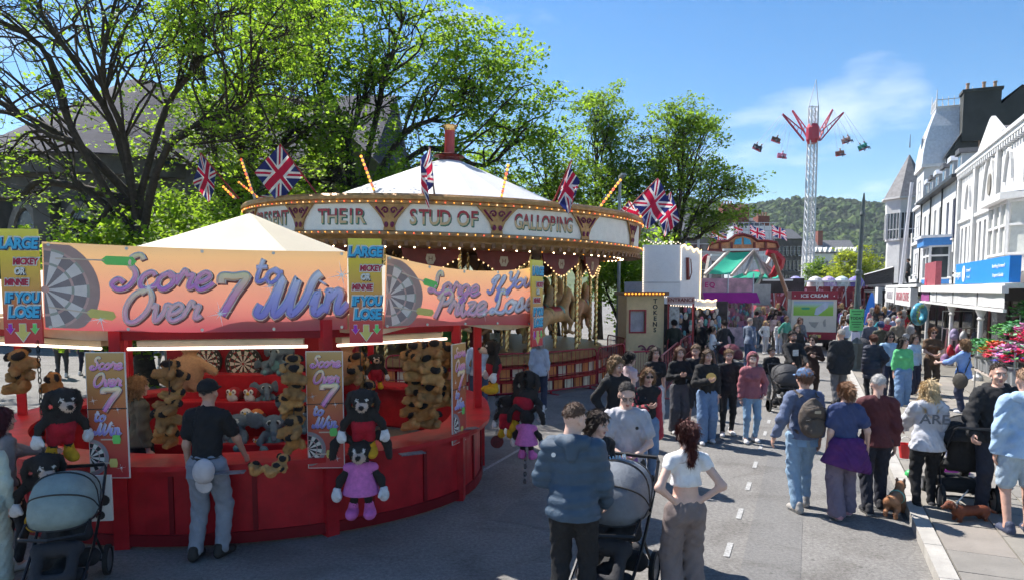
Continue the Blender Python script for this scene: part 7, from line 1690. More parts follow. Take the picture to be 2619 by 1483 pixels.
r, J = person('person in pale green hoodie cut off by the left edge of the picture', (-4.83, 6.12, 0), 1.52, PI + .5, (.46, .52, .46), (.48, .52, .46), ('long', DB), ('down', 'down'), .04, 0, 1.02, h=HN, girl=True, hem=.82, leg='wide', shoes=((.5, .4, .42), True))
Y5 = 5.55; p5 = at(1440, 1200, Y5)
r, J = person('man in quilted dark blue puffer jacket and black trousers with his back to us', (p5.x, Y5, 0), 1.80, PI - .25, (.045, .080, .125), BLKC, ('crop', (.10, .055, .035)), ('fwd', 'chest'), .03, 1, 1.10, h=HN, fit=.036, hem=.86, leg='straight', puff=True, hood='down', look=(-.55, .25), shoes=TR_B, lean=.04)
MB().lathe([(0, .003), (.018, .003), (.018, 0)], 12).build('badge', M_WH, r, (.12, .235, 1.40), (R(-80), 0, 0))
r, J = person('woman with dark hair and black lettered top holding the pushchair handle', (at(1500, 1200, 6.35).x, 6.35, 0), 1.60, PI * .18, (.016, .016, .018), (.03, .03, .04), ('bob', DB), ('push', 'down'), 0, 1, 1.0, h=HN, girl=True, hem=.93, leg='slim', grip=(1, 0), look=(.35, .2), sleeve='three')
text('AWAII', .10, mat('print_lightblue', (.45, .62, .72), .6), r, (.09, -.175, 1.28), (R(82), 0, 0), ext=.002, bold=.003)
r, J = person('man in grey t-shirt and glasses looking down at the phone in his hands', gnd(1568, 1376), 1.77, -.05, (.42, .41, .44), (.045, .045, .048), ('crop', (.05, .04, .035)), ('phone', 'phone'), .06, 1, 1.12, h=HN, sleeve='short', hem=.84, leg='jogger', fit=.026, shoes=TR_B, look=(.05, .42), grip=(1, 1), belly=.02)
MB().box((0, 0, 0), (.15, .012, .075)).build('phone', mat('phone_purple', (.30, .12, .30), .4), r, (J['wr'][0] + J['wr'][1]) / 2 + Vector((0, -.075, -.02)), (R(-50), 0, 0)); MB().lathe([(0, .002), (.018, .002), (.018, 0)], 10).build('logo', M_BK, r, (.09, -.168, 1.32), (R(90), 0, 0))
mb = MB()
for x in (-1, 1): mb.path([(x * .032 + .02 * math.cos(t), -.1, .006 + .016 * math.sin(t)) for t in [k * .785 for k in range(8)]], .0028, 4, closed=True); mb.bar((x * .05, -.098, .01), (x * .078, 0, 0), .005)
mb.build('glasses', M_BK, r, J['hc'], (.42, 0, .05))
Y8 = 5.72; p8 = at(1722, 1200, Y8)
r, J = person('woman with braided red hair, white crop top and taupe trousers, hands on hips', (p8.x, Y8, 0), 1.63, PI + .12, (.72, .71, .72), (.20, .155, .145), ('braid', (.085, .018, .014)), ('akimbo', 'akimbo'), .02, 1, 1.0, h=HN, girl=True, sleeve='cap', hem=1.17, leg='wide', fit=.012, waist=1.045, look=(.1, .05), shoes=TR_W)
r, J = person('woman in red jacket and sunglasses over black top, walking behind the grey t-shirt man', gnd(1622, 1208), 1.63, .1, BLKC, JEAN, ('bob', (.22, .12, .06)), ('chest', 'back'), .10, 0, 1.0, h=HM_, girl=True, hem=.93, leg='straight', shoes=BT, shades=True, lean=.02)
f = Field(.04)
for i, x in enumerate((-1, 1)): f.cap((x * .15, .03, 1.40), (x * .19, .03, .72), .07, .085).cap(J['sh'][i], J['el'][i], .068, .06).cap(J['el'][i], J['el'][i].lerp(J['wr'][i], .92), .058, .05)
f.cap((-.12, .085, 1.38), (-.12, .085, .75), .07, .08).cap((.12, .085, 1.38), (.12, .085, .75), .07, .08).cut((0, 0, 1.48), (0, 0, 1)); f.wr = wr(.006, 2); link('jacket', f.mesh(.02, 'jacket'), r, mats=[cloth((.34, .015, .035), .5)])
person('young man with curly hair and black hoodie behind the grey t-shirt man', gnd(1545, 1196), 1.76, .35, (.02, .02, .022), BLKC, ('curly', (.22, .13, .06)), ('pocket', 'pocket'), 0, 0, 1.0, h=HM_, hood='down', look=(.2, .15))
person('girl with dark ponytail and pale pink top turned away beside the barrier', gnd(1578, 1120), 1.66, 2.0, (.58, .44, .46), (.55, .5, .5), ('pony', BK_), ('down', 'pocket'), .06, 1, .95, h=HM_, girl=True, sleeve='cap', hem=.98, leg='straight')
person('girl in black t-shirt and white trousers carrying a jacket', gnd(1642, 1092), 1.66, .12, BLKC, (.66, .65, .66), ('long', DB), ('fwd', 'down'), .09, 0, .95, h=HM_, girl=True, sleeve='short', hem=.97, leg='wide', shoes=TR_W)
person('girl in black top and wide charcoal trousers drinking, front of the group', gnd(1703, 1086), 1.65, .05, BLKC, (.07, .068, .08), ('long', (.16, .08, .05)), ('chest', 'chest'), .05, 0, .95, h=HM_, girl=True, hem=1.0, leg='wide', grip=(1, 1))
person('boy in black jacket and shorts half hidden between two girls', gnd(1742, 1082), 1.68, -.2, (.022, .022, .025), (.05, .05, .055), ('short', (.20, .12, .07)), ('pocket', 'down'), .07, 0, .95, h=HM_, leg='shorts', shoes=TR_W, look=(-.2, .1))
r, J = person('girl in black sweatshirt with round emblem and flared jeans', gnd(1772, 1112), 1.68, .03, (.020, .019, .019), JEAN, ('long', (.10, .06, .035)), ('chest', 'down'), .09, 0, .97, h=HM_, girl=True, hem=.93, leg='wide', shoes=TR_W, fit=.03)
e = MB().lathe([(0, .004), (.085, .004), (.088, 0)], 18).build('emblem', mat('emblem_brown', (.16, .10, .07), .7, var=.8, scale=40), r, (.01, -.197, 1.26), (R(85), 0, 0)); mb = MB(); mb.lathe([(.086, .005), (.093, .005), (.093, .001)], 18); mb.build('emblem_ring', mat('emblem_gold', (.55, .42, .12), .6), e)
person('boy in black tracksuit with white trainers on the right of the group', gnd(1825, 1092), 1.62, -.12, (.016, .016, .018), (.016, .016, .018), ('short', (.24, .14, .07)), ('fwd', 'down'), .10, 0, .95, h=HM_, leg='slim', shoes=TR_W)
person('teenager in dusty pink hooded top with the hood up and blue jeans', gnd(1884, 1110), 1.62, -.05, (.30, .10, .12), (.20, .32, .46), ('short', BR), ('down', 'pocket'), .06, 1, 1.02, h=HM_, girl=True, hem=.88, leg='slim', shoes=TR_W, hood='up', fit=.03, look=(-.2, 0))
person('small boy in black top and grey trousers walking beside the pink hooded teenager', gnd(1934, 1022), 1.40, .1, (.016, .016, .018), (.20, .18, .17), ('short', BK_), ('down', 'fwd'), .06, 2, .9, h=HM_, leg='slim', shoes=BT)
r, J = person('bearded man in black jumper with pale square print pushing a pushchair', gnd(1985, 1020), 1.78, .0, (.015, .015, .017), DGY, ('short', BK_), ('push', 'push'), .05, 2, 1.1, h=HM_, grip=(1, 1), shoes=BT)
MB().box((0, 0, 0), (.13, .004, .14)).build('print_square', mat('print_offwhite', (.5, .5, .5), .7, var=.3, scale=30), r, (0, -.182, 1.27)); f = Field(.02).oval((0, -.05, -.085), (.052, .05, .04)).oval((0, -.088, -.045), (.03, .012, .012)); link('beard', f.mesh(.012, 'beard'), r, J['hc'], mats=[hairm(BK_)])
person('woman in dark brown dress and sunglasses beside the bearded man', gnd(2036, 1005), 1.62, -.35, (.045, .026, .02), (.045, .026, .02), ('bun', DB), ('down', 'chest'), .05, 1, 1.0, h=HM_, girl=True, hem=.5, kind='dress', leg='slim', shades=True, look=(-.5, 0))
# man with backpack
r, J = person('man in checked blue shirt, denim cap and light jeans carrying a brown backpack', gnd(2008, 1276), 1.77, PI + .05, (.12, .15, .24), (.24, .36, .50), ('short', (.20, .10, .06)), ('down', 'hold'), .12, 0, 1.05, h=HN, hem=.90, leg='straight', shoes=((.32, .30, .28), True), cap=(.13, .22, .38), fit=.022)
for q in (-1, 1): MB().box((0, 0, 0), (.115, .008, .125)).build('back_pocket', cloth((.20, .31, .45)), r, (q * .075, .150, .875), (R(8), 0, q * -.2), bevel=.003)
f = Field(.03).oval((0, .235, 1.18), (.165, .105, .235)).oval((0, .31, 1.08), (.12, .06, .11)).oval((0, .315, 1.27), (.105, .05, .07)).oval((0, .36, 1.03), (.085, .035, .055)).cap((-.02, .25, 1.41), (.02, .25, 1.41), .02); f.wr = wr(.004, 1); bpk = link('backpack', f.mesh(.016, 'backpack'), r, mats=[cloth((.085, .065, .052), .7)])
mb = MB()
for x in (-1, 1): mb.path([(x * .10, .15, 1.43), (x * .12, .02, 1.49), (x * .12, -.13, 1.40), (x * .14, -.15, 1.2), (x * .16, .0, 1.02), (x * .13, .16, 1.0)], 0, 6, flat=(.03, .008), nrm=(0, 0, 1) if False else (0, -1, .2))
mb.build('strap', cloth((.085, .065, .052), .7), bpk); MB().box((0, 0, 0), (.075, .006, .03)).build('patch', mat('patch_tan', (.36, .30, .22), .6), bpk, (0, .368, 1.28))
mb = MB()
for z in (1.20, 1.345, 1.10): mb.path([(-.12, .33, z - .03), (0, .365, z + .01), (.12, .33, z - .03)], .006, 4)
mb.build('zip', M_BK, bpk)
# woman in navy tee with purple cardigan round the waist
r, J = person('woman in navy t-shirt with a purple cardigan tied round her waist and mauve trousers', gnd(2112, 1296), 1.64, PI - .06, (.045, .065, .16), (.17, .14, .19), ('pony', (.24, .12, .06)), ('hold', 'down'), .10, 1, 1.16, h=HN, girl=True, sleeve='short', hem=.95, leg='wide', shoes=((.45, .22, .25), True), fit=.024)
f = Field(.04).cap((0, .02, 1.03), (0, .06, .74), .155, .235, None, .8).cap((-.12, .1, .98), (-.24, .08, .66), .09, .08).cap((.12, .1, .98), (.27, .08, .68), .09, .08).cut((0, 0, 1.06), (0, 0, 1)).cut((0, .0, .66), (.25, 0, -.97)); f.wr = wr(.011, 3); link('cardigan', f.mesh(.016, 'cardigan'), r, mats=[cloth((.085, .02, .13))])
person('older man in maroon jumper and dark trousers walking a dog', gnd(2192, 1282), 1.70, PI - .2, (.095, .025, .03), (.02, .022, .035), ('crop', (.52, .50, .48)), ('down', 'lead'), .11, 1, 1.04, h=HN, hem=.86, leg='straight', shoes=TR_B, grip=(0, 1), fit=.026, look=(-.2, .1))
# blonde woman with stroller
r, J = person('blonde woman in pale grey hooded sweatshirt and black leggings behind a pushchair', gnd(2318, 1288) , 1.64, PI - .22, (.50, .51, .56), BLKC, ('long', (.62, .46, .26)), ('fwd', 'push'), .07, 1, 1.08, h=HN, girl=True, hem=.86, leg='slim', shoes=TR_B, fit=.032, hood='down')
text('ARE', .17, mat('print_slate', (.10, .11, .13), .7), r, (0, .235, 1.29), (R(90), 0, PI), ext=.002, bold=.003, sx=1.15); mb = MB()
for k in range(2):
    d = (J['wr'][1] - J['el'][1]); c = J['sh'][1].lerp(J['el'][1], .55 + .2 * k); mb.lathe([(.070, -.014), (.074, 0), (.070, .014)], 12, (0, 0, 0)); q = Vector((0, 0, 1)).rotation_difference(J['el'][1] - J['sh'][1]).to_matrix()
    for i in range(len(mb.v) - 36, len(mb.v)): mb.v[i] = tuple(q @ Vector(mb.v[i]) + c)
mb.build('sleeve_bands', mat('print_slate', (.10, .11, .13), .7), r)
person('man in black hooded top facing us, holding a dog lead at the right', gnd(2488, 1287, .1), 1.78, -.35, (.018, .018, .02), (.022, .025, .04), ('crop', DB), ('lead', 'pocket'), .03, 0, 1.12, h=HN, hem=.86, hood='down', leg='straight', shoes=TR_B, fit=.032, grip=(1, 0))
person('man in light blue hooded top and denim shorts at the right edge', gnd(2552, 1338, .1), 1.80, PI - .3, (.34, .48, .66), (.36, .45, .54), ('crop', (.36, .22, .14)), ('down', 'down'), .04, 0, 1.12, h=HN, hem=.84, hood='down', leg='shorts', shoes=((.04, .05, .09), True), fit=.028)
# carousel side
r, J = person('grey haired man in pale blue grey jumper and jeans standing by the carousel barrier', gnd(1203, 1046), 1.78, PI + .1, (.46, .50, .58), (.05, .075, .14), ('crop', GY), ('pocket', 'pocket'), .02, 1, 1.08, h=HM_, hem=.90, leg='straight', shoes=BT, fit=.026)
person('grey haired woman in patterned blue white blouse at the carousel barrier', gnd(1354, 1030), 1.68, PI - .1, (.40, .44, .52), (.03, .04, .08), ('bob', (.46, .42, .38)), ('down', 'down'), .02, 1, 1.08, h=HM_, girl=True, hem=.84, leg='straight', sleeve='three')
# middle distance right
person('tall man in dark anorak and grey trousers walking away past the lamp post', gnd(2105, 1014), 1.80, PI - .05, (.025, .026, .03), (.13, .13, .14), ('crop', (.40, .37, .34)), ('down', 'down'), .09, 0, 1.1, h=HM_, hem=.72, fit=.045, shoes=BT)
person('short haired woman in long navy quilted coat walking away', gnd(2186, 1012), 1.66, PI, (.016, .02, .04), BLKC, ('short', (.14, .05, .03)), ('pocket', 'down'), .06, 1, 1.1, h=HM_, girl=True, hem=.66, fit=.04, puff=True, shoes=BT, leg='slim')
person('woman in bright green jumper and blue jeans walking towards us', gnd(2262, 1028), 1.66, -.1, (.12, .50, .20), (.16, .26, .42), ('long', BK_), ('down', 'down'), .10, 0, 1.12, h=HM_, girl=True, hem=.97, leg='wide', shoes=TR_W, look=(.5, -.1))
person('person in pale blue shirt half hidden left of the green jumper woman', gnd(2228, 1005), 1.70, -.2, (.32, .46, .62), NAVY, ('curly', BK_), ('down', 'down'), .06, 2, 1.0, h=HM_, hem=.9, shades=True)
person('girl in light blue top and navy trousers behind the green jumper woman', gnd(2290, 1000), 1.62, .2, (.38, .52, .66), NAVY, ('long', DB), ('down', 'down'), .06, 0, 1.0, h=HM_, girl=True)
person('woman in brown patterned dress and sunglasses looking at her phone near the columns', gnd(2335, 990, .1), 1.68, -.2, (.10, .055, .03), (.07, .045, .03), ('bun', (.20, .09, .04)), ('phone', 'phone'), .03, 0, 1.0, h=HM_, girl=True, hem=.78, shades=True, sleeve='short', leg='straight')
r, J = person('older woman in blue blouse with big dark shoulder bag by the flower stand', gnd(2412, 1036, .1), 1.58, PI + .6, (.20, .32, .62), NAVY, ('bob', (.28, .16, .08)), ('down', 'reach'), .06, 1, 1.15, h=HM_, girl=True, hem=.84, leg='straight', sleeve='three', shoes=TR_W)
f = Field(.03).oval((.26, .06, .80), (.06, .17, .19)); link('shoulder_bag', f.mesh(.022, 'bag'), r, mats=[cloth((.06, .052, .042), .6)]); mb = MB(); mb.path([(-.12, -.02, 1.46), (-.02, .14, 1.3), (.2, .12, .98)], .012, 5); mb.path([(-.12, -.02, 1.46), (.05, -.14, 1.25), (.24, .0, .98)], .012, 5); mb.build('strap', M_BK, r)
# ---- crowd in the middle distance: (u, v feet, height, yaw, top, bottom, hair, label)
CR = [(1690, 935, 1.75, PI, (.03, .035, .025), BLKC, ('short', BK_), 'man in dark anorak at the token kiosk entrance'), (1757, 925, 1.72, -.9, (.02, .02, .022), BLKC, ('bald', BR), 'bald man in black jacket by the sheeted barrier'), (1787, 950, 1.62, 1.2, (.62, .62, .63), (.10, .11, .16), ('pony', BK_), 'woman in white top and slate skirt by the barrier'), (1815, 935, 1.74, PI + .4, (.025, .025, .03), DGY, ('short', DB), 'dark jacketed man seen from behind near the white stall'), (1880, 925, 1.76, 2.2, (.16, .20, .28), (.10, .15, .26), ('crop', (.38, .33, .30)), 'older man in blue grey shirt with a red pushchair'), (1800, 905, 1.6, .5, (.5, .5, .5), KHK, ('bob', DB), 'woman in pale grey top beyond the barrier'),
 (1727, 905, 1.7, .2, (.22, .28, .26), DGY, ('short', DB), 'stallholder in grey green t-shirt in the white stall'), (1997, 948, 1.66, -.1, (.02, .02, .022), BLKC, ('long', (.16, .11, .07)), 'woman in black jacket and sunglasses behind the bearded man'), (2006, 905, 1.66, .05, (.10, .12, .15), LJEAN, ('long', (.07, .025, .02)), 'woman in denim jacket and white vest in front of the ice cream trailer'), (1920, 888, 1.42, .1, (.62, .62, .64), (.42, .42, .45), ('long', BL), 'fair haired girl in white top and grey trousers'), (1954, 888, 1.40, -.1, (.66, .64, .62), (.50, .55, .66), ('long', BR), 'girl in cream top and pale blue trousers'), (1972, 890, 1.62, .5, (.06, .28, .22), (.12, .11, .1), ('short', BR), 'boy in green t-shirt left of the ice cream trailer'), (1943, 880, 1.66, .3, (.60, .42, .40), KHK, ('long', DB), 'woman in pale pink top in the queue'), (1897, 872, 1.7, 2.8, (.20, .16, .14), (.2, .28, .4), ('short', DB), 'man in brown jacket in the queue'),
 (1873, 868, 1.66, PI, (.42, .30, .58), (.30, .3, .36), ('long', (.6, .44, .24)), 'blonde woman in lavender top seen from behind'), (1851, 868, 1.45, PI, (.10, .28, .52), BLKC, ('short', BR), 'child in blue t-shirt before the pink stall'), (1838, 866, 1.74, PI - .3, (.03, .03, .034), BLKC, ('short', DB), 'man in black before the pink stall'), (1905, 868, 1.7, .2, (.30, .31, .30), DGY, ('short', GY), 'man in grey with a yellow bag in the queue'),
 (2180, 928, 1.76, 0, (.10, .11, .15), (.03, .03, .035), ('crop', GY), 'man in grey scarf and dark jacket with a pushchair by the lamp post'), (2153, 915, 1.62, PI + .5, (.16, .36, .40), BLKC, ('bob', (.66, .62, .56)), 'white haired woman in teal top left of the lamp post'), (2127, 912, 1.66, PI, (.52, .5, .60), BLKC, ('short', BK_), 'woman in pale lilac top and white cap left of the lamp post'), (2206, 945, 1.74, PI - .2, (.06, .06, .04), KHK, ('short', (.05, .08, .2)), 'man in olive jacket and blue cap walking away'), (2250, 920, 1.72, PI - .6, (.20, .17, .13), DGY, ('crop', (.6, .58, .55)), 'man in fawn jacket and pale cap near the shops'), (2280, 945, 1.62, PI - .4, (.44, .42, .42), NAVY, ('bob', (.55, .52, .50)), 'woman in pale grey quilted jacket near the shops'), (2224, 900, 1.62, .2, (.40, .03, .08), NAVY, ('bob', (.62, .60, .58)), 'white haired woman in crimson cardigan'), (2208, 885, 1.6, .3, (.08, .46, .52), KHK, ('short', BR), 'person in bright turquoise jacket'), (2240, 890, 1.66, PI, (.30, .36, .55), DGY, ('crop', GY), 'man in blue shirt near the pale pole')]
for i, (u, v, H, yw, tp_, bt_, hr, lb) in enumerate(CR):
    person(lb, gnd(u, v), H, yw, tp_, bt_, hr, (('down', 'fwd'), ('pocket', 'down'), ('down', 'chest'), ('back', 'fwd'))[i % 4], (.05, .1, .03, .08)[i % 4], i % 3, 1.0 + .05 * (i % 3), girl='woman' in lb or 'girl' in lb, h=.028, leg=('straight', 'slim', 'straight', 'wide')[i % 4] if 'skirt' not in lb else 'longskirt', group=G1, low=True, hem=(.92, .85, .97)[i % 3])
# ---- far crowd: a dozen figures copied through the distance
TPL = []
for i in range(10):
    r, J = person('distant figure in the crowd', (0, -80, 0), 1.7, 0, (.1, .1, .1), (.1, .1, .1), (('short', BR), ('long', DB), ('bob', BL), ('crop', GY))[i % 4], (('down', 'fwd'), ('pocket', 'down'), ('down', 'chest'), ('back', 'fwd'), ('down', 'down'))[i % 5], (.03, .1, .06)[i % 3], i % 3, 1.0 + .04 * (i % 4), girl=i % 2 == 1, h=.034, leg=('straight', 'slim')[i % 2], low=True, sleeve=('long', 'short')[i % 3 == 1]); TPL.append(r)
rs = random.Random(17)
TOPS = [('black', BLKC), ('dark grey', DGY), ('navy', NAVY), ('white', (.60, .60, .60)), ('red', (.36, .03, .05)), ('blue', (.10, .18, .40)), ('pale blue', (.30, .42, .58)), ('pink', (.52, .24, .30)), ('olive', (.16, .16, .09)), ('grey', (.32, .32, .33)), ('cream', (.52, .47, .38)), ('green', (.06, .24, .12)), ('purple', (.18, .07, .26)), ('brown', (.12, .07, .045))]
HC = [DB, BR, BK_, BL, GY, GI]
spots = []
for k in range(66): u = rs.uniform(1800, 2215); spots.append((u, rs.uniform(818, 868)))
for k in range(14): spots.append((rs.uniform(2215, 2300), rs.uniform(832, 890)))
for k in range(9): spots.append((rs.uniform(1700, 1800), rs.uniform(862, 892)))
for k in range(8): spots.append((rs.uniform(155, 460), rs.uniform(925, 955)))
used = {}
def where(u, v):
    if u < 500: return 'seen through the dart stall'
    if u < 1815: return 'before the white stall'
    if u < 1990: return 'queueing left of the ice cream trailer'
    if u < 2130: return 'walking behind the ice cream trailer' if v < 850 else 'walking near the ice cream trailer'
    if u < 2215: return 'in the crowd beyond the lamp post'
    return 'beside the far shop fronts'
for k, (u, v) in enumerate(spots):
    p = gnd(u, v)
    if 1985 < u < 2090 and v > 845: v = 838; p = gnd(u, v)
    src = TPL[k % 10]; c = copy_tree(src)
    for _ in range(40):
        tn, tc_ = rs.choice(TOPS); bn, bc = rs.choice(TOPS[:3] + [('denim', JEAN), ('grey', (.25, .25, .26)), ('brown', (.12, .07, .045))])
        if (tn, bn, where(u, v)) not in used: break
    used[(tn, bn, where(u, v))] = 1; c.location = p; c.rotation_euler = (0, 0, rs.choice((0, PI)) + rs.uniform(-.7, .7)); c.scale = (rs.uniform(.92, 1.06),) * 3
    hc = rs.choice(HC)
    for ch in c.children:
        m = None
        if ch.name.startswith(('top', 'hood')): m = cloth(tc_)
        elif ch.name.startswith('trousers'): m = cloth(bc)
        elif ch.name.startswith('hair'): m = hairm(hc)
        if m: ch.material_slots[0].material = m
    lb = 'person in %s top and %s bottoms %s' % (tn, bn, where(u, v)); c['label'] = lb; c['group'] = 'far crowd in the street'
for r in TPL:
    for ch in list(r.children): bpy.data.objects.remove(ch)
    bpy.data.objects.remove(r)
o, J = person('dark figure standing on the first floor balcony', street(55, 6.2, 3.15), 1.7, -2.2, BLKC, BLKC, ('short', BK_), ('pocket', 'down'), 0, 2, 1.0, h=.03, low=True, hem=.5, kind='coat')
# ================================================================== DOGS
def dog(label, pos, rz, sc, kind):
    o = thing('dog', label, 'dog', pos, rz, scale=sc); f = Field(.035)
    if kind == 'stocky':
        c2 = (.62, .52, .42)
        f.cap((0, -.16, .30), (0, .16, .31), .115, .10).oval((0, -.20, .30), (.12, .12, .13)).oval((0, .20, .32), (.10, .10, .10)).cap((0, -.24, .36), (0, -.32, .45), .08, .075).oval((0, -.36, .48), (.085, .085, .08)).oval((0, -.44, .45), (.055, .05, .045), (.10, .06, .05), k=.02).cap((0, .28, .36), (.02, .36, .42), .03, .012)
        for x in (-1, 1): f.chain([(x * .075, -.20, .26), (x * .085, -.21, .13), (x * .085, -.23, .03)], [.055, .038, .036]).chain([(x * .07, .20, .28), (x * .085, .16, .17), (x * .08, .26, .11), (x * .08, .24, .02)], [.075, .05, .03, .034]).oval((x * .06, -.34, .57), (.025, .02, .045), (.10, .06, .05), k=.015).oval((x * .035, -.43, .50), (.012, .01, .012), BLK, k=.004)
        col = (.42, .20, .10)
    else:
        f.cap((0, -.28, .20), (0, .24, .20), .095, .082).oval((0, -.28, .20), (.095, .11, .11)).cap((0, -.34, .25), (0, -.42, .32), .06, .055).oval((0, -.46, .34), (.06, .07, .055)).cap((0, -.50, .32), (0, -.60, .28), .038, .024).oval((0, -.62, .28), (.016, .014, .013), BLK, k=.006).chain([(0, .30, .22), (0, .42, .16), (0, .50, .12)], [.03, .018, .008])
        for x in (-1, 1): f.cap((x * .06, -.28, .15), (x * .07, -.30, .03), .042, .03).cap((x * .06, .22, .16), (x * .075, .17, .10), .052, .035).cap((x * .075, .17, .10), (x * .075, .22, .02), .03, .028).chain([(x * .06, -.44, .37), (x * .085, -.43, .30), (x * .08, -.44, .24)], [.02, .03, .02], (.12, .035, .015), .012).oval((x * .035, -.51, .355), (.010, .009, .010), BLK, k=.004)
        col = (.17, .045, .018)
    me = f.mesh(.015, 'dog_body', (5200, .024, .003, (0, .8, -.5), .22)); link('body', me, o, mats=[mat_paint('coat_' + kind, col, .6, var=.2, scale=14, bump=.3)])
    if kind == 'stocky':
        mb = MB(); mb.path([(.115 * math.cos(t), -.14, .31 + .128 * math.sin(t)) for t in [k * .524 for k in range(12)]], 0, 6, closed=True, flat=(.022, .006), nrm=(0, 0, 0.01)) if False else mb.lathe([(.126, -.02), (.134, 0), (.126, .02)], 16); mb.build('harness', mat('harness_green', (.30, .55, .40), .6), o, (0, -.13, .305), (R(90), 0, 0))
    mb = MB(); y = -.28 if kind == 'stocky' else -.38; mb.lathe([(.082, -.012), (.088, 0), (.082, .012)], 14); mb.build('collar', M_BK, o, (0, y, .385 if kind == 'stocky' else .285), (R(50), 0, 0)); return o
d1 = dog('stocky tan dog with green harness standing at the kerb seen from behind', gnd(2245, 1292), PI - .75, .68, 'stocky'); pd = gnd(2440, 1308, .1)
d2 = dog('long low chestnut dachshund standing on the pavement', pd, -1.45, .64, 'low')
def lead(label, a, b, m, r=.007, sag=.1):
    a, b = Vector(a), Vector(b); mb = MB(); mb.path([a.lerp(b, t) - Vector((0, 0, sag * math.sin(math.pi * t))) - a for t in [i / 10 for i in range(11)]], r, 5); o = mb.build('dog_lead', m); o.location = a; tag(o, label, 'dog lead')
lead('dark lead running from the maroon jumper man to the tan dog', at(2212, 1160, 8.75), d1.location + Vector((-.05, .14, .32)), M_BK, sag=.05); lead('pale rope lead from the black hooded man to the dachshund', at(2490, 1155, 9.1), pd + Vector((-.22, -.02, .2)), M_CHAIN, .009, .02)
# ================================================================== PUSHCHAIRS
def pushchair(label, pos, rz, hoodc, seatc, hood=True, sc=1.0, framec=(.02, .02, .022)):
    """handle at +y, child faces -y"""
    o = thing('pushchair', label, 'pushchair', pos, rz, scale=sc); mf = mat('frame_%d%d' % (int(framec[0] * 100), int(framec[1] * 100)), framec, .35, metal=.3); mb = MB()
    for x in (-1, 1):
        mb.path(catmull([(x * .24, .62, 1.02), (x * .25, .42, .78), (x * .25, .05, .42), (x * .24, -.38, .16)], 4), .014, 6); mb.path([(x * .25, .12, .48), (x * .27, .36, .16)], .013, 6); mb.path([(x * .25, .30, .66), (x * .26, -.05, .70), (x * .26, -.22, .62)], .012, 6)
    mb.path([(-.24, .62, 1.02), (-.22, .66, 1.05), (.22, .66, 1.05), (.24, .62, 1.02)], .018, 6); mb.path([(-.26, -.22, .62), (0, -.34, .63), (.26, -.22, .62)], .016, 6); mb.tube((-.26, .36, .16), (.26, .36, .16), .012); mb.build('frame', mf, o)
    for x in (-1, 1):
        for y, r, wd in ((.38, .15, .05), (-.40, .10, .045)):
            w = MB().lathe([(r * .82, -wd / 2), (r, -wd / 2 * .7), (r, wd / 2 * .7), (r * .82, wd / 2), (r * .82, -wd / 2)], 18).build('wheel', mat('tyre_black', (.02, .02, .02), .8), o, (x * .28, y, r), (0, R(90), 0)); MB().lathe([(0, .015), (r * .78, .012), (r * .78, -.012), (0, -.015)], 14).build('rim', mat('rim_grey', (.10, .10, .11), .4), w)
    f = Field(.03).cap((-.15, .18, .50), (.15, .18, .50), .07).cap((-.15, -.10, .46), (.15, -.10, .46), .07).cap((-.15, .18, .5), (-.15, .32, .88), .05).cap((.15, .18, .5), (.15, .32, .88), .05).cap((0, .18, .5), (0, .32, .88), .07).cap((0, -.1, .46), (0, .18, .5), .075).oval((0, .26, .70), (.19, .05, .26)).cap((-.14, -.15, .42), (-.14, -.28, .26), .05).cap((.14, -.15, .42), (.14, -.28, .26), .05).cap((-.14, -.28, .26), (.14, -.28, .26), .04); link('seat', f.mesh(.022, 'seat'), o, mats=[cloth(seatc, .7)])
    f = Field(.03).cap((-.18, .20, .26), (.18, .20, .26), .09, .09).cap((-.18, -.15, .22), (.18, -.15, .22), .07, .07).cap((0, -.15, .22), (0, .2, .26), .09); link('basket', f.mesh(.025, 'basket'), o, mats=[cloth((.02, .02, .022), .7)])
    if hood:
        mb = MB()
        def g(p, q):
            th = math.pi * p; ph = R(-14) + R(172) * q; rr = .37 + .014 * math.sin(q * 3 * math.pi) ** 2; k_ = math.sin(th) ** .5; return (-.275 * math.cos(th), .20 - rr * k_ * math.cos(ph), .74 + rr * k_ * math.sin(ph))
        mb.grid(g, 16, 12); rb = MB()
        for q in (.0, .30, .55, .80): rb.path([Vector(g(p / 14, q)) * 1.004 for p in range(15)], .008, 4)
        hd = mb.build('hood', cloth(hoodc, .6), o, smooth=True); md = hd.modifiers.new('thick', 'SOLIDIFY'); md.thickness = .012; rb.build('hood_seam', M_BK, hd)
    return o
pushchair('grey green hooded pushchair at the lower left in front of the stall', (at(150, 1300, 6.0).x, 6.0, 0), .30, (.22, .28, .27), (.03, .03, .035), sc=.97)
pushchair('dark grey pushchair between the puffer jacket man and the grey t-shirt man', (at(1535, 1300, 5.9).x, 5.95, 0), -.45, (.14, .16, .19), (.03, .03, .035), sc=1.08)
pc = pushchair('black pushchair pushed by the blonde woman, loaded with bags', gnd(2402, 1258, .1), PI - .3, (.02, .02, .022), (.02, .02, .022), sc=1.0)
pushchair('dark red pushchair by the older man in blue grey', gnd(1848, 955), .9, (.10, .01, .025), (.03, .02, .02), sc=1.0); pushchair('black pushchair pushed by the bearded man', gnd(1978, 1040), PI + PI, (.035, .035, .04), (.03, .03, .03), sc=1.0); pushchair('small pushchair beyond the lamp post', gnd(2166, 930), 0, (.05, .05, .06), (.03, .03, .03))
bp_ = at(2392, 1128, 9.6); o = link('small_backpack', ME_PACK, None, bp_ - Vector((0, 0, .17)), (0, 0, 0), .62, [mat('bag_star_navy', (.05, .07, .18), .6, col2=(.35, .38, .5), scale=22, var=.5)]); tag(o, 'small navy patterned backpack hung on the pushchair handle', 'backpack')
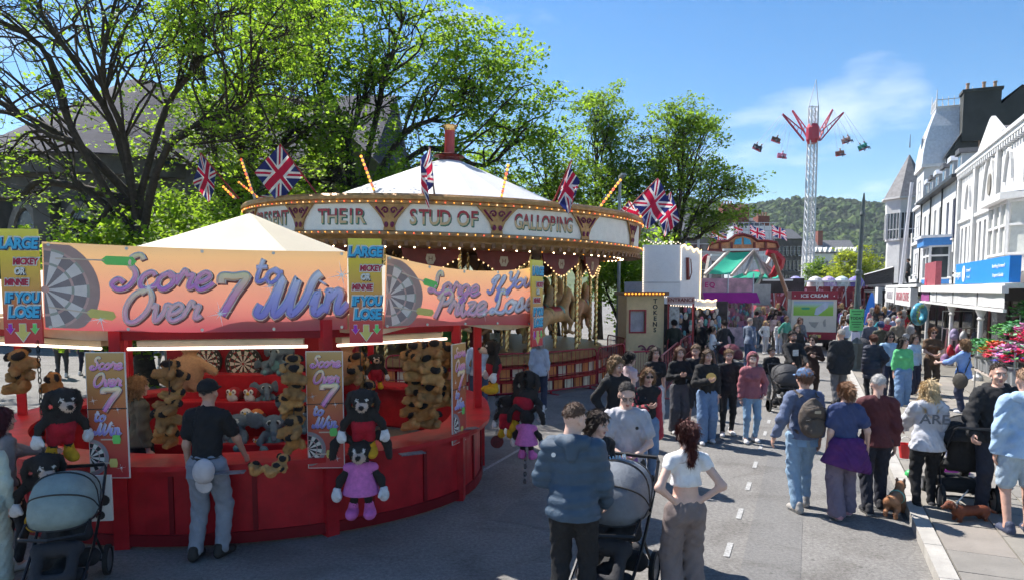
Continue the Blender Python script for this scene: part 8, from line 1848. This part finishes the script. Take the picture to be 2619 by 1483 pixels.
bg = thing('pink_bag', 'bright magenta carrier bag hung on the loaded pushchair', 'bag', at(2395, 1195, 9.65)); MB().box((0, 0, 0), (.40, .16, .30)).build('bag_body', mat('bag_magenta', (.38, .03, .30), .5), bg, bevel=.03); mb = MB(); mb.path(catmull([(-.1, -.08, .13), (-.08, -.08, .26), (.08, -.08, .26), (.1, -.08, .13)], 4), .008, 5); mb.build('handle', mat('bag_magenta', (.38, .03, .30), .5), bg)
bk = thing('red_bucket', 'small red bucket hung left of the loaded pushchair', 'bucket', at(2272, 1130, 9.5)); MB().lathe([(.055, -.1), (.085, .1), (.09, .1), (.06, -.105)], 14).build('pail', mat('bucket_red', (.60, .03, .03), .4), bk); mb = MB(); mb.path([(.085 * math.cos(t), 0, .1 + .1 * math.sin(t)) for t in [math.pi * i / 8 for i in range(9)]], .005, 5); mb.build('handle', M_WH, bk)
gt = put('toy_ball', MB().ball((0, 0, 0), .07, 12, 8).mesh('toy_ball', True), 'green toy ball hung below the red bucket', 'toy', at(2285, 1190, 9.5), 0, 1.0, None, mat('toy_green', (.05, .40, .12), .4))
cb_ = thing('cow_print_board', 'white board with black spots leaning behind the left pushchair', 'board', at(225, 1250, 6.62), .12); MB().box((0, 0, 0), (.42, .03, .46)).build('board', M_WH, cb_)
for x, z, r in ((-.12, .1, .05), (.05, .14, .06), (.14, -.02, .055), (-.05, -.08, .06), (.1, -.17, .045), (-.15, -.16, .04)): MB().lathe([(0, .003), (r, .003), (r, 0)], 12).build('spot', M_BK, cb_, (x, -.016, z), (R(90), 0, 0))
# ================================================================== TREES
M_BARK = mat('bark', (.045, .036, .028), .95, var=.4, scale=8, bump=.6, bscale=25)
def leafmat(name, c, c2, trans=.66):
    m = mat(name, c, .55, var=.25, scale=1.1, col2=c2, spec=.35)
    nt = m.node_tree; b = nt.nodes['Principled BSDF']; src = b.inputs['Base Color'].links[0].from_socket
    hs = nt.nodes.new('ShaderNodeMixRGB'); hs.blend_type = 'MULTIPLY'; hs.inputs[0].default_value = 1; hs.inputs[2].default_value = (2.0, 1.85, .8, 1)
    tr = nt.nodes.new('ShaderNodeBsdfTranslucent'); mx = nt.nodes.new('ShaderNodeMixShader'); mx.inputs[0].default_value = trans
    nt.links.new(src, hs.inputs[1]); nt.links.new(hs.outputs[0], tr.inputs['Color'])
    nt.links.new(b.outputs[0], mx.inputs[1]); nt.links.new(tr.outputs[0], mx.inputs[2]); nt.links.new(mx.outputs[0], nt.nodes['Material Output'].inputs['Surface'])
    return m
M_LEAF = [leafmat('sycamore_leaf', (.10, .185, .024), (.17, .275, .04)), leafmat('young_leaf', (.15, .205, .03), (.24, .285, .046)), leafmat('dark_leaf', (.08, .155, .028), (.135, .22, .038))]
def leaves(name, pts, size, rg, m, parent, flat=.5):
    """one mesh of bent leaf blades round the given points"""
    n = len(pts); P = np.asarray(pts)
    a = rg.uniform(0, 2 * np.pi, n); tilt = rg.normal(0, flat, n); tilt2 = rg.normal(0, flat, n)
    ux = np.stack([np.cos(a) * np.cos(tilt), np.sin(a) * np.cos(tilt), np.sin(tilt)], 1)
    up = np.stack([np.sin(tilt2) * np.sin(a), -np.sin(tilt2) * np.cos(a), np.cos(tilt2)], 1)
    uy = np.cross(up, ux); uy /= np.linalg.norm(uy, axis=1)[:, None]; nz = np.cross(ux, uy)
    s = size * rg.uniform(.5, 1.45, n)[:, None]
    v = np.stack([P - ux * s * .5, P + uy * s * .46 - nz * s * .10, P + ux * s * .55, P - uy * s * .46 - nz * s * .10], 1).reshape(-1, 3)
    F = np.arange(4 * n).reshape(n, 4)
    me = fmesh(v, F, name=name); me.polygons.foreach_set('use_smooth', np.zeros(n, bool)); me.materials.append(m)
    o = bpy.data.objects.new(name, me); COL.objects.link(o); o.parent = parent
    return o
def tree(name, label, base, fork, lobes, nclus, nleaf, lsize, tr=.3, seed=1, mleaf=0, clr=.8, cat='tree', group=None, twigs=5, lean=(0, 0), nlimb=7):
    """lobes: (centre xyz from base, radii, share of clusters, share of leaves)"""
    rg = np.random.default_rng(seed); o = thing(name, label, cat, base, 0, group)
    cl, dens = [], []
    tot = sum(l[2] for l in lobes)
    for c, r, sh, dn in lobes:
        k = max(3, int(nclus * sh / tot))
        for _ in range(k):
            d = rg.normal(size=3); d /= np.linalg.norm(d); q = np.array(c) + d * np.array(r) * rg.uniform(.35, 1.0) ** .6
            cl.append(q); dens.append(dn)
    cl = np.array(cl); dens = np.array(dens)
    # limbs: group clusters
    idx = rg.choice(len(cl), min(nlimb, len(cl)), replace=False); cen = cl[idx].copy()
    for _ in range(6):
        w = ((cl[:, None] - cen[None]) ** 2).sum(-1).argmin(1)
        for j in range(len(cen)):
            if (w == j).any(): cen[j] = cl[w == j].mean(0)
    mb = MB(); top = np.array((lean[0], lean[1], fork))
    tp = [np.array((0, 0, -.1)), top * .35 + rg.normal(0, .05, 3) * (1, 1, 0), top * .7, top]
    mb.path(catmull(tp, 4), [tr * (1.35 - .5 * min(1, i / 3) - .25 * i / 12) for i in range(13)], 9)
    tips = []
    def bend(a, b, r0, r1, k=4, wob=.12, sag=0):
        a, b = np.array(a), np.array(b); L = np.linalg.norm(b - a)
        m1 = a * .62 + b * .38 + rg.normal(0, wob * L, 3) * .5; m1[2] += .10 * L - sag; m2 = a * .28 + b * .72 + rg.normal(0, wob * L, 3) * .5
        pts = catmull([a, m1, m2, b], k); n = len(pts); mb.path(pts, [r0 + (r1 - r0) * i / (n - 1) for i in range(n)], 5); return pts
    for j in range(len(cen)):
        mem = np.where(w == j)[0]
        if not len(mem): continue
        st_ = top * rg.uniform(.72, 1.0); lp = bend(st_, cen[j], tr * rg.uniform(.34, .48), tr * .13)
        for i in mem:
            q = lp[rg.integers(4, len(lp) - 1)]; bp = bend(q, cl[i], tr * .13, .014, 3, .18)
            for t in range(twigs):
                d = rg.normal(size=3) * (1, 1, .7); e = cl[i] + d * clr * .75; s0 = bp[rg.integers(len(bp) // 2, len(bp))]
                mb.path([s0, (np.array(s0) + e) / 2 + rg.normal(0, .08, 3), e], [.016, .011, .006], 3); tips.append((e, dens[i]))
    tk = mb.build('trunk', M_BARK, o, smooth=True)
    wt = np.array([t[1] for t in tips]); wt = wt / wt.sum(); tp_ = np.array([t[0] for t in tips])
    # leaves hang in small sprays round the twig ends
    ns = nleaf // 9; pick = rg.choice(len(tips), ns, p=wt); sp = tp_[pick] + rg.normal(0, clr * .34, (ns, 3)) * (1, 1, .62)
    P = np.repeat(sp, 9, 0) + rg.normal(0, lsize * 1.05, (ns * 9, 3)) * (1, 1, .55)
    leaves('crown', P, lsize, rg, M_LEAF[mleaf], o)
    return o
def bush(name, label, c, r, n, ls, seed, mleaf=0, group=None):
    rg = np.random.default_rng(seed); o = thing(name, label, 'bush', (c[0], c[1], 0), 0, group)
    mb = MB(); pts = []
    for i in range(26):
        d = rg.normal(size=3); d /= np.linalg.norm(d); e = np.array((0, 0, c[2])) + d * np.array(r) * rg.uniform(.5, 1)
        if e[2] < .2: e[2] = .2
        mb.path([(0, 0, 0), e * .5 + rg.normal(0, .1, 3), e], [.05, .03, .01], 4); pts.append(e)
    mb.build('trunk', M_BARK, o); pts = np.array(pts)
    ns = n // 9; sp = pts[rg.integers(0, len(pts), ns)] + rg.normal(0, .34, (ns, 3)) * np.array(r) * .7
    P = np.repeat(sp, 9, 0) + rg.normal(0, ls, (ns * 9, 3)) * (1, 1, .6); P[:, 2] = np.maximum(P[:, 2], .1)
    leaves('crown', P, ls, rg, M_LEAF[mleaf], o); return o
b = at(350, 600, 19.5)
tree('sycamore_tree', 'spreading half leafed sycamore with bare dark limbs in front of the church', (b.x, b.y, 0), 5.4,
     [((-3.6, -.6, 8.6), (3.0, 2.6, 2.6), 30, .38), ((-.4, -.3, 10.9), (3.4, 3.0, 2.2), 34, .8), ((3.0, 0, 9.6), (2.4, 2.6, 2.4), 30, 1.35), ((-3.0, -.5, 5.6), (2.2, 1.5, .9), 8, .7), ((3.4, 0, 6.5), (1.6, 1.4, .8), 7, .8), ((-1.6, 0, 4.1), (1.2, 1.2, .8), 6, 1.6)],
     124, 19000, .098, .29, 11, 0, .85, twigs=10, nlimb=11)
b = at(600, 600, 28)
tree('sycamore_tree', 'tall leafy sycamore between the church and the carousel flags', (b.x, b.y, 0), 6.5,
     [((-.2, 0, 12.6), (3.4, 3.2, 2.6), 40, .9), ((2.0, 0, 9.4), (2.8, 2.6, 2.2), 26, 1.1), ((-2.6, 0, 9.6), (2.2, 2.2, 1.8), 14, .6), ((1.2, -1, 5.8), (3.2, 2.0, 1.7), 24, 1.2)],
     104, 22000, .13, .34, 23, 0, .9, twigs=7, nlimb=9)
b = at(900, 600, 31)
tree('sycamore_tree', 'largest bright green sycamore rising behind the carousel chimney', (b.x, b.y, 0), 7.0,
     [((-1.6, 0, 14.6), (4.6, 3.6, 3.6), 64, 1.1), ((3.4, 0, 12.6), (3.0, 3.0, 3.0), 34, 1.2), ((-3.0, 0, 9.2), (3.0, 2.6, 2.4), 26, 1.1), ((2.6, -.5, 7.2), (4.2, 2.8, 2.2), 36, 1.1), ((7.2, 0, 10.8), (2.6, 2.4, 2.3), 28, 1.2)],
     180, 46000, .138, .42, 37, 0, .95, twigs=6, nlimb=12)
b = at(1395, 600, 34)
tree('sycamore_tree', 'rounded sycamore filling the gap right of the largest tree', (b.x, b.y, 0), 5.0,
     [((-1.2, 0, 8.6), (3.0, 2.6, 2.6), 36, 1), ((.8, 0, 6.0), (3.0, 2.2, 2.0), 22, 1), ((-2.5, 0, 5.2), (2.4, 2.0, 1.6), 16, 1)], 76, 22000, .13, .3, 41, 2, .9, twigs=6)
b = at(1503, 600, 38)
tree('sycamore_tree', 'narrow pointed tree standing left of the broad one by the flags', (b.x, b.y, 0), 6.0,
     [((0, 0, 11.2), (1.25, 1.3, 2.4), 26, 1), ((0, 0, 8.2), (1.9, 1.7, 1.9), 26, 1), ((.2, 0, 5.2), (2.0, 1.6, 1.8), 16, 1)], 66, 20000, .122, .26, 53, 2, .75, twigs=6)
b = at(1693, 600, 36)
tree('sycamore_tree', 'broad round headed tree behind the flags at the right edge of the carousel', (b.x, b.y, 0), 4.2,
     [((.2, 0, 10.0), (2.2, 2.2, 2.2), 36, 1), ((-1.2, 0, 7.8), (1.8, 2, 1.8), 24, 1), ((1.7, 0, 7.4), (1.8, 1.8, 1.6), 24, 1), ((-1.8, 0, 4.6), (1.5, 1.4, 1.6), 14, 1.1)], 104, 27000, .122, .30, 61, 2, .75, twigs=7, nlimb=9)
b = at(2145, 690, 88)
tree('street_tree', 'round bright green street tree near the far end of the road', (b.x, b.y, 0), 2.6, [((0, 0, 5.2), (3.0, 2.8, 2.6), 30, 1), ((-1.4, 0, 3.6), (2.4, 2.0, 1.4), 14, 1)], 46, 15000, .24, .2, 71, 1, 1.0)
b = at(2062, 700, 96)
tree('street_tree', 'small dark tree at the foot of the tall swing mast', (b.x, b.y, 0), 2.0, [((0, 0, 4.2), (2.1, 2, 2.0), 24, 1)], 26, 8000, .24, .16, 73, 2, .9)
for i, (u, Y, r, z, n, ml, lb) in enumerate(((270, 18.2, (1.6, 1.2, 1.5), 2.9, 9000, 0, 'sunlit leafy bush under the bare limbed sycamore, left of its trunk'), (470, 20.5, (2.3, 1.4, 1.5), 3.4, 11000, 2, 'dark bush between the sycamore trunk and the carousel'),
        (500, 23.5, (2.2, 1.4, 1.6), 4.6, 9000, 0, 'high bush below the leftmost carousel flag'), (800, 29.5, (2.6, 1.6, 1.6), 5.0, 10000, 2, 'bush below the big flag behind the carousel top'), (1250, 31, (3.6, 1.6, 1.8), 4.6, 12000, 2, 'dark shrub mass behind the carousel roof slope'),
        (1590, 30, (1.6, 1.5, 2.0), 3.2, 9000, 0, 'tall shrub between the carousel edge and the shuttered stall'), (1620, 33, (1.4, 1.2, 1.6), 1.8, 5000, 0, 'low shrub behind the shuttered stall'))):
    p = at(u, 700, Y); bush('bush', lb, (p.x, Y, z), r, n, .13, 80 + i, ml)
# ================================================================== AIR
hz = MB().span((-420, -40, -1.2), (900, 980, 112)).build('haze', []); hz['kind'] = 'stuff'; tag(hz, 'thin sunlit sea air that pales the far hill', 'haze')
hm = bpy.data.materials.new('thin_air'); hm.use_nodes = True; nt = hm.node_tree
for n in list(nt.nodes):
    if n.type != 'OUTPUT_MATERIAL': nt.nodes.remove(n)
pv = nt.nodes.new('ShaderNodeVolumePrincipled'); pv.inputs['Density'].default_value = .00018; pv.inputs['Color'].default_value = (.80, .88, 1.0, 1); pv.inputs['Anisotropy'].default_value = .2
nt.links.new(pv.outputs[0], nt.nodes['Material Output'].inputs['Volume']); hz.data.materials.append(hm)
